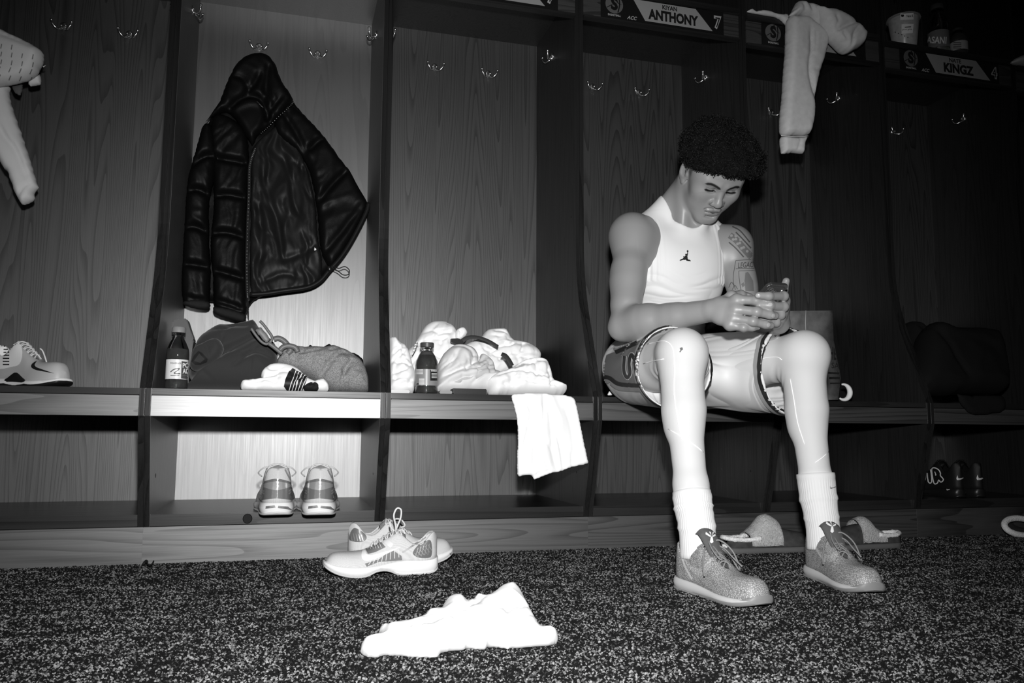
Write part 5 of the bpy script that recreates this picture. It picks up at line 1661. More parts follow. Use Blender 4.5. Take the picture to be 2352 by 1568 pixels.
puff('shirt_body', [(62, 188), (76, 180), (92, 168), (97, 182), (94, 195), (80, 198), (68, 200)], SY - 0.02, SHIRT, shirt, T=(0.02, 0.02), R=0.015, creases=[([(66, 194), (82, 190), (92, 184)], 0.003, 0.008)], res=0.005, seed=23)
puff('shirt_body', [(96, 150), (108, 148), (104, 155), (97, 156)], SY - 0.01, SHIRT, shirt, T=(0.008, 0.008), R=0.008, res=0.004)
puff('inner_label', [(24, 196), (54, 192), (53, 214), (46, 222), (30, 214)], SY + 0.01, mat('grey_tape', 0.10, 0.7), shirt, T=(0.006, 0.006), R=0.008, res=0.006)
kn = []
for r_, y0 in enumerate((106, 124, 142, 158, 176)):
    for c_ in range(5):
        x0 = 2 + c_ * 24 - (3 if r_ > 2 else 0)
        if x0 > 84 or (r_ == 0 and c_ > 1) : continue
        kn.append(rib([(x0 + 2, y0 + c_ * 2 - 5), (x0 + (0 if r_ < 3 else -3), y0 + c_ * 2 + 6)], 2.4, 1))
decal_cam('perforation', kn, bvh_of(bd_), GREYP, bd_, off=0.001)

# ------------------------------------------------------------------ on the bench of the bright locker
BZ = H2
def base_tag(o, label, cat, group=None):
    return tag(o, label, cat, group)
sweat = puff('sweatshirt', [(402, 893), (436, 880), (432, 862), (439, 832), (441, 812), (447, 795), (457, 780), (476, 766), (500, 753), (522, 752), (546, 749), (570, 744), (583, 741), (592, 748), (602, 762), (614, 776), (632, 792), (640, 812), (640, 850), (630, 880), (600, 893), (560, 897), (480, 896)], Plane(at(520, 895, 0.14), (0, -0.92, 0.38)), NAVY, None, T=(0.075, 0.10), R=0.07,
     creases=[([(440, 834), (446, 818), (456, 806), (466, 812), (477, 824), (474, 832), (458, 838), (446, 836)], 0.004, 0.006), ([(449, 828), (455, 814), (464, 816), (470, 826), (460, 832)], 0.006, 0.022), ([(446, 868), (470, 846), (512, 826), (545, 812), (575, 796), (604, 786)], (0.004, 0.020), 0.020), ([(556, 836), (590, 830), (628, 838)], (0.004, 0.012), 0.014), ([(577, 838), (578, 856), (574, 884)], 0.004, 0.006), ([(470, 776), (500, 782), (512, 800), (508, 812)], 0.003, 0.004), ([(436, 888), (450, 870), (470, 858)], 0.006, 0.008), ([(530, 765), (560, 770), (600, 766)], 0.012, 0.006)], folds=((0.006, (11, 6), 0.5, 0.06),), res=0.005, zmin=BZ + 0.001, seed=31, auto=(9, 0.10, 0.010, 0.3))
base_tag(sweat, 'dark fleece sweatshirt crumpled on the bench beside the sports drink bottle', 'sweatshirt')
puff('sleeve', [(436, 846), (438, 826), (443, 808), (452, 797), (470, 788), (492, 778), (508, 782), (515, 797), (508, 814), (494, 828), (478, 838), (460, 846), (446, 852)], Plane(at(470, 840, 0.085), (-0.25, -0.9, 0.35)), NAVY, sweat, T=(0.026, 0.03), R=0.022, creases=[([(478, 780), (504, 790), (513, 802)], 0.003, 0.004), ([(462, 790), (482, 806), (486, 832)], 0.004, 0.004)], folds=((0.003, (16, 9), 0.6, 0.06),), res=0.004, seed=36)
decal_cam('cuff_opening', [fill([(440, 830), (446, 816), (456, 806), (464, 810), (477, 824), (475, 831), (460, 837), (448, 837)])], bvh_of(*[c for c in sweat.children]), BLACK, sweat, off=0.0012)  # black patch painted for the shaded hole of the sleeve
decal_cam('cuff_inside', [fill([(446, 829), (458, 812), (470, 824), (460, 832)])], bvh_of(*[c for c in sweat.children if c.name.startswith('sleeve')]), NAVY, sweat, off=0.0022)
tee = puff('shirt', [(632, 842), (640, 816), (654, 802), (680, 797), (700, 800), (720, 798), (742, 800), (764, 796), (790, 803), (812, 816), (832, 832), (843, 852), (849, 880), (845, 902), (815, 905), (790, 902), (770, 903), (745, 890), (715, 872), (680, 856), (650, 846)], Plane(at(745, 900, 0.10), (0, -0.95, 0.3)), HEATHER, None, T=(0.065, 0.09), R=0.055,
     creases=[([(728, 886), (742, 860), (762, 836), (784, 822), (800, 826)], (0.004, 0.012), 0.014), ([(790, 880), (786, 862), (800, 846), (806, 838)], (0.004, 0.012), 0.014), ([(640, 828), (670, 822), (700, 826), (740, 816)], 0.006, 0.008), ([(680, 806), (696, 818), (690, 826)], 0.005, 0.006), ([(766, 800), (790, 812), (808, 830)], 0.005, 0.010), ([(740, 850), (770, 844), (788, 852)], 0.004, 0.006), ([(782, 900), (784, 876), (796, 860)], 0.005, 0.010)], folds=((0.006, (20, 12), 0.5, 0.08), (0.003, (45, 22), -0.3, 0.06)), res=0.0045, zmin=BZ + 0.001, seed=32, auto=(16, 0.06, 0.008, 0.5))
base_tag(tee, 'heather grey jersey shirt heaped at the right end of the bright bench', 'shirt')
wsock = puff('sock', [(551, 893), (553, 881), (576, 877), (600, 872), (597, 862), (612, 846), (640, 841), (668, 845), (690, 856), (706, 872), (722, 879), (745, 876), (758, 893), (742, 902), (690, 902), (620, 900), (565, 901)], Plane(at(650, 900, 0.025), (0, -0.8, 0.6)), WHITE, None, T=(0.030, 0.02), R=0.022,
     creases=[([(598, 872), (625, 874), (640, 866)], (0.003, 0.008), 0.010), ([(612, 848), (622, 862), (650, 858)], 0.004, 0.006), ([(570, 896), (600, 886), (640, 890)], 0.004, 0.006), ([(720, 882), (728, 892), (726, 900)], 0.004, 0.008)], folds=((0.003, (25, 16), 0.4, 0.06),), res=0.004, zmin=BZ + 0.001, seed=33, auto=(8, 0.05, 0.006, 0.3))
base_tag(wsock, 'white sock with a black striped cuff lying on the front edge of the bright bench', 'sock')
wb = bvh_of(wsock)
decal_cam('striped_cuff', [fill([(672, 846), (690, 856), (706, 868), (700, 884), (692, 899), (676, 900), (660, 896), (652, 886), (656, 868), (664, 852)])], wb, INK, wsock, off=0.0030)
decal_cam('cuff_stripe', [rib([(680 + 6.5 * i, 851 + 4.0 * i), (672 + 6.2 * i, 872 + 2.5 * i), (664 + 6.5 * i, 894 + 1.0 * i)], 1.6) for i in range(5)], wb, WHITEP, wsock, off=0.0044)
sk2 = puff('sock', [(700, 884), (716, 878), (732, 882), (734, 894), (726, 901), (702, 900), (694, 894)], Plane(at(715, 900, 0.012), (0, -0.9, 0.45)), BLACK, None, T=(0.020, 0.012), R=0.012, creases=[([(708, 890), (718, 886), (726, 892), (716, 898)], 0.003, 0.008)], folds=((0.002, (60, 20), 0.5, 0.03),), res=0.004, zmin=BZ + 0.001, seed=34)
base_tag(sk2, 'small rolled black sock end beside the striped white sock', 'sock')
for pts, lab in (([(700, 800), (706, 792), (713, 787), (722, 793), (730, 801), (726, 820), (704, 820)], 'black crumpled cloth peak behind the grey jersey shirt, left of two'), ([(736, 800), (746, 790), (757, 785), (764, 790), (774, 800), (766, 820), (740, 820)], 'black crumpled cloth peak behind the grey jersey shirt, middle of the heap'), ([(794, 812), (806, 806), (826, 812), (838, 828), (836, 850), (810, 850)], 'black cloth showing behind the right shoulder of the grey jersey shirt')):
    o = puff('black_cloth', pts, 0.27, BLACK, None, T=(0.03, 0.03), R=0.03, creases=[([pts[1], pts[3], pts[5]], 0.006, 0.008)], res=0.008, seed=35)
    base_tag(o, lab, 'cloth')
sck = puff('sock', [(600, 856), (612, 846), (622, 842), (624, 852), (612, 866), (604, 868)], 0.055, BLACK, None, T=(0.012, 0.012), R=0.012, res=0.005)
base_tag(sck, 'black sock toe poking out above the white striped sock', 'sock')

# forked grey plastic scoop with two rounded loops
PLAST = mat('grey_plastic', 0.13, 0.45, 0.4)
scoop = empty('plastic_scoop', tuple(at(645, 806, 0.07)), 'grey plastic forked scoop sticking up from the clothes on the bench', 'tool')
TY = 0.06
puff('scoop_web', [(582, 756), (592, 752), (599, 748), (612, 762), (622, 776), (618, 786), (608, 788), (596, 776)], TY + 0.004, PLAST, scoop, T=(0.003, 0.003), R=0.008, res=0.005)
tube('scoop_rim', spline([at(x, y, TY) for x, y in ((577, 754), (588, 770), (600, 784), (612, 790), (622, 784), (625, 774), (614, 757), (604, 744), (597, 737))], 6), 0.0042, PLAST, scoop, 8)
tube('scoop_handle', spline([at(x, y, TY) for x, y in ((617, 788), (628, 796), (638, 804), (648, 812))], 5), [0.0062] * 16, PLAST, scoop, 10)
tube('scoop_loop', spline([at(x, y, TY + 0.02) for x, y in ((629, 779), (640, 777), (652, 783), (661, 793), (668, 804), (660, 812))], 5), 0.0088, PLAST, scoop, 10)
tube('scoop_loop', spline([at(x, y, TY + 0.005) for x, y in ((640, 808), (650, 797), (664, 794), (678, 798), (684, 808))], 5), 0.0080, PLAST, scoop, 10)

# grey box behind the bottle
gb_x0, gb = 0, [(396, 888), (396, 752), (398, 738), (412, 734), (431, 733), (438, 756), (447, 782), (444, 802), (437, 826), (434, 888)]
gpts = [at(x, y, 0.24) for x, y in gb]
gbx = prism('plastic_carton', [(p[0], p[2]) for p in gpts], 'y', 0.215, 0.29, mat('dark_grey_carton', 0.055, 0.5, 0.4), None, bevel=0.004)
base_tag(gbx, 'dark grey slanted carton standing behind the sports drink bottle', 'carton')

# ------------------------------------------------------------------ bottles and cup
CLEAR = mat('clear_plastic', 0.90, 0.06, 0.5, trans=1.0, ior=1.33)
def bottle(px, py_base, Y, hpx, wpx, label, cap_m, liquid_m, label_m, kind, zbase=None, group=None, cap=True):
    b = at(px, py_base, Y); tp = at(px, py_base - hpx, Y)
    if zbase is not None: b[2] = zbase
    H = tp[2] - b[2]
    R_ = np.linalg.norm(at(px + wpx / 2, py_base - hpx * 0.3, Y) - at(px - wpx / 2, py_base - hpx * 0.3, Y)) / 2
    root = empty('drink_bottle', tuple(b), label, 'bottle', group)
    pr = [(R_ * 0.0, 0.02), (R_ * 0.75, 0.0), (R_ * 0.96, 0.02), (R_, 0.06), (R_ * 0.98, 0.14), (R_ * 0.94, 0.15), (R_ * 0.94, 0.48), (R_ * 0.99, 0.50), (R_ * 1.0, 0.56), (R_ * 0.95, 0.64), (R_ * 0.72, 0.75), (R_ * 0.50, 0.82), (R_ * 0.46, 0.86)]
    if cap: pr += [(R_ * 0.46, 0.87), (R_ * 0.58, 0.88), (R_ * 0.58, 0.90), (R_ * 0.46, 0.905)]
    shell = lathe('bottle_shell', [(r, z * H) for r, z in pr], CLEAR, root, loc=tuple(b))
    if liquid_m: lathe('drink', [(r * 0.97, z * H + 0.0012) for r, z in pr if z < (0.66 if kind != 'full' else 0.86)] + [(0.0, 0.64 * H if kind != 'full' else 0.85 * H)], liquid_m, root, loc=tuple(b))
    if cap: lathe('cap', [(R_ * 0.60, 0.91 * H), (R_ * 0.61, 0.985 * H), (R_ * 0.55, H), (0, H)], cap_m, root, loc=tuple(b), seg=40)
    lb = None
    if label_m:
        lb = lathe('label_sleeve', [(R_ * 0.965, 0.165 * H), (R_ * 0.965, 0.475 * H)], label_m, root, loc=tuple(b), cap=False)
    return root, lb, shell, b, R_, H
LIQ = mat('dark_drink', 0.060, 0.15, 0.5)
LAB1 = mat('white_label', 0.72, 0.35, 0.4)
bt, lb, sh_, b_, R_, H_ = bottle(404, 893, 0.085, 142, 54, 'sports drink bottle with a white label and grey cap by the dark sweatshirt', mat('grey_cap', 0.22, 0.5), LIQ, LAB1, 'part', zbase=BZ)
lbv = bvh_of(lb)
decal_cam('label_panel', [fill([(417, 829), (434, 832), (434, 884), (415, 882)])], lbv, mat('dark_label_ink', 0.07, 0.4), lb, off=0.0006)
decal_cam('lettering', [txt('PO', 419, 433, 839, 11, 0.0, 0, 0.03), txt('AD', 419, 433, 852, 11, 0.0, 0, 0.03)], lbv, WHITEP, lb, off=0.0012, cut=4)
decal_cam('lettering', [txt('POWERADE', 392, 416, 834, 4, 0.02, 0, 0.02), rib([(392, 854), (400, 848), (412, 846), (406, 852), (400, 857), (414, 858)], 2.2), rib([(392, 862), (412, 862)], 1.2), fill([(407, 869), (413, 869), (413, 879), (407, 879)]), rib([(419, 862), (432, 862)], 3), rib([(419, 870), (432, 870)], 2), rib([(419, 877), (430, 877)], 2)], lbv, mat('grey_label_ink', 0.10, 0.4), lb, off=0.0010, cut=4)
bt2, lb2, sh2, b2_, R2_, H2_ = bottle(979, 907, 0.075, 120, 52, 'drink bottle of dark liquid with a printed label before the white laundry', mat('dark_cap', 0.06, 0.4), LIQ, mat('grey_label', 0.24, 0.35, 0.4), 'full', zbase=BZ)
lbv = bvh_of(lb2)
decal_cam('lettering', [txt('POWERADE', 990, 1003, 851, 5, 0.0, 0, 0.02)] + [rib([(957, 849 + 3.0 * i), (972, 849 + 3.0 * i)], 1.2, 1) for i in range(4)] + [rib([(991, 858 + 3 * i), (1003, 858 + 3 * i)], 1.2, 1) for i in range(4)], lbv, WHITEP, lb2, off=0.0012, cut=4)
decal_cam('barcode', [rib([(963.0, 869 + 2.2 * i), (975.0, 869 + 2.2 * i)], 1.3 if i % 3 else 0.8, 1) for i in range(10)] , lbv, WHITEP, lb2, off=0.0011, cut=4)
decal_cam('recycling_mark', [fill([(954, 880), (962, 880), (962, 892), (954, 892)])], lbv, INK, lb2, off=0.0008)
decal_cam('lettering', [rib([(956, 888), (958, 883), (961, 888), (956, 888)], 1.2, 1)], lbv, WHITEP, lb2, off=0.0014)
decal_cam('label_panel', [fill([(988, 846), (1004, 846), (1004, 874), (988, 874)])], lbv, INK, lb2, off=0.0007)
CZ6 = HS - 0.022 + 0.0125
btw, lbw, shw, bw_, Rw_, Hw_ = bottle(2157, 112, 0.235, 98, 38, 'tall clear water bottle with a large printed label on the high shelf', mat('pale_cap', 0.06, 0.5), None, mat('water_label', 0.16, 0.35, 0.4), 'full', zbase=CZ6)
decal_cam('lettering', [txt('DASANI', 2118, 2174, 92, 16, 0.03, 0.1, 0.02)], bvh_of(lbw), WHITEP, lbw, off=0.0012, cut=4)
bts, lbs, shs, bs_, Rs_, Hs_ = bottle(2203, 124, 0.195, 56, 32, 'short bottle with a pale label beside the tall water bottle on the shelf', mat('dark_cap2', 0.03, 0.5), LIQ, mat('pale_label', 0.36, 0.35, 0.4), 'full', zbase=CZ6)
decal_cam('lettering', [rib([(2190, 98 + 4 * i), (2208, 99 + 4 * i)], 1.6, 1) for i in range(4)], bvh_of(lbs), INK, lbs, off=0.0010, cut=4)
cb = at(2078, 103, 0.215); cb[2] = CZ6
cr1 = np.linalg.norm(at(2104, 34, 0.215) - at(2048, 34, 0.215)) / 2; ch_ = at(2078, 29, 0.215)[2] - at(2078, 103, 0.215)[2]
cup = empty('drink_cup', tuple(cb), 'plastic cup of pale drink with two stickers on the high shelf', 'cup')
CUPM = mat('pale_smoothie', 0.40, 0.3, 0.4, var=(60, 0.85, 1.1))
lathe('cup_wall', [(cr1 * 0.66, 0), (cr1 * 0.70, ch_ * 0.02), (cr1 * 0.97, ch_ * 0.94)], CUPM, cup, loc=tuple(cb))
lathe('cup_lid', [(cr1 * 0.99, ch_ * 0.93), (cr1 * 1.06, ch_ * 0.945), (cr1 * 1.06, ch_ * 0.98), (cr1 * 0.9, ch_ * 1.02), (0, ch_ * 1.02)], mat('lid', 0.25, 0.25, 0.5), cup, loc=tuple(cb))
cwv = bvh_of(*[c for c in cup.children])
for q in ([(2068, 31), (2098, 29), (2098, 45), (2068, 46)], [(2071, 56), (2098, 55), (2096, 76), (2071, 78)]):
    decal_cam('sticker', [fill(q)], cwv, WHITEP, cup, off=0.0015)
decal_cam('lettering', [txt('Nate K', 2082, 2097, 37, 6, -0.02, 0, 0.02), disc((2073, 36), 3.4), txt('purple', 2073, 2094, 68, 6, -0.02), rib([(2078, 63), (2092, 62)], 2)], cwv, INK, cup, off=0.0024, cut=4)
decal_cam('splash_mark', [disc((2057 + 7 * i, 74 + (i * 37) % 17), 1.3) for i in range(5)], cwv, mat('brown_fleck', 0.06, 0.5), cup, off=0.0015)
# ------------------------------------------------------------------ white laundry on the next bench
WH = WHITE
def heap(name, pts, O, n, m, label, cat, T, R, cr=(), fo=(), seed=1, res=0.0045, group=None):
    o = puff(name, pts, Plane(at(O[0], O[1], O[2]), n), m, None, T=T, R=R, creases=cr, folds=fo, res=res, zmin=BZ + 0.001, seed=seed, auto=(14, 0.07, 0.010, 0.4) if R > 0.025 else None)
    return tag(o, label, cat, group)
FO = ((0.006, (14, 9), 0.6, 0.08), (0.003, (34, 18), -0.5, 0.06))
heap('shirt', [(893, 903), (891, 860), (890, 762), (895, 768), (899, 778), (910, 780), (920, 792), (930, 793), (944, 820), (948, 840), (955, 862), (953, 895), (945, 906)], (915, 905, 0.14), (0, -0.93, 0.36), WH, 'white shirt crumpled at the left end of the white laundry, against the locker side', 'shirt', (0.06, 0.07), 0.05,
     [([(905, 890), (902, 860), (912, 835), (924, 815)], (0.003, 0.012), 0.012), ([(915, 895), (935, 888), (948, 870)], (0.003, 0.010), 0.010), ([(895, 775), (905, 800), (918, 820)], 0.004, 0.008), ([(908, 845), (930, 838), (950, 850)], 0.004, 0.008)], FO, 41)
heap('towel', [(930, 812), (948, 792), (960, 772), (972, 752), (990, 741), (1014, 740), (1030, 745), (1043, 754), (1052, 770), (1060, 800), (1062, 835), (1000, 880), (940, 880), (926, 850)], (1000, 900, 0.27), (0, -0.96, 0.28), WH, 'white towel forming the tall left peak of the white laundry behind the bottle', 'towel', (0.06, 0.09), 0.06,
     [([(985, 772), (1010, 775), (1045, 764)], (0.003, 0.012), 0.012), ([(960, 775), (985, 772), (1002, 754)], (0.012, 0.003), 0.008), ([(950, 800), (980, 792), (1020, 792)], 0.004, 0.008), ([(935, 822), (950, 830), (960, 850)], 0.004, 0.006)], FO, 42)
heap('sock', [(1046, 758), (1056, 752), (1064, 751), (1072, 758), (1074, 767), (1064, 778), (1052, 782), (1044, 774)], (1060, 780, 0.26), (0, -0.95, 0.3), WH, 'white rolled sock standing up between the two peaks of white laundry', 'sock', (0.022, 0.02), 0.02, [([(1054, 760), (1058, 768), (1054, 778)], (0.002, 0.006), 0.010)], (), 43, 0.004)
heap('shorts', [(1060, 800), (1075, 788), (1100, 776), (1114, 760), (1130, 757), (1158, 757), (1168, 768), (1178, 782), (1206, 788), (1226, 797), (1240, 812), (1242, 826), (1232, 838), (1216, 850), (1180, 862), (1120, 872), (1080, 860), (1062, 830)], (1150, 890, 0.30), (0, -0.96, 0.28), WH, 'white folded shorts forming the tall right peak of the white laundry', 'shorts', (0.055, 0.09), 0.05,
     [([(1128, 771), (1145, 770), (1160, 778)], 0.004, 0.012), ([(1178, 784), (1176, 796), (1160, 805), (1110, 812)], (0.003, 0.012), 0.014), ([(1176, 800), (1205, 797), (1238, 802)], (0.003, 0.012), 0.010), ([(1170, 830), (1200, 828), (1240, 826)], (0.003, 0.012), 0.012), ([(1120, 800), (1150, 790), (1176, 792)], 0.004, 0.006)], FO, 44)
heap('sweatpants', [(1002, 880), (1004, 838), (1018, 812), (1040, 797), (1064, 797), (1086, 806), (1098, 822), (1101, 840), (1120, 850), (1150, 862), (1150, 890), (1100, 905), (1003, 905)], (1060, 905, 0.155), (0, -0.93, 0.36), mat('off_white_fleece', 0.70, 0.85, 0.2, bump=(800, 0.15, 0.0006)), 'off-white sweatpants bulging in the middle of the white laundry beside the bottle', 'trousers', (0.070, 0.09), 0.06,
     [([(1006, 880), (1040, 866), (1070, 852), (1100, 832)], (0.003, 0.014), 0.016), ([(1010, 820), (1030, 808), (1060, 812), (1078, 826), (1098, 830)], (0.003, 0.010), 0.010), ([(1040, 888), (1080, 880), (1130, 868)], 0.005, 0.008)], FO, 45)
heap('shirt', [(1028, 882), (1058, 868), (1086, 848), (1098, 828), (1104, 812), (1122, 820), (1134, 832), (1138, 848), (1140, 866), (1110, 874), (1060, 884)], (1090, 890, 0.118), (0, -0.90, 0.42), GREYL, 'light grey shirt fold lying across the middle of the white laundry', 'shirt', (0.030, 0.03), 0.03,
     [([(1050, 878), (1085, 862), (1118, 850), (1136, 852)], (0.003, 0.012), 0.012), ([(1098, 830), (1112, 842), (1126, 840)], 0.004, 0.008)], FO, 46)
heap('shirt', [(1118, 888), (1112, 882), (1128, 866), (1160, 852), (1178, 842), (1200, 832), (1226, 828), (1246, 830), (1258, 840), (1266, 860), (1272, 878), (1288, 886), (1302, 892), (1300, 902), (1262, 908), (1200, 906), (1160, 908), (1142, 913), (1126, 906)], (1200, 910, 0.11), (0, -0.88, 0.47), WH, 'white thin shirt crumpled at the right end of the white laundry', 'shirt', (0.050, 0.06), 0.04,
     [([(1168, 850), (1200, 846), (1230, 840), (1250, 844)], (0.003, 0.012), 0.014), ([(1130, 880), (1170, 868), (1220, 872), (1252, 884)], 0.004, 0.012), ([(1140, 900), (1180, 888), (1230, 892), (1280, 896)], 0.004, 0.012), ([(1215, 836), (1228, 860), (1224, 884)], (0.003, 0.010), 0.012), ([(1250, 850), (1254, 875), (1262, 895)], 0.004, 0.010)], ((0.006, (22, 12), 0.4, 0.08), (0.004, (46, 20), -0.4, 0.06)), 47, 0.005)
# the tee hanging over the bench front
hang = puff('t_shirt', [(1172, 908), (1186, 902), (1215, 900), (1252, 901), (1290, 904), (1312, 908), (1322, 918), (1330, 950), (1340, 1000), (1349, 1045), (1353, 1064), (1334, 1071), (1316, 1074), (1290, 1084), (1262, 1090), (1230, 1103), (1222, 1098), (1219, 1092), (1204, 1095), (1187, 1093), (1185, 1060), (1187, 1010), (1186, 975), (1180, 940)], Plane(at(1260, 1000, -0.020), (0, -1, 0.03)), WH, None, T=(0.007, 0.006), R=0.006,
     creases=[([(1260, 910), (1266, 960), (1272, 1030), (1280, 1082)], (0.003, 0.014), 0.012), ([(1216, 910), (1218, 960), (1204, 1020), (1192, 1070)], 0.006, 0.008), ([(1270, 985), (1285, 1030), (1292, 1078)], (0.010, 0.003), 0.008), ([(1296, 930), (1312, 980), (1320, 1050)], 0.008, 0.006), ([(1186, 1076), (1230, 1076), (1270, 1070)], 0.0018, 0.0022), ([(1290, 1066), (1330, 1056), (1352, 1050)], 0.0018, 0.0022), ([(1222, 1098), (1240, 1085), (1270, 1080)], 0.003, 0.006)], folds=((0.008, (14, 2.5), 0.10, 0.04),), res=0.005, seed=48, auto=(7, 0.16, 0.006, 1.55))
tag(hang, 'white t-shirt hanging down over the bench front between two lockers', 'shirt')
# black strap with a buckle, and a second dark band
belt = empty('strap', tuple(at(1100, 780, 0.21)), 'dark strap with a plastic buckle winding over the white laundry', 'strap')
tube('strap_band', spline([at(x, y, Y) for x, y, Y in ((1056, 795, 0.20), (1062, 783, 0.20), (1076, 775, 0.205), (1098, 775, 0.21), (1122, 783, 0.215), (1144, 796, 0.22))], 6), 0.0085, mat('dark_webbing', 0.05, 0.7, bump=(900, 0.3, 0.0005)), belt, 8, flat=0.3, up=(0, -0.8, 0.6))
bkp = [at(x, y, 0.195) for x, y in ((1034, 778), (1052, 777), (1064, 784), (1062, 794), (1048, 790), (1034, 786))]
prism('buckle', [(p[0], p[2]) for p in bkp], 'y', 0.185, 0.197, BLACKG, belt, bevel=0.002)
band = tube('waistband', spline([at(x, y, Y) for x, y, Y in ((1152, 813, 0.14), (1160, 816, 0.135), (1168, 826, 0.13), (1176, 840, 0.128))], 6), 0.0095, mat('dark_band', 0.035, 0.7), None, 8, flat=0.3, up=(0, -0.8, 0.6))
tag(band, 'short dark waistband end lying on the white laundry right of the grey fold', 'band')
strp = puff('sock', [(944, 812), (950, 790), (957, 780), (962, 784), (958, 800), (950, 815), (942, 818)], Plane(at(950, 800, 0.17), (0, -0.9, 0.4)), WH, None, T=(0.02, 0.02), R=0.014, res=0.004)
tag(strp, 'white sock with grey striped cuff on the laundry just left of the dark drink bottle', 'sock')
decal_cam('cuff_stripe', [rib([(945 + 1.5 * i, 810 - 7 * i), (952 + 1.5 * i, 806 - 6 * i), (959 + 1.0 * i, 802 - 5 * i)], 2.6) for i in range(4)], bvh_of(strp), GREYP, strp, off=0.001)
# small flat things along the edge
def flat_case(name, x0, x1, yb, h, Y, d, m, label, cat):
    a, b = at(x0, yb, Y), at(x1, yb, Y)
    hh = (at(x0, yb - h, Y) - at(x0, yb, Y))[2]
    o = box(name, a[0], b[0], Y, Y + d, BZ + 0.0005, BZ + 0.0005 + hh, m, None, bevel=0.002)
    return tag(o, label, cat)
flat_case('glasses_case', 1041, 1118, 908, 13, 0.015, 0.05, mat('black_leather', 0.012, 0.35, 0.5), 'flat black case at the bench edge in front of the white laundry', 'case')
flat_case('card_box', 1010, 1039, 908, 7, 0.02, 0.05, mat('steel_grey', 0.25, 0.35, 0.5), 'small pale metal tin between the dark drink bottle and the black case', 'tin')
flat_case('tablet', 897, 941, 907, 7, 0.02, 0.10, mat('white_plastic', 0.55, 0.3, 0.5), 'thin pale tablet under the left end of the white laundry', 'tablet')
scrap = puff('paper_scrap', [(1398, 897), (1404, 898), (1408, 906), (1404, 909), (1394, 908)], 0.05, WHITEP, None, T=(0.006, 0.006), R=0.006, res=0.003)
tag(scrap, 'scrap of white paper on the bench at the seated player\'s hip', 'paper')

# ------------------------------------------------------------------ paper bag, tape roll and dark laundry further right
KRAFT = mat('kraft_paper', 0.20, 0.8, 0.2, var=(30, 0.8, 1.15), bump=(60, 0.3, 0.002))
bag = empty('paper_bag', tuple(at(1860, 905, 0.28)), 'tall brown paper bag with black print standing on the bench behind the player', 'bag')
def bag_side(name, pts, Yf, Yb, m):
    bm = bmesh.new()
    A = [bm.verts.new(at(x, y, Yf)) for x, y in pts]
    bm.faces.new(A)
    bmesh.ops.subdivide_edges(bm, edges=bm.edges, cuts=5, use_grid_fill=True)
    for v in bm.verts:
        v.co.y += 0.003 * noise.noise(v.co * 14)
    bmesh.ops.solidify(bm, geom=list(bm.faces), thickness=0.0012)
    return link(name, bm_mesh(name, bm, True), m, bag)
fr_ = bag_side('front_panel', [(1810, 714), (1912, 713), (1914, 780), (1931, 868), (1925, 918), (1800, 918)], 0.24, 0.24, KRAFT)
gx = [at(1912, 713, 0.24), at(1914, 780, 0.24), at(1931, 868, 0.24), at(1925, 918, 0.24)]
bm = bmesh.new()
A = [bm.verts.new(p) for p in gx]; B = [bm.verts.new((p[0] + 0.012 * (i % 2), p[1] + 0.13, p[2])) for i, p in enumerate(gx)]
for i in range(3): bm.faces.new([A[i], A[i + 1], B[i + 1], B[i]])
bmesh.ops.solidify(bm, geom=list(bm.faces), thickness=0.0012)
link('side_panel', bm_mesh('side_panel', bm), KRAFT, bag)
gx = [at(1810, 714, 0.24), at(1800, 918, 0.24)]
bm = bmesh.new()
A = [bm.verts.new(p) for p in gx]; B = [bm.verts.new((p[0] - 0.004, p[1] + 0.13, p[2])) for p in gx]
bm.faces.new([A[0], B[0], B[1], A[1]]); bmesh.ops.solidify(bm, geom=list(bm.faces), thickness=0.0012)
link('side_panel', bm_mesh('side_panel', bm), mat('kraft_light', 0.34, 0.8), bag)
tube('handle_fold', [at(1851, 713, 0.236), at(1850, 740, 0.234), at(1851, 765, 0.234)], 0.0016, mat('kraft_edge', 0.45, 0.8), bag, 6)
fv = bvh_of(fr_)
decal_cam('lettering', [txt('THE', 1896, 1921, 811, 30, 0.06, 0, 0.02), txt('E SA', 1898, 1927, 839, 13, 0.06), rib([(1902, 856), (1928, 857)], 4, 1), rib([(1904, 868), (1929, 868)], 5, 1), rib([(1906, 880), (1929, 880)], 3, 1)], fv, INK, fr_, off=0.0008)
rl = at(1937, 900, 0.20)
roll = tube('tape_roll', [rl + np.array([0.030 * math.cos(t), 0.012 * math.sin(t) * 0, 0.030 * math.sin(t)]) for t in np.linspace(-2.2, 1.75, 22)], [0.004 + 0.008 * math.sin(math.pi * i / 21) for i in range(22)], WHITE, None, 8, flat=0.8)
tag(roll, 'curled strip of white tape on the bench beside the paper bag', 'tape')
DARKC = mat('near_black_cloth', 0.010, 0.9, 0.1)
for pts, lab, Y in (([(2062, 900), (2074, 820), (2076, 742), (2096, 738), (2112, 748), (2124, 760), (2130, 830), (2128, 900)], 'near-black clothing heaped against the left side of the shadowed locker bench', 0.30),
                    ([(2100, 900), (2108, 790), (2122, 748), (2142, 738), (2160, 746), (2180, 752), (2232, 752), (2276, 764), (2300, 820), (2308, 900), (2250, 905)], 'near-black clothing heaped in the middle of the shadowed locker bench', 0.14)):
    o = puff('clothing', pts, Plane(at(2150, 900, Y), (0, -0.95, 0.3)), DARKC, None, T=(0.07, 0.09), R=0.07, folds=((0.010, (8, 6), 0.5, 0.08),), creases=[([pts[2], (2160, 820), (2200, 880)], 0.01, 0.015)], res=0.012, zmin=BZ + 0.001, seed=51)
    tag(o, lab, 'clothes')
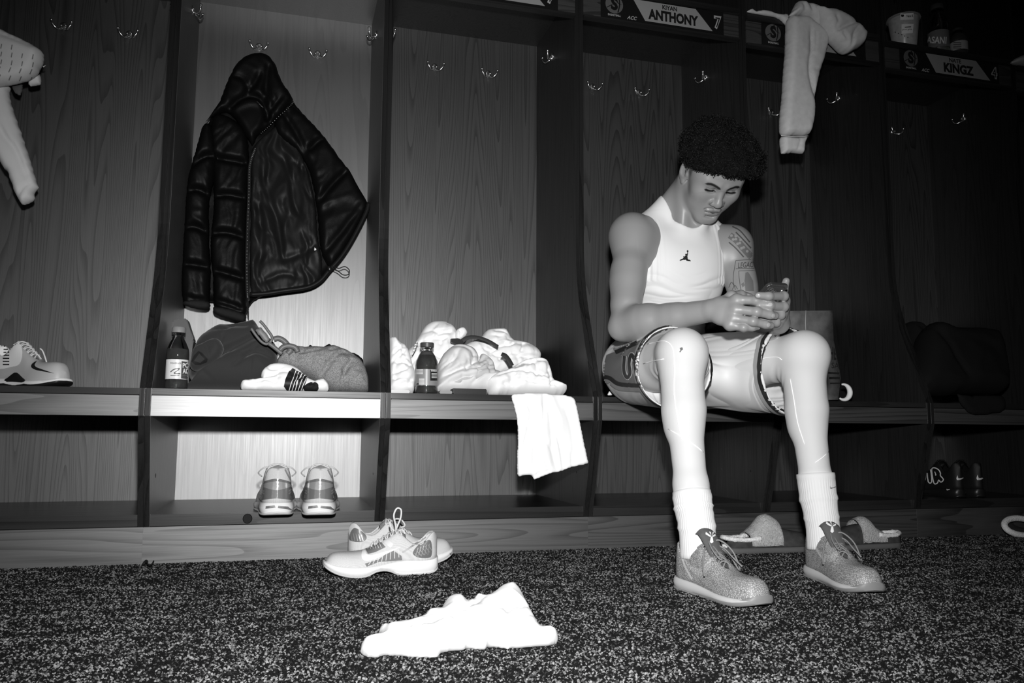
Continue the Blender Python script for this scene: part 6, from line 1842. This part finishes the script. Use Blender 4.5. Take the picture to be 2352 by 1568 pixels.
dr = puff('trousers', [(2195, 900), (2230, 905), (2300, 905), (2310, 930), (2304, 948), (2270, 955), (2232, 955), (2212, 940), (2200, 920)], Plane(at(2250, 930, -0.012), (0, -1, 0.05)), DARKC, None, T=(0.014, 0.010), R=0.014, folds=((0.004, (12, 5), 0.4, 0.05),), res=0.010, seed=52)
tag(dr, 'near-black trouser leg drooping over the front of the shadowed bench', 'trousers')
wt = puff('shirt', [(2318, 143), (2352, 122), (2400, 110), (2400, 150), (2352, 152)], 0.14, FLEECE, None, T=(0.03, 0.03), R=0.02, res=0.008)
tag(wt, 'pale cloth lying on the last locker\'s shelf at the right edge', 'shirt')

# ------------------------------------------------------------------ white cloth on the carpet
gO = atz(1050, 1500, 0.0)
cloth = puff('white_cloth', [(823, 1500), (826, 1484), (848, 1474), (866, 1468), (864, 1456), (868, 1448), (884, 1444), (900, 1447), (936, 1440), (950, 1432), (966, 1430), (972, 1418), (1000, 1413), (1010, 1402), (1016, 1390), (1034, 1384), (1060, 1384), (1078, 1390), (1084, 1380), (1096, 1379), (1110, 1384), (1122, 1378), (1140, 1364), (1160, 1354), (1178, 1353), (1192, 1362), (1204, 1384), (1216, 1408), (1230, 1434), (1242, 1451), (1258, 1455), (1276, 1464), (1285, 1475), (1280, 1486), (1268, 1496), (1230, 1501), (1190, 1502), (1165, 1508), (1148, 1498), (1126, 1490), (1116, 1504), (1090, 1502), (1076, 1492), (1070, 1502), (1040, 1506), (1020, 1514), (1012, 1526), (1004, 1537), (970, 1536), (940, 1530), (922, 1524), (900, 1519), (880, 1518), (866, 1526), (846, 1524), (832, 1512)],
     Plane(gO, (0.0, -0.55, 0.83)), mat('white_cotton_cloth', 0.64, 0.85, 0.2, bump=(700, 0.15, 0.0006)), None, T=(0.045, 0.02), R=0.045,
     creases=[([(1010, 1430), (1008, 1410), (1016, 1392)], (0.003, 0.012), 0.014), ([(1070, 1390), (1090, 1396), (1110, 1404)], (0.003, 0.012), 0.010), ([(870, 1486), (880, 1464), (900, 1452)], 0.006, 0.012), ([(945, 1480), (960, 1464), (990, 1458), (1020, 1452)], (0.004, 0.012), 0.012), ([(1000, 1500), (1030, 1494), (1040, 1478)], 0.005, 0.010), ([(1080, 1475), (1086, 1490), (1078, 1500)], 0.005, 0.014), ([(1150, 1490), (1180, 1486), (1240, 1482)], 0.005, 0.010), ([(1100, 1450), (1140, 1462), (1126, 1488)], 0.007, 0.008), ([(1230, 1450), (1236, 1470), (1226, 1484)], 0.006, 0.008)], folds=((0.006, (16, 10), 0.7, 0.08), (0.004, (34, 20), -0.4, 0.06)), res=0.0045, zmin=0.002, seed=61, auto=(16, 0.07, 0.010, 0.6))
tag(cloth, 'crumpled white cloth lying on the carpet in the foreground', 'cloth')
deb = tube('elastic_band', spline([atz(x, y, 0.012) for x, y in ((330, 1294), (336, 1288), (340, 1296), (348, 1296), (353, 1288))], 5), [0.004] * 8 + [0.002] * 13, BLACK, None, 6)
tag(deb, 'curled scrap of black tape at the foot of the locker plinth', 'tape')

# ------------------------------------------------------------------ slippers, shoes in the bays and on the carpet
SUEDE = mat('dark_suede', 0.045, 0.9, 0.15, bump=(500, 0.4, 0.001), var=(40, 0.7, 1.4))
FLUFF = mat('cream_fleece_lining', 0.78, 0.95, 0.1, bump=(260, 0.9, 0.004), var=(180, 0.8, 1.15))
SOLES = mat('slipper_sole', 0.10, 0.7, 0.3)
def slipper(heel, toe, label, kick):
    heel, toe = np.array(heel, float), np.array(toe, float)
    d = toe - heel; L = np.linalg.norm(d); d /= L; n = np.array([-d[1], d[0]])
    M = lambda x, y, z: np.array([heel[0] + d[0] * x * L + n[0] * y, heel[1] + d[1] * x * L + n[1] * y, z])
    root = empty('slipper', tuple(M(0.5, 0, 0)), label, 'slipper')
    WT = [(0, 0.0), (0.02, 0.018), (0.07, 0.030), (0.2, 0.037), (0.45, 0.041), (0.7, 0.049), (0.85, 0.046), (0.94, 0.034), (0.985, 0.017), (1, 0)]
    ts = [0, 0.006, 0.02, 0.05, 0.1, 0.18, 0.26, 0.34, 0.42, 0.5, 0.58, 0.66, 0.74, 0.8, 0.86, 0.91, 0.95, 0.98, 0.994, 1]
    def ring(z0, z1, g):
        V, F2 = [], []
        for t in ts:
            w = max(0.0, tab(t, WT) + g * min(1, tab(t, WT) / 0.02))
            for y, z in ((w * 0.95, z0), (w, (z0 + z1) / 2), (w * 0.97, z1), (-w * 0.97, z1), (-w, (z0 + z1) / 2), (-w * 0.95, z0)):
                V.append(M(t, y, z))
        for i in range(len(ts) - 1):
            for q in range(6): F2.append((i * 6 + q, (i + 1) * 6 + q, (i + 1) * 6 + (q + 1) % 6, i * 6 + (q + 1) % 6))
        return V, F2
    v, f = ring(0.0, 0.020, 0.004); link('sole', mesh('sole', v, f), SOLES, root)
    v, f = ring(0.020, 0.030, -0.004); link('footbed', mesh('footbed', v, f), FLUFF, root)
    # vamp from t=.40 forwards, low sides back to the heel, fleece cuff round the opening
    V, F2 = [], []; ns = 12
    tt = list(np.linspace(0.02, 0.40, 10)) + list(np.linspace(0.44, 0.995, 16))
    def hz(t): return tab(t, [(0, 0.052), (0.1, 0.046), (0.3, 0.044), (0.42, 0.075), (0.52, 0.082), (0.7, 0.070), (0.88, 0.055), (1, 0.026)])
    for t in tt:
        w = tab(t, WT) + 0.002; h_ = hz(t)
        g_ = w * 0.84 if t < 0.40 else 0.0
        for side in (1, -1):
            for k in range(ns + 1):
                s_ = k / ns * math.pi / 2
                y = g_ + (w - g_) * max(0, math.cos(s_)) ** 0.75
                V.append(M(t, side * y, 0.020 + (h_ - 0.020) * math.sin(s_)))
    m = len(tt)
    for i in range(m - 1):
        for sd in (0, 1):
            for k in range(ns):
                o, p_ = (i * 2 + sd) * (ns + 1) + k, ((i + 1) * 2 + sd) * (ns + 1) + k
                F2.append((o, p_, p_ + 1, o + 1) if sd == 0 else (o, o + 1, p_ + 1, p_))
    bm = bmesh.new(); vs = [bm.verts.new(tuple(p)) for p in V]
    for f_ in F2: bm.faces.new([vs[i] for i in f_])
    bmesh.ops.remove_doubles(bm, verts=bm.verts, dist=0.0004)
    bmesh.ops.recalc_face_normals(bm, faces=bm.faces)
    bmesh.ops.solidify(bm, geom=list(bm.faces), thickness=0.003)
    up = bm_mesh('upper', bm, True); link('upper', up, SUEDE, root)
    # thick fleece edge round the open heel
    loop = [(0.34, 0.040, 0.050), (0.22, 0.036, 0.046), (0.10, 0.030, 0.047), (0.03, 0.016, 0.050), (0.012, 0.0, 0.052), (0.03, -0.016, 0.050), (0.10, -0.030, 0.047), (0.22, -0.036, 0.046), (0.34, -0.040, 0.050)]
    P = spline([M(*q) for q in loop], 5)
    v, f = tube_data(P, 0.0075, 10)
    v = [np.array(q) + 0.0025 * np.array([noise.noise(Vector(q) * 150), noise.noise(Vector(q) * 150 + Vector((5, 0, 0))), noise.noise(Vector(q) * 150 + Vector((0, 9, 0)))]) for q in v]
    link('fleece_cuff', mesh('fleece_cuff', v, f), FLUFF, root)
    # the big turned-out fleece tongue over the instep
    V, F2 = [], []
    for i in range(11):
        u = i / 10
        for k in range(13):
            a_ = (k / 12 - 0.5) * math.pi * 1.06
            t = 0.24 + 0.32 * u
            w = (tab(t, WT) + 0.006)
            z = 0.026 + (hz(t) + 0.006 - 0.026) * math.cos(a_) ** 0.8 if abs(a_) < math.pi / 2 else 0.026
            p = M(t, w * math.sin(a_), z + kick * (0.010 + 0.030 * math.sin(math.pi * min(1, u * 0.8 + 0.1))) * max(0, math.cos(a_ * 0.95)))
            V.append(p + 0.003 * np.array([0, 0, noise.noise(Vector(p) * 130)]))
    for i in range(10):
        for k in range(12): F2.append((i * 13 + k, i * 13 + k + 1, (i + 1) * 13 + k + 1, (i + 1) * 13 + k))
    bm = bmesh.new(); vs = [bm.verts.new(tuple(p)) for p in V]
    for f_ in F2: bm.faces.new([vs[i] for i in f_])
    bmesh.ops.solidify(bm, geom=list(bm.faces), thickness=-0.006)
    link('fleece_band', bm_mesh('fleece_band', bm, True), FLUFF, root)
    return root
slipper(atz(1652, 1262, 0.01)[:2] + np.array([0, -0.02]), atz(1872, 1256, 0.01)[:2], 'dark suede slipper with a cream fleece cuff between the player\'s two feet', 1.0)
slipper(atz(2064, 1250, 0.01)[:2], atz(1862, 1256, 0.01)[:2] + np.array([0.03, 0.0]), 'dark suede slipper with a cream fleece band right of the player\'s feet', 0.6)
rs = tube('fleece_slide', spline([V3((at(2345, 1213, 0.035)[0], 0.035, 0.0)) + Vector((0.075 * math.cos(a_), 0.02 * math.sin(a_), 0.038 + 0.030 * math.sin(a_))) for a_ in np.linspace(0, 2 * math.pi, 14, endpoint=False)], 4, True), 0.0115, FLUFF, None, 10, closed=True)
tag(rs, 'cream fleece slipper opening at the right edge of the carpet', 'slipper')

# pale running shoes in the lower bay, heels to the viewer
SHG = 'running shoes standing in the bright lower bay'
for hx, tx, lab in ((635, 640, 'silver and white running shoe in the lower bay, heel outward, left of the pair'), (733, 728, 'silver and white running shoe in the lower bay, heel outward, right of the pair')):
    h3 = atz(hx, 1184, HB); 
    sh = Shoe('running_shoe', h3[:2], (h3[0] + 0.008 * (-1 if hx < 700 else 1), h3[1] + 0.30), lab, MESHW, SOLEW, SOLEL, MESHW, LACEW, z0=HB, top=1.50, wide=1.26, sole=1.2, group=SHG, lining=LININGW)
    bv = sh.bvh
    x0 = hx
    decal_cam('heel_counter', [fill([(x0 - 36, 1110), (x0 - 18, 1102), (x0, 1099), (x0 + 18, 1102), (x0 + 36, 1110), (x0 + 38, 1130), (x0 + 38, 1147), (x0, 1144), (x0 - 38, 1147), (x0 - 38, 1130)], True)], bv, SILVERD, sh.base, off=0.0012, edge=0.2)
    decal_cam('heel_stripe', [fill([(x0 - 34, 1114), (x0, 1105), (x0 + 34, 1114), (x0 + 10, 1124), (x0 - 10, 1124)], True)] + [rib([(x0 - 34, 1122 + 5 * i), (x0 - 27, 1128 + 6 * i)], 3) for i in range(2)] + [rib([(x0 + 34, 1122 + 5 * i), (x0 + 27, 1128 + 6 * i)], 3) for i in range(2)], bv, SILVER, sh.base, off=0.0020)
    decal_cam('heel_tab', [rib([(x0 - 19, 1078), (x0 - 27, 1094), (x0 - 34, 1106)], 3.5), rib([(x0 + 19, 1078), (x0 + 27, 1094), (x0 + 34, 1106)], 3.5)], bv, SILVER, sh.base, off=0.0018)
    decal_cam('sole_window', [fill([(x0 - 24, 1162), (x0 - 4, 1160), (x0 - 2, 1165), (x0 - 25, 1168)]), fill([(x0 + 4, 1161), (x0 + 26, 1163), (x0 + 36, 1171), (x0 + 3, 1166)])], bv, SILVERD, sh.base, off=0.0012)
    sh.lace([(0.12, 0.012, 0.130), (0.105, 0.035, 0.135), (0.13, 0.055, 0.118), (0.15, 0.045, 0.105)])
    sh.lace([(0.12, -0.012, 0.130), (0.105, -0.035, 0.135), (0.13, -0.055, 0.118), (0.15, -0.045, 0.105)])

# pale sneakers on the carpet
fs = Shoe('sneaker', atz(1003, 1296, 0.02)[:2], atz(712, 1308, 0.02)[:2], 'pale running shoe with a white tick on the carpet, in front of its mate', MESHW, SOLEW, SOLEL, MESHW, LACEW, top=1.22, wide=1.02, sole=1.3, arch=0.013, L=0.305, group='pale running shoes on the carpet', lining=LININGW)
rsn = Shoe('sneaker', (at(800, 1250, -0.075)[0], -0.075), (at(1073, 1250, -0.045)[0], -0.045), 'pale running shoe half hidden behind its mate on the carpet, toe to the right', MESHW, SOLEW, SOLEL, MESHW, LACEW, top=1.36, wide=1.02, sole=1.3, arch=0.013, L=0.305, group='pale running shoes on the carpet', lining=LININGW)
fv = fs.bvh
GREYO = mat('grey_ribbed_panel', 0.16, 0.45, 0.4); OVL = mat('pale_leather_overlay', 0.58, 0.45, 0.4); CAGE = mat('dark_honeycomb', 0.13, 0.35, 0.5)
decal_cam('side_panel', [fill([(836, 1240), (858, 1226), (886, 1256), (862, 1268), (845, 1272), (838, 1256)]), fill([(838, 1294), (870, 1284), (900, 1262), (922, 1276), (924, 1286), (870, 1290), (842, 1301)])], fv, GREYO, fs.base, off=0.0010)
decal_cam('panel_rib', [rib([(840 + 5 * i, 1240 - 2.2 * i), (846 + 6 * i, 1262 - 0.8 * i)], 1.2, 1) for i in range(6)] + [rib([(852 + 9 * i, 1288 - 4 * i), (846 + 10 * i, 1297 - 2.5 * i)], 1.6, 1) for i in range(8)], fv, OVL, fs.base, off=0.0016)
decal_cam('side_tick', [tick(830, 1288, 92, False, 0.02, 1.05)], fv, WHITEP, fs.base, off=0.0024)
decal_cam('heel_cage', [fill([(948, 1270), (960, 1252), (982, 1240), (990, 1244), (992, 1268), (986, 1280), (962, 1280)], True)], fv, CAGE, fs.base, off=0.0012)
decal_cam('cage_rib', [rib([(952 + 6 * i, 1270 - 4 * i), (962 + 6 * i, 1280 - 3 * i)], 1.5, 1) for i in range(6)] + [rib([(954 + 7 * i, 1276 - 0.5 * i), (960 + 6.5 * i, 1258 - 2.5 * i)], 1.3, 1) for i in range(5)], fv, SILVER, fs.base, off=0.0020)
decal_cam('heel_overlay', [rib([(924, 1268), (946, 1254), (978, 1232)], 4)], fv, SILVER, fs.base, off=0.0016)
decal_cam('quarter_overlay', [rib([(866, 1222), (884, 1240), (900, 1254)], 11)], fv, OVL, fs.base, off=0.0014)
fs.lace([(0.115, 0.0, 0.112), (0.118, 0.010, 0.132), (0.124, 0.016, 0.158), (0.116, 0.014, 0.176), (0.104, 0.012, 0.172), (0.104, 0.008, 0.150), (0.112, 0.004, 0.128), (0.116, 0.0, 0.112)], 0.0026)
fs.lace([(0.115, 0.0, 0.112), (0.130, 0.008, 0.125), (0.134, 0.010, 0.140)], 0.0024)
fs.lace([(0.115, 0.0, 0.112), (0.100, 0.012, 0.118), (0.092, 0.020, 0.108)], 0.0024)
rv = rsn.bvh
decal_cam('heel_cage', [fill([(804, 1240), (806, 1222), (816, 1212), (836, 1224), (842, 1236), (830, 1244)], True)], rv, CAGE, rsn.base, off=0.0012)
decal_cam('cage_rib', [rib([(806 + 6 * i, 1222 + 1.5 * i), (810 + 6 * i, 1242)], 1.4, 1) for i in range(5)], rv, SILVER, rsn.base, off=0.0020)
decal_cam('toe_overlay', [fill([(1032, 1270), (1062, 1266), (1064, 1272), (1036, 1280)])], rv, SILVER, rsn.base, off=0.0014)
rsn.lace([(0.12, 0.0, 0.110), (0.135, 0.010, 0.128), (0.155, 0.012, 0.126), (0.165, 0.004, 0.110), (0.150, 0.0, 0.104)], 0.0024)

# black basketball shoes in the shadowed bay
BLK = mat('black_upper', 0.010, 0.55, 0.25); BLKS = mat('black_sole', 0.012, 0.35, 0.4)
REFL = mat('reflective_print', 0.80, 0.4, 0.5)
for hx, lab in ((2209, 'black basketball shoe with bubble lettering on its side, left of the dark pair'), (2255, 'black basketball shoe with a grey heel tick, right of the dark pair')):
    h3 = at(hx, 1131, RB + 0.035)
    sh = Shoe('basketball_shoe', (h3[0], RB + 0.035), (h3[0] + 0.035, RB + 0.33), lab, BLK, BLKS, BLKS, BLK, BLK, z0=HB, top=1.5, wide=0.80, sole=1.1, group='black basketball shoes in the shadowed bay')
    bv = sh.bvh
    decal_cam('heel_tick', [tick(hx - 12, 1102, 30 if hx < 2230 else 34)], bv, mat('grey_reflective', 0.45, 0.4, 0.5), sh.base, off=0.002)
    decal_cam('collar_piping', [rib([(hx - 22, 1053), (hx - 8, 1059), (hx + 2, 1059)], 2.2), rib([(hx + 8, 1058), (hx + 20, 1052)], 2.2)], bv, REFL, sh.base, off=0.002)
    decal_cam('sole_tick', [tick(hx - 34 if hx < 2230 else hx + 36, 1126, 12 if hx < 2230 else 6)], bv, REFL, sh.base, off=0.002)
    if hx < 2230:
        decal_cam('lettering', [rib(p, 2.4, 3, True) for p in ([(2131, 1078), (2138, 1078), (2141, 1106), (2133, 1106)], [(2141, 1080), (2146, 1074), (2156, 1078), (2161, 1086), (2161, 1092), (2168, 1101), (2162, 1107), (2157, 1102), (2154, 1109), (2146, 1109)])] + [rib([(2122, 1101), (2126, 1102), (2129, 1082)], 2.2, 3), rib([(2148, 1083), (2151, 1091), (2149, 1090)], 2, 2)], bv, REFL, sh.base, off=0.002)

# the single shoe on the left bench
ls = Shoe('basketball_shoe', (at(-14, 886, 0.25)[0], 0.25), (at(142, 886, 0.085)[0], 0.085), 'white-heeled pale basketball shoe on the bench at the left edge', mat('pale_grey_upper', 0.42, 0.45, 0.4), SOLEW, BLKS, GREYL, LACEW, z0=BZ, top=1.45, wide=0.9, sole=1.0, L=0.29, out_top=lambda t: tab(t, [(0, 0.022), (0.3, 0.026), (0.45, 0.045), (0.56, 0.03), (0.7, 0.012), (1, 0.02)]))
lv = ls.bvh
decal_cam('heel_panel', [fill([(-10, 800), (0, 784), (30, 781), (46, 790), (52, 812), (46, 835), (30, 842), (-10, 845)], True)], lv, WHITEP, ls.base, off=0.0014)
decal_cam('heel_vent', [rib([(8, 795 + 7 * i), (23, 795 + 7 * i)], 2.6, 1) for i in range(7)], lv, INK, ls.base, off=0.0022)
decal_cam('side_tick', [tick(70, 842, 54, False, 0.62, 1.0)], lv, INK, ls.base, off=0.0016)
tw = tube('lace_loop', spline([at(x, y, 0.11) for x, y in ((92, 800), (98, 806), (104, 822), (108, 838), (104, 842))], 5), 0.0022, LACEW, ls.base, 6)

# ------------------------------------------------------------------ nameplates (parts of their lockers)
PLATE = mat('plate_black', 0.010, 0.35, 0.4); PLATEW = mat('plate_silver', 0.30, 0.4, 0.4); PORANGE = mat('plate_mid_grey', 0.11, 0.45, 0.35); PINK = mat('plate_ink', 0.012, 0.45, 0.35); PLINE = mat('plate_pale_line', 0.42, 0.45, 0.35)
def nameplate(i, first, last, num):
    L = LOCKER[i]
    x0, x1 = NODE[i - 1] + TB, NODE[i] - TB
    dz = {3: 0.008, 4: 0.010, 5: -0.004, 6: -0.022}[i]
    z0, z1 = HSF + dz + 0.008, HS + dz - 0.016
    a, b = x0 + 0.068, x1 - 0.068
    y = RS - 0.003
    pl_ = box('nameplate', a, b, y, RS + 0.001, z0, z1, PLATE, L)
    yy = y - 0.0006
    w, h = b - a, z1 - z0
    U = lambda u, v: (a + u * w, yy, z0 + v * h)
    def put(name, polys, m, lift=0.0):
        V2, F2 = merge([([(p[0], p[1], 0) for p in v], f) for v, f in polys])
        V = [(a + p[0] * w, yy - lift, z0 + p[1] * h) for p in V2]
        o = link(name, mesh(name, V, F2, False), m, pl_)
        return o
    def word(s, u0, u1, v0, v1, bold=0.03, shear=0.0):
        v, f = text_polys(s, 1.0, shear, bold)
        A = np.array(v); ax0, ax1, ay0, ay1 = A[:, 0].min(), A[:, 0].max(), A[:, 1].min(), A[:, 1].max()
        return [(u0 + (u1 - u0) * (p[0] - ax0) / (ax1 - ax0), v0 + (v1 - v0) * (p[1] - ay0) / (ay1 - ay0)) for p in v], f
    put('name_panel', [poly2d([(0.255, 1.0), (0.765, 1.0), (0.905, 0.10), (0.350, 0.10)])], PLATEW)
    asp = w / h
    ring = lambda cx, cy, r: poly2d([(cx + r / asp * math.cos(2 * math.pi * k / 24), cy + r * math.sin(2 * math.pi * k / 24)) for k in range(24)])
    put('ball_emblem', [ring(0.105, 0.62, 0.40)], PORANGE)
    put('ball_seam', [ribbon2d([(0.105 + (q[0]) / asp, 0.62 + q[1]) for q in p], 0.010, 4) for p in ([(0.05, 0.38), (0.16, 0.10), (0.36, 0.02)], [(0.22, 0.32), (0.24, 0.0), (0.16, -0.34)], [(-0.34, -0.18), (-0.16, -0.06), (0.0, 0.0)])], PINK, 0.0004)
    put('emblem_letter', [word('S', 0.077, 0.133, 0.36, 0.94, 0.05)], PLATE, 0.0010)
    put('emblem_caption', [word('BASKETBALL', 0.055, 0.155, 0.10, 0.19, 0.02)], PLINE, 0.0004)
    put('conference_mark', [word('ACC', 0.205, 0.285, 0.06, 0.22, 0.02, 0.35)], PLINE, 0.0004)
    if last:
        put('lettering', [word(first, 0.49, 0.61, 0.74, 0.94)], PINK, 0.0006)
        put('lettering', [word(last, 0.375 if len(last) > 5 else 0.43, 0.785 if len(last) > 5 else 0.735, 0.20, 0.68, 0.05)], PINK, 0.0006)
    if num:
        put('number_outline', [word(num, 0.918, 0.982, 0.22, 0.84, 0.05)], PLINE, 0.0004)
        put('number', [word(num, 0.930, 0.970, 0.30, 0.76, 0.0)], PLATE, 0.0009)
nameplate(3, '', '', '7')
nameplate(4, 'KIYAN', 'ANTHONY', '7')
nameplate(5, '', '', '')
nameplate(6, 'NATE', 'KINGZ', '4')
for p_ in ((568, 1199),):
    q = at(p_[0], p_[1], RB)
    v, f = lathe_data([(0.0, 0.004), (0.012, 0.004), (0.014, 0.0)], 16)
    o = link('door_bumper', mesh('door_bumper', [(q[0] + a_[0], RB + 0.004 - a_[2], HP + 0.017 + a_[1] * 1.05) for a_ in v], f, False), BLACK, LOCKER[2])
# ------------------------------------------------------------------ give every loose mesh an origin at its own base
for o in list(scene.objects):
    if o.type == 'MESH' and o.parent is None and o.get('kind') != 'structure' and o.location.length < 1e-9:
        c = coords(o.data)
        b = Vector((float((c[:, 0].min() + c[:, 0].max()) / 2), float((c[:, 1].min() + c[:, 1].max()) / 2), float(c[:, 2].min())))
        set_coords(o.data, c - np.array(b, np.float32))
        for ch in o.children:
            ch.matrix_parent_inverse = Matrix.Translation(-b) @ ch.matrix_parent_inverse
        o.location = b
